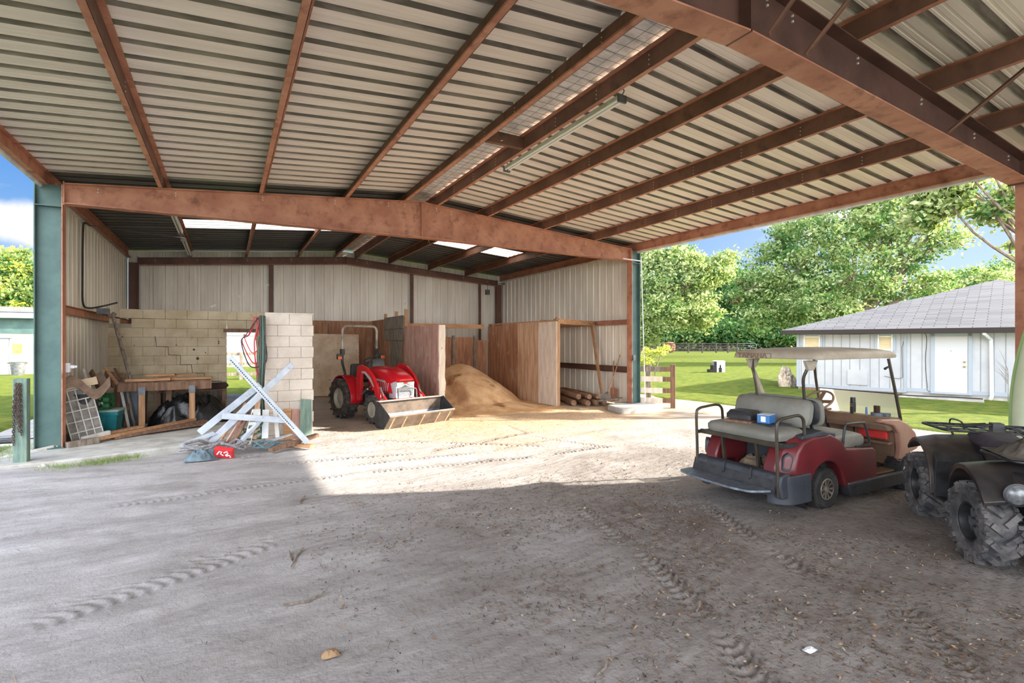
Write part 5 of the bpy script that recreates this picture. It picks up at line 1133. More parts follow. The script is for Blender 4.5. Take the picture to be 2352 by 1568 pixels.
    backrest(-.05, .02, -.10, .88, 1.16, -.48, .48).build('backrest_shell', M['black'], K, smooth=60)
    backrest(.02, .12, -.10, .86, 1.17, -.48, .48).build('front_backrest', M['vinyl'], K, smooth=60)
    m = MB(); cushion(m, .16, .84, -.50, .50, .60, .745, .08); m.build('front_cushion', M['vinyl'], K, smooth=60)
    m = MB(); m.box((.40, 0, .42), (.84, .86, .36)); m.build('seat_base', M['black'], K, bevel=.01)
    for s in (-1, 1):
        m = MB(); m.bar((.10, s * .36, .62), (.0, s * .36, 1.0), .03, .02); m.build('backrest_bracket', M['black'], K)
    # floor, dash, front cowl
    m = MB(); m.box((1.18, 0, .25), (.56, 1.02, .02)); m.build('floor_mat', M['taupe'], K)
    m = MB(); side = [(1.44, .24), (1.54, .24), (1.62, .42), (1.86, .47), (1.92, .52), (1.82, .68), (1.64, .80), (1.45, .86), (1.08, .885), (1.05, .85), (1.34, .79), (1.46, .69), (1.50, .5)]
    for s in (-1, 1):
        q = MB(); q.prism(side, s * .47, s * .545, 'Y'); q.build('cowl_side', M['cream'] if s > 0 else mat('dusty pale red cowl', S(150, 98, 84), S(170, 130, 110), 1.2, rough=.4), K, bevel=.02, seg=3, smooth=True)
    m.prism([(1.50, .25), (1.86, .45), (2.02, .48), (1.98, .62), (1.82, .76), (1.62, .85), (1.58, .80), (1.50, .5)], -.48, .48, 'Y'); m.build('front_cowl', M['cred'], K, bevel=.03, seg=3, smooth=True)
    m = MB(); m.prism([(1.34, .88), (1.62, .86), (1.62, .80), (1.46, .78), (1.40, .72), (1.28, .72), (1.26, .80)], -.5, .5, 'Y'); m.build('dashboard', M['taupe'], K, bevel=.015, smooth=True)
    m = MB(); m.box((1.50, -.24, .48), (.02, .46, .48)); m.box((1.44, -.24, .56), (.12, .44, .03)); m.box((1.50, .24, .48), (.02, .46, .48)); m.build('kick_panel', M['taupe'], K)
    # steering
    m = MB(); c = Vector((1.12, .24, 1.03)); ax = Vector((-.62, 0, .78)).normalized(); u = Vector((0, 1, 0)); v = ax.cross(u)
    m.tube([c + (u * math.cos(a) + v * math.sin(a)) * .18 for a in [2 * PI * k / 28 for k in range(28)]], .015, 8, closed=True)
    for a in (0, PI, 3 * PI / 2 if v.x < 0 else PI / 2): m.bar(c - ax * .02, c + (u * math.cos(a) + v * math.sin(a)) * .18, .05, .014, up=ax)
    m.cyl(c - ax * .05, c + ax * .01, .05, 14); m.build('steering_wheel', M['taupe'], K, smooth=True)
    m = MB(); m.cyl(c - ax * .04, Vector((1.40, .24, .55)), .022, 10); m.build('steering_column', M['black'], K)
    # roof
    def rr(k, z, rad=.09): return [(x, y, z + .02 * math.cos((x - .7) / 1.3)) for x, y in round_poly([(-.12 + k, -.55 + k), (1.42 - k, -.55 + k), (1.42 - k, .55 - k), (-.12 + k, .55 - k)], rad, 4)]
    m = MB(); m.loft([rr(.03, 1.585), rr(0, 1.59), rr(-.005, 1.62), rr(.02, 1.66), rr(.10, 1.685), rr(.22, 1.70), rr(.26, 1.69), rr(.30, 1.705), rr(.45, 1.712)]); m.build('roof', M['cream'], K, smooth=60)
    text_mesh('YAMAHA', .085, .003, 'raised_lettering', M['taupe'], K, (-.131, .27, 1.632), (math.radians(90), 0, math.radians(-90)), 1.15)
    m = MB(); z = 1.632
    for (a_, b_) in (((-.128, .52, z - .03), (-.128, .02, z - .03)), ((-.128, .02, z - .03), (-.128, .02, z + .03)), ((-.128, .50, z + .03), (-.128, .02, z + .03)), ((-.128, .52, z - .03), (-.128, .50, z + .03))): m.bar(a_, b_, .004, .004)
    m.build('lettering_frame', M['taupe'], K)
    for s in (-1, 1):
        m = MB(); m.tube(smooth_path([(.02, s * .30, 1.0), (.0, s * .30, 1.2), (-.03, s * .31, 1.38), (-.02, s * .34, 1.48), (.0, s * .36, 1.585)], 4), .017, 8); m.build('roof_strut', M['olive'], K, smooth=True)
        m = MB(); m.prism([(-.04, 1.48), (.05, 1.48), (.12, 1.59), (-.10, 1.59)], s * .345, s * .385, 'Y'); m.build('strut_bracket', M['cream'], K, bevel=.006)
        m = MB(); m.tube(smooth_path([(1.38, s * .46, 1.59), (1.45, s * .48, 1.3), (1.56, s * .49, .93), (1.60, s * .48, .83), (1.62, s * .42, .80)], 4), .018, 8); m.build('windscreen_strut', M['olive'], K, smooth=True)
    m = MB(); m.loft([[(1.375 + dx, -.45, 1.575), (1.375 + dx, .45, 1.575), (1.60 + dx, .45, .83), (1.60 + dx, -.45, .83)] for dx in (0, .004)]) if False else m.loft([[(1.505 + dx, -.46, 1.16), (1.505 + dx, .46, 1.16), (1.61 + dx, .46, .83), (1.61 + dx, -.46, .83)] for dx in (0, .005)])
    m.build('windscreen', M['windscreen'], K)
    m = MB(); m.tube([(1.505, -.47, 1.16), (1.505, .47, 1.16)], .007, 6); m.tube([(1.61, -.42, .805), (1.61, .42, .805)], .017, 8); m.build('windscreen_bar', M['olive'], K)
    m = MB(); m.tube([(1.40, -.47, 1.5), (1.34, -.47, 1.49), (1.30, -.46, 1.47)], [.008, .012, .016], 8); m.build('mirror_stub', M['black'], K)
    m = MB(); m.bar((.15, .49, 1.50), (.52, .50, .9), .02, .05); m.build('side_brace', M['cream'], K)
    # thing list resting on the cart
    def W(x, y, z): 
        r_ = Matrix.Rotation(math.radians(-2), 3, 'Z') @ Vector((x, y, 0)); return (5.65 + r_.x, 3.70 + r_.y, z)
    def put(mb, name, m_, x, y, z, lab, cat, rz=0, **kw):
        o = mb.build(name, m_, **kw); o.location = W(x, y, z); o.rotation_euler = (0, 0, rz); tag(o, lab, cat); return o
    put(MB().box((0, 0, .012), (.34, .3, .024)), 'clipboard', M['oldwood'], -.45, .12, .885, 'brown flat board lying on the rear bench seat', 'board', .2)
    put(MB().box((0, 0, .008), (.30, .22, .016)), 'folder', M['black'], -.42, -.22, .89, 'thin dark folder lying under the blue box on the rear bench', 'folder', -.15)
    bx = empty('blue_box', W(-.45, -.16, .908), .25); tag(bx, 'small blue and white carton on the rear bench of the golf cart', 'carton')
    MB().box((0, 0, .045), (.17, .13, .09)).build('body', mat('blue carton', S(60, 120, 184), S(48, 104, 166), 6, rough=.5), bx, bevel=.003); MB().box((-.087, 0, .045), (.003, .05, .06)).build('label_patch', M['white'], bx); MB().box((0, 0, .092), (.17, .13, .003)).build('top', M['white'], bx)
    m = MB(); m.loft([[(x, y, z) for x, y in round_poly([(-.14, -.16), (.12, -.17), (.14, .15), (-.12, .17)], .05)] for z in (.0, .05)] + [[(x * .75, y * .8, .095) for x, y in round_poly([(-.14, -.16), (.12, -.17), (.14, .15), (-.12, .17)], .05)]])
    put(m, 'black_bag', M['black'], -.40, .16, .912, 'black folded bag on top of the brown board on the rear bench', 'bag', .1, smooth=True)
    cn = empty('spray_can', W(1.36, -.06, .885)); tag(cn, 'tall black and yellow spray can on the dashboard', 'spray can')
    MB().lathe([(.001, 0), (.032, 0), (.033, .01), (.033, .14), (.02, .155)], n=20).build('body', mat('black yellow can', S(40, 40, 42), S(190, 160, 60), 9, lo=.55, hi=.57, rough=.3), cn, smooth=True); MB().lathe([(.03, .14), (.03, .2), (.001, .2)], n=20).build('cap', M['black'], cn, smooth=True)
    tp = empty('tape_roll', W(1.44, -.30, .87)); tag(tp, 'roll of grey tape on the dashboard under a dark jar', 'tape')
    MB().lathe([(.03, 0), (.065, 0), (.065, .045), (.03, .045), (.03, 0)], n=24).build('roll', M['greyplastic'], tp, smooth=True)
    put(MB().lathe([(.001, 0), (.035, 0), (.036, .08), (.03, .085), (.001, .085)], n=20), 'jar', mat('dark amber jar', S(60, 42, 30), rough=.15), 1.44, -.30, .918, 'small dark jar with black lid standing on the tape roll', 'jar', smooth=True)
    put(MB().tube([(0, 0, 0), (.0, 0, .09)], [.014, .01], 8), 'lighter', mat('blue plastic', S(70, 110, 170), rough=.3), 1.40, -.20, .885, 'small blue lighter standing between the spray can and the jar', 'lighter')
    put(MB().box((0, 0, .02), (.1, .07, .04)), 'small_box', M['greyplastic'], 1.52, -.36, .868, 'small grey box at the right end of the dashboard', 'box', bevel=.004)
    put(MB().box((0, 0, .015), (.12, .09, .03)), 'glove', M['taupe'], 1.36, .28, .885, 'brown folded glove on the dashboard below the steering wheel', 'glove', bevel=.012)
    m = MB(); m.prism([(-.16, 0), (.16, 0), (.16, .13), (.08, .17), (-.10, .17), (-.16, .08)], -.03, .03, 'X'); put(m, 'red_pouch', mat('red fabric', S(222, 60, 54), S(206, 48, 44), 6, rough=.6), 1.44, -.26, .60, 'bright red pouch in the dashboard cubby', 'pouch', bevel=.008)
    heap('cloth_bag', W(-.42, -.05, .345), .2, .26, .2, mat('tan canvas', S(126, 108, 88), S(84, 76, 70), 7, rough=.9), 'crumpled tan canvas bag in the rear well of the golf cart', 'bag', 8, .5, 40)
cart()
def atv():
    A = empty('quad_bike', (6.20, 1.80, -.01), math.radians(-142.3)); tag(A, 'dusty black quad bike with knobbly tyres, parked right of the golf cart', 'quad bike')
    M['atv'] = mat('dusty black fender plastic', S(56, 50, 47), S(80, 71, 64), 3, rough=.35, spots=S(34, 34, 37), spot_scale=2, spot_lo=.45, spot_hi=.65)
    M['mud'] = mat('muddy knobbly rubber', S(60, 60, 62), S(104, 100, 98), 7, rough=.85, bump=.3, bscale=50)
    for nm, x, w in (('front_wheel', .61, .22), ('rear_wheel', -.61, .27)):
        for s in (-1, 1):
            m = MB(); tyre(m, .300, w, .155, 40); lugs(m, .296, w, 14, .024, .040, .30, wrap=.06)
            for k in range(28):   # shoulder knobs
                a = 2 * PI * k / 28
                for q in (-1, 1): m.box((.285 * math.cos(a), q * w * .47, .285 * math.sin(a)), (.035, .03, .03), rot=(0, -a, 0))
            o = m.build(nm, M['mud'], A, smooth=False); o.location = (x, s * .46, .32)
            if nm == 'front_wheel': o.rotation_euler = (0, 0, math.radians(6))
            m = MB(); rim(m, .158, w * .9, side=s, dish=.5); m.build('rim', M['black'], o, smooth=True)
            m = MB(); holes(m, .05, 4, s * w * .26, .008)
            for k in range(8):
                a = 2 * PI * k / 8; m.bar((.045 * math.cos(a), s * w * .24, .045 * math.sin(a)), (.125 * math.cos(a), s * w * .13, .125 * math.sin(a)), .03, .012, up=(0, 1, 0))
            m.cyl((0, s * w * .2, 0), (0, s * w * .36, 0), .03, 12); m.build('hub', M['grey'], o)
    m = MB(); m.box((0, 0, .42), (1.0, .26, .28)); m.box((.0, 0, .3), (1.3, .2, .1)); m.cyl((.61, -.4, .32), (.61, .4, .32), .025, 8); m.cyl((-.61, -.4, .32), (-.61, .4, .32), .035, 8)
    for s in (-1, 1): m.bar((.45, s * .1, .34), (.62, s * .38, .28), .03, .03); m.bar((.75, s * .1, .34), (.62, s * .38, .28), .03, .03)
    m.build('chassis', M['black'], A, bevel=.01)
    for s in (-1, 1):
        m = MB(); m.cyl((.58, s * .30, .36), (.52, s * .20, .72), .03, 10)
        for k in range(9): m.lathe([(.035, 0), (.043, .01), (.035, .02)], (.57 - .005 * k, s * (.285 - .009 * k), .40 + .03 * k), 'Z', 12)
        m.build('shock_absorber', M['grey'], A)
        # front fender
        secs = []
        for k in range(11):
            t = k / 10; a = math.radians(168 - 136 * t); rr = .40 + .03 * math.sin(t * PI); x = .61 + rr * math.cos(a) + .02; z = .37 + rr * math.sin(a) * 1.04
            yi, yo = s * .16, s * (.575 + .02 * math.sin(t * PI)); x2 = .61 + (rr - .02) * math.cos(a) + .02; z2 = .37 + (rr - .02) * math.sin(a) * 1.04
            secs.append([(x, yi, z + .04), (x, s * .4, z + .015), (x, yo, z - .02), (x2 + .0, yo + s * .0, z2 - .045), (x2, s * .4, z2), (x2, yi, z2)])
        m = MB(); m.loft(secs); m.build('front_fender', M['atv'], A, bevel=.006, smooth=True)
        m = MB(); m.prism([(.19, .34), (.23, .34), (.27, .62), (.22, .62)], s * .30, s * .56, 'Y'); m.build('mud_guard', M['black'], A)
        # rear fender
        secs = []
        for k in range(11):
            t = k / 10; a = math.radians(10 + 125 * t); rr = .42; x = -.61 + rr * math.cos(a); z = .38 + rr * math.sin(a) * 1.08; x2 = -.61 + (rr - .02) * math.cos(a); z2 = .38 + (rr - .02) * math.sin(a) * 1.08
            if k == 0: z -= .10; z2 -= .1
            secs.append([(x, s * .12, z + .03), (x, s * .4, z + .01), (x, s * .57, z - .03), (x2, s * .57, z2 - .05), (x2, s * .4, z2), (x2, s * .12, z2)])
        m = MB(); m.loft(secs); m.build('rear_fender', M['atv'], A, bevel=.006, smooth=True)
        # foot well
        m = MB(); m.box((0, s * .40, .30), (.52, .24, .02)); m.prism([(-.26, .3), (-.2, .3), (-.16, .66), (-.24, .74)], s * .16, s * .54, 'Y'); m.build('footwell', M['black'], A, bevel=.006)
        # head lamp pod
        m = MB(); c = Vector((.95, s * .38, .655)); m.lathe([(.001, -.04), (.065, -.04), (.085, .0), (.088, .03), (.075, .035)], c, 'X', 24); o = m.build('headlamp_housing', M['black'], A, smooth=True)
        m = MB(); m.lathe([(.075, .03), (.06, .05), (.03, .06), (.001, .063)], c, 'X', 24); m.build('lens', mat('dusty headlamp glass', S(130, 132, 134), S(96, 98, 100), 30, rough=.25, metal=.3), o, smooth=True)
    # nose and bumper
    m = MB(); m.loft([[(x, y, z) for y, z in ((-.2, .55), (-.42, .74), (-.36, .82), (.36, .82), (.42, .74), (.2, .55))] for x in (.55,)] + [[(.92, -.24, .54), (.92, -.42, .60), (.92, -.34, .78), (.92, .34, .78), (.92, .42, .60), (.92, .24, .54)]] + [[(1.03, -.16, .55), (1.03, -.34, .58), (1.03, -.28, .69), (1.03, .28, .69), (1.03, .34, .58), (1.03, .16, .55)]]); m.build('nose', M['atv'], A, bevel=.015, smooth=True)
    m = MB(); m.tube(smooth_path([(1.0, -.22, .30), (1.08, -.24, .45), (1.08, -.2, .56), (1.08, .2, .56), (1.08, .24, .45), (1.0, .22, .30)], 4), .016, 8); m.tube([(.9, -.22, .28), (1.02, -.22, .29), (1.02, .22, .29), (.9, .22, .28)], .016, 8); m.build('front_bumper', M['black'], A)
    m = MB(); m.box((.90, 0, .22), (.4, .46, .03)); m.build('skid_plate', M['grey'], A, bevel=.006)
    # racks
    def rack(x0, x1, w, z, nm):
        m = MB(); m.tube([(x, y, z) for x, y in round_poly([(x0, -w), (x1, -w * .85), (x1, w * .85), (x0, w)], .07, 4)], .013, 8, closed=True)
        for k in range(5):
            y = -w + 2 * w * (k + 1) / 6; m.tube([(x0, y, z), (x1, y * .9, z)], .009, 6)
        for k in range(2): x = x0 + (x1 - x0) * (k + 1) / 3; m.tube([(x, -w * .95, z), (x, w * .95, z)], .009, 6)
        for s in (-1, 1): m.tube([((x0 + x1) / 2, s * w * .6, z), ((x0 + x1) / 2 + .03, s * w * .5, z - .16)], .012, 6)
        m.build(nm, M['black'], A, smooth=True)
    rack(.42, .88, .42, .885, 'front_rack'); rack(-.95, -.42, .44, .92, 'rear_rack')
    m = MB(); m.tube(smooth_path([(-.9, -.2, .93), (-.86, -.2, .985), (-.6, -.2, .99), (-.52, -.2, .93)], 4), .008, 6); m.build('rack_handle', M['black'], A)
    # body, tank, seat
    m = MB(); m.loft([[(x, y, z) for y, z in round_poly([(-w, z0), (w, z0), (w * .8, z1), (-w * .8, z1)], .05)] for x, w, z0, z1 in ((-.5, .22, .55, .82), (-.2, .16, .5, .86), (.1, .15, .5, .88), (.3, .20, .55, .93), (.46, .2, .6, .88))]); m.build('body', M['atv'], A, smooth=True)
    m = MB(); m.loft([[(x, y, z) for y, z in round_poly([(-w, z0), (w, z0), (w * .75, z1), (-w * .75, z1)], .06)] for x, w, z0, z1 in ((-.62, .17, .82, .90), (-.4, .19, .80, .93), (-.1, .17, .80, .90), (.08, .13, .84, .92))]); m.build('seat', mat('dark purple grey seat cover', S(80, 72, 82), S(66, 60, 68), 4, rough=.7, bump=.2), A, smooth=True)
    m = MB(); m.tube(smooth_path([(.22, -.44, 1.06), (.26, -.30, 1.08), (.30, -.16, 1.07), (.33, -.08, 1.03), (.33, .08, 1.03), (.30, .16, 1.07), (.26, .30, 1.08), (.22, .44, 1.06)], 4), .012, 8); m.cyl((.33, 0, .86), (.32, 0, 1.04), .03, 10); m.build('handlebar', M['black'], A, smooth=True)
    for s in (-1, 1):
        m = MB(); m.cyl((.22, s * .45, 1.06), (.258, s * .31, 1.08), .02, 10); m.box((.29, s * .25, 1.07), (.08, .08, .07)); m.tube([(.31, s * .27, 1.09), (.33, s * .40, 1.07)], .007, 6); m.build('grip', M['black'], A, bevel=.006)
    m = MB(); m.box((.36, 0, 1.05), (.1, .16, .09)); m.build('instrument_pod', M['black'], A, bevel=.02)
    m = MB()
    for s in (-1, 1): m.tube(smooth_path([(.30, s * .2, 1.05), (.44, s * .2, 1.08), (.5, s * .12, .98), (.42, s * .06, .88)], 4), .005, 5)
    m.build('brake_cable', M['black'], A)
    # cloth on the front rack: lies on it, its own thing
    X, Y = np.meshgrid(np.linspace(-1, 1, 60), np.linspace(-1, 1, 60)); r = np.sqrt(X ** 2 + Y ** 2)
    Z = .11 * np.clip(1 - r ** 3, 0, 1) * (.5 + 1.1 * (1 - np.abs(fbm(X * 2.3 + 1, Y * 3.1, 4)) * 2.2)); Z = np.maximum(Z, .004)
    o = grid_obj('crumpled_cloth', X * .27, Y * .40, Z, mat('grey brown crumpled cloth', S(104, 96, 86), S(76, 70, 64), 6, rough=.95, bump=.3)); 
    h = Matrix.Rotation(math.radians(-142.3), 3, 'Z') @ Vector((.66, 0, 0)); o.location = (6.20 + h.x, 1.80 + h.y, .895); o.rotation_euler = (0, 0, math.radians(-142.3)); tag(o, 'crumpled grey brown cloth on the front rack of the quad bike', 'cloth')
atv()
# pale green hull at the right edge
def hull():
    secs = []
    L_ = 3.0
    for k in range(31):
        t = k / 30; w = max(.004, math.sin(PI * min(1, max(0, t * .92 + .04))) ** .6); hw = .40 * w; dp = .22 * w; z = .02 + L_ * t
        ring = []
        for j in range(20):
            a = 2 * PI * j / 20; x = hw * math.copysign(abs(math.cos(a)) ** .75, math.cos(a)); y = dp * math.copysign(abs(math.sin(a)) ** .9, math.sin(a)); ring.append((x, y, z))
        secs.append(ring)
    m = MB(); m.loft(secs); r = empty('kayak', (8.78, 2.40, -.06)); r.rotation_euler = Euler((0, math.radians(9), math.radians(-55)))
    tag(r, 'pale green plastic kayak hull standing on end at the right edge of the photo', 'kayak'); hm = mat('pale green plastic', S(212, 224, 192), S(198, 212, 178), 1.5, rough=.45); m.build('hull', hm, r, smooth=60)
    m = MB(); pts = [(.41 * max(.004, math.sin(PI * (t * .92 + .04)) ** .6), 0, .02 + L_ * t) for t in [k / 30 for k in range(31)]]
    pts2 = [(-x, y, z) for x, y, z in reversed(pts)]; m.tube(pts + pts2, .014, 6, closed=True); m.build('rim_seam', mat('darker green seam', S(140, 170, 110), rough=.5), r, smooth=True)
hull()
# ================= OUTSIDE: HOUSE, BARN, FENCES =================
def at(px, d, z=0.0):
    """point on the ground plan at image column px and depth d (scene measuring aid)"""
    t = (px - 1176) / 1176.0; s, c = math.sin(math.radians(29.2)), math.cos(math.radians(29.2))
    return Vector((d * (s + t * c), d * (c - t * s), z))
def shingle_mat():
    m = bpy.data.materials.new('grey asphalt shingles'); m.use_nodes = True; N = m.node_tree.nodes; L = m.node_tree.links; b = N['Principled BSDF']; b.inputs['Roughness'].default_value = .95
    tc = N.new('ShaderNodeTexCoord'); br = N.new('ShaderNodeTexBrick'); br.inputs['Scale'].default_value = 1.0; br.inputs['Brick Width'].default_value = .62; br.inputs['Row Height'].default_value = .145
    br.inputs['Mortar Size'].default_value = .012; br.inputs['Color1'].default_value = S(116, 116, 118); br.inputs['Color2'].default_value = S(94, 94, 98); br.inputs['Mortar'].default_value = S(52, 52, 56); br.inputs['Bias'].default_value = -.2
    L.new(tc.outputs['Object'], br.inputs['Vector']); L.new(br.outputs['Color'], b.inputs['Base Color']); return m
M['shingle'] = shingle_mat()
M['siding'] = mat('white wood siding', S(176, 179, 183), S(166, 169, 175), 1.5, rough=.6); M['groove'] = mat('siding groove', S(130, 134, 142)); M['trimw'] = mat('pale blue grey trim', S(152, 162, 172), rough=.6)
M['gutter'] = mat('dark bronze gutter', S(44, 36, 34), rough=.8); M['blind'] = mat('tan window blind', S(206, 190, 156), S(190, 172, 138), 8, stretch=(.3, .3, 8), rough=.8)
def house():
    Hs = empty('house', (18.93, 11.67, 0), math.radians(-74.0)); tag(Hs, 'long white sided house with a grey shingled hip roof and white door', 'house')
    Lw = 10.74
    m = MB(); m.box((Lw / 2, 3.0, 1.12), (Lw, 6.0, 2.04)); m.build('wall', M['siding'], Hs)
    m = MB(); m.box((Lw / 2, 3.0, .05), (Lw - .04, 5.96, .16)); m.build('foundation', M['concrete'], Hs)
    m = MB(); x = .13
    while x < Lw: m.box((x, -.004, 1.15), (.018, .01, 1.9)); x += .30 if (int(x * 7) % 2) else .26
    m.build('siding_groove', M['groove'], Hs)['kind'] = 'stuff'
    for q in (((1.63, -.012, .15), (3.26, .03, .12)), ((7.0, -.012, .20), (7.5, .03, .12))):
        m = MB(); m.box(*q); m.build('base_board', M['trimw'], Hs)
    for q in (((3.27, -.015, 1.1), (.07, .04, 2.0)), ((.02, -.015, 1.1), (.09, .04, 2.0))):
        m = MB(); m.box(*q); m.build('corner_board', M['trimw'], Hs)
    k = 5.82; ap = (k - .45, k - .45, 4.15); E = 2.22; o_ = .45
    C = [(-o_, -o_, E), (Lw + o_, -o_, E), (Lw + o_, 9, E), (-o_, 9, E)]; R2 = (k - .45, 9, 4.15)
    m = MB(); 
    def slab(pts, nm):
        mm = MB(); n = len(pts); mm.add([Vector(p) for p in pts] + [Vector(p) + Vector((0, 0, -.06)) for p in pts], [tuple(range(n)), tuple(range(2 * n - 1, n - 1, -1))] + [(i, n + i, n + (i + 1) % n, (i + 1) % n) for i in range(n)]); return mm.build(nm, M['shingle'], Hs)
    slab([C[0], C[1], ap], 'roof_face'); slab([C[1], C[2], R2, ap], 'roof_face'); slab([C[3], C[0], ap, R2], 'roof_face')
    m = MB(); m.box((Lw / 2, -o_ + .02, E - .08), (Lw + 2 * o_, .10, .16)); m.box((-o_ + .02, 3, E - .08), (.08, 7, .13)); m.build('gutter', M['gutter'], Hs, bevel=.01)
    m = MB(); m.box((Lw / 2, -.2, E - .12), (Lw + .8, .42, .02)); m.build('soffit', M['siding'], Hs)
    for a, b_ in ((.18, .80), (2.47, 2.97)):
        z0, z1 = 1.46, 2.03; w = MB()
        for q in (((a + b_) / 2, z0, b_ - a, .08), ((a + b_) / 2, z1, b_ - a, .08), (a, (z0 + z1) / 2, .08, z1 - z0 + .08), (b_, (z0 + z1) / 2, .08, z1 - z0 + .08)): w.box((q[0], -.02, q[1]), (q[2], .04, q[3]))
        wo = w.build('window', M['trimw'], Hs)
        w = MB()
        for q in (((a + b_) / 2, z0 + .06, b_ - a - .1, .04), ((a + b_) / 2, z1 - .06, b_ - a - .1, .04), (a + .06, (z0 + z1) / 2, .04, z1 - z0), (b_ - .06, (z0 + z1) / 2, .04, z1 - z0)): w.box((q[0], -.025, q[1]), (q[2], .04, q[3]))
        w.build('frame', M['white'], wo)
        MB().box(((a + b_) / 2, -.006, (z0 + z1) / 2), (b_ - a - .12, .012, z1 - z0 - .1)).build('pane', M['blind'], wo)
    d = MB().box((4.43, -.012, 1.07), (.80, .035, 1.78)).build('door', mat('white door paint', S(184, 186, 189), rough=.5), Hs)
    for z in (1.02, 1.17): MB().lathe([(.001, -.10), (.028, -.09), (.03, -.07), (.012, -.05), (.014, -.02)], (4.76, 0, z), 'Y', 12).build('knob', mat('brass', S(176, 140, 70), rough=.3, metal=.8), d, smooth=True)
    MB().lathe([(.001, -.035), (.012, -.03)], (4.43, 0, 1.5), 'Y', 8).build('peephole', M['black'], d)
    m = MB(); m.box((3.98, -.02, 1.12), (.10, .05, 2.0)); m.box((4.89, -.02, 1.12), (.10, .05, 2.0)); m.box((4.43, -.02, 2.03), (1.0, .05, .12)); m.box((4.43, -.03, .15), (1.0, .1, .05)); m.build('door_frame', M['trimw'], Hs)
    m = MB(); m.box((1.92, -.02, .53), (.60, .04, .52)); m.build('access_panel', M['siding'], Hs, bevel=.006)
    m = MB(); m.tube([(5.22, -.42, 2.14), (5.22, -.40, 2.04), (5.36, -.08, 1.86), (5.37, -.06, 1.6), (5.38, -.06, .12), (5.36, -.2, .06)], .05, 8); m.build('downspout', M['white'], Hs)
    m = MB(); m.tube([(0, -.02, 2.08), (2.0, -.03, 2.06), (3.2, -.03, 2.09), (3.9, -.02, 2.12)], .01, 5); m.tube([(3.3, -.02, 2.08), (3.18, -.02, 1.6), (3.2, -.02, .6), (3.1, -.02, .55), (2.9, -.02, .57), (2.7, -.02, .62)], .006, 5); m.tube(smooth_path([(3.6, -.02, 2.1), (3.82, -.03, 2.0), (3.80, -.02, 1.2), (3.84, -.02, .4), (3.95, -.03, .16), (4.9, -.05, .12)], 4), .008, 5); m.build('cable', M['gutter'], Hs)
    return Hs
house()
def hpt(u, n, z=0):   # point beside the house wall: u along, n out from it
    return Vector((18.93 + .276 * u - .961 * n, 11.67 - .961 * u - .276 * n, z))
m = MB(); a_, b_ = hpt(3.5, .12), hpt(5.2, .12); c_, d_ = hpt(5.25, 1.0), hpt(3.2, .85); m.prism([(p.x, p.y) for p in (a_, b_, c_, d_)], -.1, .05, 'Z')
struct(m.build('trim_3', M['concrete'], bevel=.01), 'concrete path in front of the white house door', 'path')
m = MB(); m.tube(smooth_path([hpt(2.6, .6, .05), hpt(3.6, .75, .07), hpt(4.6, .6, .08), hpt(5.2, .5, .07)], 5), .02, 6); tag(m.build('garden_hose', M['black'], smooth=True), 'black garden hose lying on the path by the white house', 'hose')
m = MB(); p0 = hpt(0.1, .12); m.bar(hpt(.1, .1, .04), hpt(3.2, .12, .04), .16, .06); tag(m.build('dirt_strip', M['oldwood']), 'strip of bare mulch along the foot of the white house wall', 'mulch', kind='stuff')
# bare twiggy shrub by the downspout
rnd = random.Random(4); m = MB(); b0 = hpt(5.75, .7, 0)
m.tube([b0, b0 + Vector((0, 0, .9))], [.012, .008], 5)
for k in range(11):
    s0 = b0 + Vector((0, 0, .55 + .04 * k)); e = s0 + Vector((rnd.uniform(-.75, .1), rnd.uniform(.1, .5), rnd.uniform(.25, .75))); m.tube([s0, s0.lerp(e, .5) + Vector((0, 0, .06)), e], [.005, .003, .001], 4)
tag(m.build('bare_sapling', M['greywood']), 'thin leafless sapling in front of the white house at right', 'sapling')
# mounting block
mb_ = empty('mounting_block', at(1652, 29.3), math.radians(-35)); tag(mb_, 'white stepped mounting block with dark steps standing on the lawn', 'mounting block')
m = MB(); m.prism([(-.30, 0), (.30, 0), (.30, .70), (.12, .70), (.12, 0.70), (-.30, .70)], -.08, .24, 'Y'); m.build('face', M['white'], mb_)
m = MB(); m.prism([(-.62, 0), (-.22, 0), (-.22, .66), (-.30, .66), (-.30, .44), (-.44, .44), (-.44, .20), (-.62, .20)], -.3, .22, 'Y'); m.build('steps', M['gutter'], mb_)
m = MB(); m.prism([(-.05, 0.02), (.12, .02), (.12, .3), (.08, .3), (.08, .46), (.0, .46), (.0, .3), (-.05, .3)], -.09, -.08, 'Y'); m.build('niche', M['gutter'], mb_)
pr_ = at(1803, 20.3)
rk = rock('boulder', (pr_.x, pr_.y, .20), (.26, .24, .56), mat('pitted pale limestone', S(206, 194, 178), S(150, 134, 118), 5, rough=.95, bump=.8, spots=S(96, 80, 66), spot_scale=7, spot_lo=.6, spot_hi=.66), 6, 'upright pitted pale boulder with a hole, standing on the lawn near the house corner', 'boulder', 4)
rk2 = rock('boulder', (pr_.x + .28, pr_.y - .12, .12), (.16, .2, .34), mat('grey limestone', S(170, 160, 150), S(120, 110, 100), 6, rough=.95, bump=.8), 3, 'smaller grey boulder leaning against the upright pitted one', 'boulder', 3)
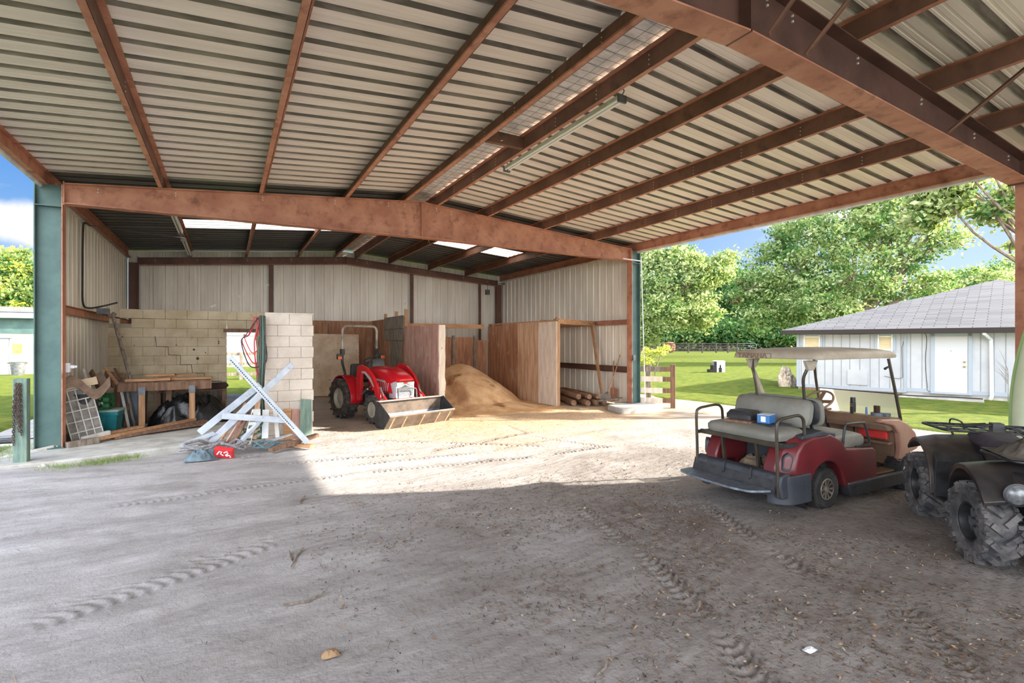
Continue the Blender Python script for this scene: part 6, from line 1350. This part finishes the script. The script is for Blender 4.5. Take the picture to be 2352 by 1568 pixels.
# near board fence stub beside the right column
fs = empty('board_fence', (10.33, 10.2, 0)); tag(fs, 'short section of four-rail weathered board fence just right of the right column', 'fence')
dv = Vector((.42, -.46, 0)); dn = dv.normalized()
for p, h, mm in ((-dv * .5, 1.16, 'greywood'), (dv * .52, 1.18, 'oldwood')):
    m = MB(); q = p; m.box((q.x, q.y, h / 2 - .05), (.13, .13, h + .1), rot=(0, 0, -.8)); m.build('post', M[mm], fs, bevel=.01)
for z in (1.05, .78, .47, .20):
    m = MB(); a_ = -dv * .9 + Vector((-.06, -.05, z)); b_ = dv * .1 + Vector((-.06, -.05, z)); m.bar(a_, b_, .025, .14); m.build('rail', M['plywhite'] if z < .9 else M['greywood'], fs)
    m = MB(); m.bar(dv * .1 + Vector((-.04, -.03, z)), dv * .5 + Vector((-.04, -.03, z)), .025, .13); m.build('rail', M['oldwood'], fs)
# far black paddock fence and gate
def paddock(name, pts, h, lab, rails=4, mm='black', pw=.16, rw=.13):
    r = empty(name, pts[0]); tag(r, lab, 'fence'); o = Vector(pts[0])
    for p in pts:
        m = MB(); q = Vector(p) - o; m.box((q.x, q.y, h / 2), (pw, pw, h)); m.build('post', mm if not isinstance(mm, str) else M[mm], r)
    a, b = Vector(pts[0]) - o, Vector(pts[-1]) - o
    for k in range(rails):
        z = h * (.22 + .72 * k / (rails - 1)); m = MB()
        for p, q in zip(pts[:-1], pts[1:]): m.bar(Vector(p) - o + Vector((0, 0, z)), Vector(q) - o + Vector((0, 0, z)), .04, rw)
        m.build('rail', mm if not isinstance(mm, str) else M[mm], r)
    return r
M['fenceb'] = mat('weathered black fence board', S(56, 50, 50), S(84, 74, 70), 3, rough=.9)
M['fencebr'] = mat('brown fence board', S(110, 88, 72), S(84, 70, 60), 3, rough=.9)
paddock('paddock_fence', [at(x, 80) for x in (1440, 1470, 1501, 1540, 1581, 1613, 1645, 1672, 1693)], 1.55, 'dark board paddock fence across the far side of the lawn, left of the pipe gate', mm=M['fenceb'])
paddock('paddock_fence', [at(x, 96) for x in (1450, 1500, 1550, 1600, 1650, 1700, 1760, 1820, 1900)], 1.6, 'second dark paddock fence farther back at the foot of the trees', mm=M['fenceb'])
g = at(1716, 80); gt = empty('pipe_gate', g); tag(gt, 'grey tubular gate at the right end of the far paddock fence', 'gate')
uu = (at(1738, 80) - at(1695, 80)).normalized(); hw = (at(1738, 80) - at(1695, 80)).length / 2
m = MB(); m.tube([uu * -hw + Vector((0, 0, .3)), uu * -hw + Vector((0, 0, 1.45)), uu * (hw - .2) + Vector((0, 0, 1.5)), uu * hw + Vector((0, 0, 1.3)), uu * hw + Vector((0, 0, .3))], .05, 6, closed=True)
for z in (.6, .9, 1.2): m.tube([uu * -hw + Vector((0, 0, z)), uu * hw + Vector((0, 0, z))], .03, 6)
m.build('frame', M['grey'], gt)
m = MB(); m.tube([uu * .5 + Vector((0, 0, .3)), uu * .5 + Vector((0, 0, 1.45))], .03, 6); m.build('brace', M['grey'], gt)
bp = at(1538, 84); o = MB().lathe([(.001, 1.75), (.5, 1.72), (.85, 1.45), (.95, 1.0), (.9, .5), (.7, .05), (.001, 0)], n=20).build('round_bale', mat('brown bale', S(150, 90, 66), S(120, 74, 56), 3, rough=.95), smooth=True); o.location = bp; tag(o, 'reddish brown rounded bale just behind the far paddock fence', 'bale')
# fence and white building seen through the doorway
paddock('paddock_fence', [(-2.6, 27.0, 0), (-.7, 27, 0), (.62, 27, 0), (2.6, 27, 0), (4.5, 27, 0)], 1.3, 'grey board fence seen through the doorway of the block wall', 3, M['greywood'], .14, .14)
wbld = empty('outbuilding', (1.2, 41, 0)); tag(wbld, 'white building wall seen through the doorway beyond the fence', 'building')
MB().box((0, 1, 1.8), (9, 2, 3.6)).build('wall', M['siding'], wbld); m = MB(); m.box((0, -.03, 2.25), (9, .05, .06)); m.build('trim_board', M['trimw'], wbld); MB().prism([(-.5, 3.55), (2.5, 3.6), (1, 4.6)], -4.7, 4.7, 'X').build('roof', M['grey'], wbld)
# barn at left
bn = empty('barn', (-9.6, 37.5, 0)); tag(bn, 'white block barn with a teal fascia and grey double doors, far left', 'building')
MB().box((-3.0, 2.5, 1.12), (11, 5, 2.24)).build('wall', mat('pale painted block', S(228, 224, 208), S(214, 210, 194), 2, rough=.8), bn)
MB().box((-3.0, -.05, 2.68), (11.2, .1, .88)).build('fascia', M['teal'], bn)
m = MB(); m.prism([(-.45, 3.12), (-.45, 3.18), (3, 3.75), (5.5, 3.2), (5.5, 3.1)], -8.6, 2.7, 'X'); m.build('roof', M['white'], bn)
m = MB(); m.box((-3, -.5, 3.12), (11.3, .12, .12)); m.build('gutter', M['trimw'], bn)
m = MB(); m.box((-3.0, 1.0, 3.62), (11.2, .5, .22)); m.build('roof_vent', M['greywood'], bn)
for x in (-1.35, -.86):
    d = MB().box((x - .02, -.03, .98), (.46, .05, 1.96)).build('door', mat('grey door', S(176, 180, 196), S(160, 164, 182), 2, rough=.5), bn)
    for z in (.45, 1.25):
        for dx in (-.11, .09): MB().box((x + dx, -.06, z), (.14, .015, .5 if z < 1 else .7)).build('door_panel', M['trimw'], d, bevel=.005)
m = MB(); m.box((-1.1, -.08, 2.05), (1.3, .12, .12)); m.box((-.55, -.04, 1.0), (.08, .06, 2.0)); m.build('door_frame', M['offwhite'], bn)
sg = MB().box((-.32, -.05, 1.42), (.42, .02, .52)).build('sign', mat('yellow notice', S(226, 196, 84), S(214, 182, 70), 5, rough=.6), bn); 
m = MB()
for k in range(6): m.box((-.32 + random.uniform(-.02, .02), -.062, 1.62 - .075 * k), (.32 - .05 * (k % 3), .003, .028))
m.build('printed_lines', M['rust'], sg)
m = MB(); m.tube([(.18, -.03, 2.2), (.12, -.03, 1.5), (.15, -.03, .9)], .015, 5); m.box((.13, -.05, 1.4), (.08, .06, .14)); m.build('conduit', M['white'], bn)
bi = empty('trash_can', (-9.62, 36.5, 0)); tag(bi, 'grey round bin standing in front of the white barn wall', 'bin')
MB().lathe([(.001, 0), (.26, 0), (.33, .70), (.35, .72), (.32, .72), (.25, .03), (.001, .03)], n=24).build('body', M['grey'], bi, smooth=True)
for s in (-1, 1): MB().box((s * .37, 0, .66), (.09, .14, .04)).build('handle', M['black'], bi)
# ================= TREES =================
def leaf_mat(name, c, back, var):
    m = bpy.data.materials.new(name); m.use_nodes = True; N = m.node_tree.nodes; L = m.node_tree.links; N.clear()
    o = N.new('ShaderNodeOutputMaterial'); d = N.new('ShaderNodeBsdfDiffuse'); t = N.new('ShaderNodeBsdfTranslucent'); mx = N.new('ShaderNodeMixShader'); mx.inputs[0].default_value = .38
    tc = N.new('ShaderNodeTexCoord'); n = N.new('ShaderNodeTexNoise'); n.inputs['Scale'].default_value = .55; n.inputs['Detail'].default_value = 3; L.new(tc.outputs['Object'], n.inputs['Vector'])
    r = N.new('ShaderNodeValToRGB'); r.color_ramp.elements[0].position = .38; r.color_ramp.elements[1].position = .62; r.color_ramp.elements[0].color = c; r.color_ramp.elements[1].color = var; L.new(n.outputs[0], r.inputs[0])
    L.new(r.outputs[0], d.inputs[0]); t.inputs[0].default_value = back
    L.new(d.outputs[0], mx.inputs[1]); L.new(t.outputs[0], mx.inputs[2]); L.new(mx.outputs[0], o.inputs[0]); return m
LM = {'mid': leaf_mat('mid green leaves', S(118, 142, 86), S(178, 192, 104), S(144, 162, 108)), 'pale': leaf_mat('pale green leaves', S(160, 176, 126), S(204, 210, 140), S(184, 196, 150)), 'deep': leaf_mat('deep green leaves', S(62, 98, 60), S(110, 146, 66), S(84, 118, 70)),
      'blue': leaf_mat('cool green leaves', S(70, 112, 72), S(120, 160, 80), S(96, 134, 86)), 'brown': leaf_mat('brown dead leaves', S(112, 82, 60), S(130, 90, 60), S(90, 64, 50)), 'yel': leaf_mat('yellow green leaves', S(190, 196, 84), S(220, 216, 110), S(170, 184, 84))}
M['trunk'] = mat('grey brown bark', S(128, 112, 96), S(96, 84, 72), 4, stretch=(4, 4, .7), rough=.95, bump=.6)
def foliage(name, blobs, n, size, mats, weights, parent, seed, cl=34, spread=.55):
    """blobs: (cx,cy,cz,rx,ry,rz) local to the tree; leaves gather in sprays near the blob surfaces"""
    rs = np.random.RandomState(seed); B = np.array(blobs, float); vol = (B[:, 3] * B[:, 4] * B[:, 5]) ** .75; p = vol / vol.sum()
    nc = n // cl; bi = rs.choice(len(B), nc, p=p); dirv = rs.normal(size=(nc, 3)); dirv /= np.linalg.norm(dirv, axis=1)[:, None]
    rad = rs.uniform(.35, 1.0, nc) ** .45
    lump = 1 + .22 * np.sin(dirv[:, 0] * 7 + bi) * np.cos(dirv[:, 2] * 6 + 2 * bi)
    C = B[bi, :3] + dirv * B[bi, 3:] * (rad * lump)[:, None]
    sp = rs.normal(size=(nc, cl, 3)) * np.array([1, 1, .55]) * spread * rs.uniform(.5, 1.3, (nc, 1, 1))
    P = (C[:, None, :] + sp).reshape(-1, 3); N_ = len(P)
    nrm = rs.normal(size=(N_, 3)) + np.array([0, 0, .9]); nrm /= np.linalg.norm(nrm, axis=1)[:, None]
    a = np.cross(nrm, rs.normal(size=(N_, 3))); a /= np.linalg.norm(a, axis=1)[:, None]; b = np.cross(nrm, a)
    s = size * rs.uniform(.6, 1.35, N_)[:, None]
    co = np.stack([P - a * s * .55, P + b * s * .30 + a * s * -.05, P + a * s * .55, P - b * s * .30 + a * s * -.05], 1).reshape(-1, 3)
    co = co[: (len(co) // 4) * 4]; q = np.arange(len(co)).reshape(-1, 4)
    cm = rs.choice(len(mats), nc, p=np.array(weights) / np.sum(weights)); mi = np.repeat(cm, cl); fl = rs.rand(len(mi)) < .2; mi[fl] = rs.choice(len(mats), fl.sum(), p=np.array(weights) / np.sum(weights))
    return raw_obj(name, co, q, [LM[k] for k in mats], parent, False, mi)
def tree(loc, blobs, n, size, mats, weights, label, seed, trunk_r=.25, name='tree', cat='tree', group=None, spread=.55, limbs=True, fork=.3):
    r = empty(name, loc); tag(r, label, cat, group)
    foliage('foliage', blobs, n, size, mats, weights, r, seed, spread=spread)
    if limbs:
        rnd = random.Random(seed); m = MB(); top = max(b[2] for b in blobs); h0 = top * fork
        cx = sum(b[0] for b in blobs) / len(blobs); cy = sum(b[1] for b in blobs) / len(blobs)
        m.tube([(cx * .0, cy * .0, -.1), (cx * .1, cy * .1, h0 * .5), (cx * .2, cy * .2, h0)], [trunk_r * 1.2, trunk_r, trunk_r * .85], 9)
        for b in blobs:
            e = Vector(b[:3]); s0 = Vector((cx * .2, cy * .2, h0 * rnd.uniform(.8, 1))); mid = s0.lerp(e, .5) + Vector((rnd.uniform(-.4, .4), rnd.uniform(-.4, .4), rnd.uniform(-.2, .5)))
            m.tube(smooth_path([s0, mid, e], 3), [trunk_r * .6 * (1 - k / 7.5) for k in range(7)], 6)
            for q in range(3):
                e2 = e + Vector((rnd.uniform(-1, 1) * b[3], rnd.uniform(-1, 1) * b[4], rnd.uniform(-.3, .9) * b[5])) * .8; m.tube([mid.lerp(e, .6), e2], [trunk_r * .22, trunk_r * .05], 5)
        m.build('trunk', M['trunk'], r, smooth=True)
    return r
def pb(px, py, d, rw, rh, base, rd=None):
    """blob from a centre seen at (px,py) at depth d, radius in metres, relative to base"""
    p = at(px, d, 1.8 + (784 - py) * d / 1176.0); return (p.x - base.x, p.y - base.y, p.z, rw, rd or rw, rh)
THL = ['dense dark tree at the left end of the thicket, partly behind the airy pale tree', 'second dark tree from the left in the far thicket', 'third dark tree from the left in the far thicket, taller', 'tall dark tree in the middle of the far thicket behind the mounting block', 'dark tree of the far thicket above the pipe gate', 'dark tree of the far thicket just left of the white house roof', 'dark tree of the far thicket hidden mostly by the white house roof',
       'low cool green bush in the thicket, second from the left', 'low cool green bush at the left end behind the far fence', 'low cool green bush in the middle of the far fence', 'low cool green bush behind the pipe gate', 'low cool green bush nearest the white house corner']
DTL = ['hazy distant round tree just right of the house roof ridge start', 'hazy distant tree at the right edge beyond the house roof', 'hazy distant tree beyond the right edge of the roof, outermost', 'hazy distant tree lowest on the left slope of the house roof']
def make_trees():
    b = at(1960, 43)
    bl = [(1790, 620, 43, 3.0, 2.4), (1860, 560, 43, 3.2, 2.6), (1950, 520, 44, 3.6, 2.6), (2040, 505, 43, 3.2, 2.0), (2110, 560, 42, 2.4, 1.6), (2170, 545, 42, 1.9, .9), (1760, 700, 43, 2.4, 2.2), (1850, 680, 42, 3.2, 2.2), (1960, 630, 42, 3.6, 2.4), (2060, 650, 43, 2.6, 2.0), (1720, 660, 43, 1.5, 1.0), (1800, 540, 43, 1.6, 1.0), (2150, 650, 42, 1.6, 1.0), (2190, 480, 42, 1.3, .6), (1900, 740, 41, 3.0, 1.6), (2080, 450, 43, 1.8, .9), (1990, 455, 44, 1.8, .8), (2130, 470, 43, 1.5, .8)]
    tree(b, [pb(x, y, d, rw, rh, b) for x, y, d, rw, rh in bl], 46000, .26, ['mid', 'pale', 'deep', 'brown'], [5, 3, 4, .25], 'large spreading leafy tree rising behind the white house roof', 31, .45, spread=.42, fork=.25)
    b = at(1478, 56)
    bl = [(1500, 650, 56, 2.6, 2.6), (1570, 640, 57, 3.2, 2.6), (1640, 620, 57, 2.0, 1.6), (1520, 720, 55, 2.8, 2.0), (1600, 715, 56, 2.4, 2.0), (1560, 590, 57, 2.4, 1.2), (1490, 590, 57, 2.0, 1.2), (1670, 590, 57, 1.1, .6), (1480, 770, 56, 1.6, 1.2), (1430, 660, 57, 2.5, 2.5)]
    tree(b, [pb(x, y, d, rw, rh, b) for x, y, d, rw, rh in bl], 36000, .34, ['pale', 'mid', 'deep'], [5, 4, 1.5], 'airy pale green tree right beside the right column, its trunk at the column', 32, .42, spread=.5, fork=.55)
    th = [(1470, 735, 100, 5, 4), (1530, 725, 104, 5.5, 5), (1600, 700, 106, 6, 6.5), (1665, 690, 104, 6, 7), (1740, 700, 100, 6, 6.5), (1810, 720, 98, 5, 5), (1880, 700, 104, 6, 6), (1560, 765, 99, 4.5, 2.3), (1500, 772, 99, 4, 2.2), (1640, 762, 98, 5, 2.6), (1720, 765, 98, 5, 2.5), (1790, 768, 97, 4.5, 2.3)]
    for i, (x, y, d, rw, rh) in enumerate(th):
        b = at(x, d); low = i >= 7
        blobs = [pb(x, y, d, rw, rh, b)] + [pb(x + dx, y + dy, d - 1.5, rw * .5, rh * .45, b) for dx, dy in ((-rw * 6, rh * 3), (rw * 6, rh * 2), (rw * 1.5, -rh * 6))]
        if not low: blobs.append(pb(x, 770, d, rw * .9, 2.5, b))
        lab = THL[i]
        tree(b, blobs, 9000 if not low else 6000, .62, ['deep', 'blue', 'mid'], [4, 3, 2] if not low else [1.2, 4, 3], lab, 50 + i, .3, name='thicket_tree' if not low else 'thicket_bush', cat='tree' if not low else 'bush', group='dark trees of the far thicket' if not low else 'bushes at the foot of the far thicket', spread=.9, limbs=not low)
    for i, (x, y, d, rw, rh) in enumerate([(2250, 645, 105, 5.5, 3.4), (2320, 640, 110, 6.5, 4), (2390, 640, 108, 6, 4), (2180, 670, 105, 5, 3.6)]):
        b = at(x, d); tree(b, [pb(x, y, d, rw, rh, b), pb(x + 20, y + 60, d, rw, 5, b), pb(x - 30, y + 20, d, rw * .6, rh * .7, b)], 8000, .6, ['pale', 'mid', 'deep'], [3, 4, 2], DTL[i], 80 + i, .3, group='distant trees at right', spread=.9)
    b = Vector((18.3, 4.75, 0)); ab = [(18.5, 7.0, 6.2, .9, .55, .7), (18.5, 6.6, 7.0, 1.1, .6, .9), (18.6, 6.35, 8.0, 1.2, .7, 1.0), (18.6, 7.3, 7.6, 1.2, .8, 1.4), (18.5, 7.5, 5.6, .8, .4, .5), (18.6, 5.9, 8.9, 1.2, .9, .8)]
    bl = [(x - b.x, y - b.y, z, a_, c_, e_) for x, y, z, a_, c_, e_ in ab] + [pb(x, y, d, rw, rh, b) for x, y, d, rw, rh in ((2300, 470, 14.2, .42, .22), (2340, 445, 14.2, .5, .35), (2265, 490, 14.2, .26, .14), (2338, 560, 14.2, .18, .14), (2325, 515, 14.2, .26, .16), (2240, 450, 14.4, .25, .1), (2320, 590, 14.2, .12, .07))]
    tree(b, bl, 22000, .17, ['pale', 'mid', 'deep'], [4, 4, 1.5], 'leafy branches reaching in against the sky at the upper right edge', 91, .085, spread=.17, fork=.5)
    b = at(20, 58); bl = [(-20, 640, 58, 3.5, 3), (30, 625, 58, 3.2, 2.6), (70, 640, 58, 2.4, 2.2), (0, 690, 57, 4, 2.2), (60, 690, 57, 3, 2.0), (110, 660, 58, 3, 2.5), (40, 590, 58, 1.5, .8), (-60, 600, 58, 3, 2.4)]
    tree(b, [pb(x, y, d, rw, rh, b) for x, y, d, rw, rh in bl], 26000, .36, ['mid', 'yel', 'deep'], [5, 2.0, 2.0], 'big rounded sunlit tree behind the white barn at far left', 92, .5, spread=.5)
    b = at(1505, 24); bl = [(1490, 812, 24, .3, .3), (1515, 806, 24.2, .3, .18), (1480, 830, 24, .3, .25), (1535, 800, 24.4, .25, .10)]
    tree(b, [pb(x, y, d, rw, rh, b) for x, y, d, rw, rh in bl], 1800, .10, ['yel', 'pale'], [4, 1], 'small yellow green shrub behind the board fence stub', 93, .03, name='shrub', cat='shrub', spread=.12, fork=.3)
make_trees()
# ================= SMALL STUFF ON THE GROUND =================
def blades(name, centres, n, h, spread, m_, lab, seed):
    rs = np.random.RandomState(seed); C = np.array(centres)[rs.choice(len(centres), n)]; P = C[:, :2] + rs.normal(size=(n, 2)) * spread; z = C[:, 2]
    a = rs.uniform(0, 2 * PI, n); hh = h * rs.uniform(.4, 1.3, n); ln = rs.normal(size=(n, 2)) * (hh * .5)[:, None]; w = .004
    dx = np.cos(a) * w; dy = np.sin(a) * w
    co = np.stack([np.stack([P[:, 0] - dx, P[:, 1] - dy, z], 1), np.stack([P[:, 0] + dx, P[:, 1] + dy, z], 1), np.stack([P[:, 0] + ln[:, 0] + dx * .3, P[:, 1] + ln[:, 1] + dy * .3, z + hh], 1), np.stack([P[:, 0] + ln[:, 0] - dx * .3, P[:, 1] + ln[:, 1] - dy * .3, z + hh], 1)], 1).reshape(-1, 3)
    o = raw_obj(name, co, np.arange(len(co)).reshape(-1, 4), m_); tag(o, lab, 'grass', kind='stuff'); return o
blades('grass_tufts', [(-2.1, 9.35, .02), (-1.95, 9.36, .02), (-1.75, 9.42, .02), (-1.5, 9.5, .03), (-1.35, 9.56, .03), (-1.6, 9.45, .02), (-2.2, 9.2, .0), (-2.0, 9.2, .01), (-1.25, 9.6, .03)], 900, .07, .09, LM['mid'], 'bright green grass tufts growing along the edge of the concrete slab', 1)
blades('grass_tufts', [(-3.6 + .35 * (k % 9), 9.9 + .35 * (k // 9), .0) for k in range(36) if -3.6 + .35 * (k % 9) < -2.75], 3600, .16, .16, LM['mid'], 'longer green grass around the pipes and the teal post at left', 2)
def litter(name, n, fx, size, mats, lab, seed, asp=.45, zoff=.006, cat='leaf litter'):
    rs = np.random.RandomState(seed); P = fx(rs, n); n = len(P); Z = sand_height(P[:, 0], P[:, 1]) + zoff
    a = rs.uniform(0, 2 * PI, n); s = size * rs.uniform(.4, 1.5, n); u = np.stack([np.cos(a), np.sin(a), rs.normal(size=n) * .25], 1) * s[:, None]; v = np.stack([-np.sin(a), np.cos(a), rs.normal(size=n) * .5], 1) * (s * asp)[:, None]
    c = np.stack([P[:, 0], P[:, 1], Z], 1); up = np.array([0, 0, 1]) * (s * .15)[:, None]
    co = np.stack([c - u, c - v * .7 + up, c + u, c + v * .7 + up], 1).reshape(-1, 3)
    o = raw_obj(name, co, np.arange(len(co)).reshape(-1, 4), mats, mi=rs.randint(0, len(mats), n)); tag(o, lab, cat, kind='stuff'); return o
LT = [mat('dry tan leaf', S(150, 122, 92), rough=.9), mat('dry brown leaf', S(106, 80, 62), rough=.9), mat('dark dry leaf', S(76, 64, 54), rough=.9), mat('pale chip', S(158, 146, 130), rough=.9)]
def zoneR(rs, n):
    P = np.stack([rs.uniform(.6, 8.4, n * 3), rs.uniform(.8, 6.5, n * 3)], 1)
    w = smoothstep(.30, .62, vnoise(P[:, 0] * .8 + 3, P[:, 1] * .8) * .6 + .4 * vnoise(P[:, 0] * 2.4, P[:, 1] * 2.4)) * smoothstep(.0, 3.2, P[:, 0] - (3.0 - P[:, 1]) * .3 + .3) * smoothstep(7, 3, P[:, 1])
    return P[rs.rand(n * 3) < w][:n]
litter('leaf_litter', 15000, zoneR, .013, [LT[1], LT[2], LT[0], LT[1], LT[2], LT[1], LT[3]], 'dry brown leaf litter scattered over the sand at lower right', 5)
litter('twig_litter', 9000, zoneR, .032, LT[1:3], 'fine dark twigs and stems scattered over the sand at lower right', 6, asp=.05)
def zoneA(rs, n):
    P = np.stack([rs.uniform(-3, 8.4, n * 2), rs.uniform(.9, 10, n * 2)], 1); w = smoothstep(.5, .72, vnoise(P[:, 0] * 1.2 + 9, P[:, 1] * 1.2 + 3)) * .8 + .08
    return P[rs.rand(n * 2) < w][:n]
litter('straw_litter', 6500, zoneA, .028, LT[:3], 'thin dry grass stems strewn over the whole sandy floor', 7, asp=.06)
def zoneC(rs, n): return np.stack([rs.uniform(1.5, 8.2, n), 11.6 - np.abs(rs.normal(size=n)) * 2.2], 1)
litter('wood_chips', 9000, zoneC, .011, [LT[0], mat('fresh wood chip', S(214, 170, 120), rough=.9), LT[1], LT[3]], 'light wood shavings spread on the sand in front of the stalls', 8, asp=.4, cat='wood shavings')
def twig(pts, r, lab):
    P = [Vector((x, y, float(sand_height(np.array([x]), np.array([y]))[0]) + dz + r)) for x, y, dz in pts]; m = MB(); m.tube(P, [r, r * .9, r * .5][:len(P)] if len(P) <= 3 else r, 6); tag(m.build('twig', M['greywood']), lab, 'twig')
def G(px, py): 
    d = 1.8 * 1176 / (py - 784); p = at(px, d); return p.x, p.y
for pts, r, lab in (([G(697, 1258), G(684, 1270), G(668, 1302)], .010, 'forked grey twig on the sand near the middle left, longer arm'), ([G(664, 1267), G(668, 1280), G(672, 1290)], .008, 'short arm beside the forked grey twig'), ([G(650, 1392), G(710, 1380), G(752, 1354)], .009, 'long thin dark stick on the sand below the forked twig'),
                    ([G(700, 1145), G(693, 1150), G(686, 1160)], .012, 'small split stick just outside the sunlit patch corner'), ([G(800, 1156), G(825, 1153), G(836, 1160)], .010, 'curved stick lying at the lower edge of the sunlit patch'), ([G(1395, 1510), G(1390, 1530), G(1365, 1552)], .008, 'curved twig on the sand near the bottom of the photo'), ([G(1608, 1384), G(1606, 1392), G(1600, 1404)], .007, 'small bent twig between the two tyre tracks')):
    twig([(x, y, dz) for (x, y), dz in zip(pts, (.012, .0, .006))], r, lab)
x, y = G(758, 1503); o = heap('dry_leaf', (x, y, .0), .05, .035, .035, LT[0], 'crumpled dry tan leaf on the sand near the bottom centre left', 'leaf', 2, .6, 16)
x, y = G(1860, 1492); o = heap('paper_scrap', (x, y, .0), .04, .025, .02, M['white'], 'small crumpled white scrap on the sand at lower right', 'scrap', 3, .6, 14)
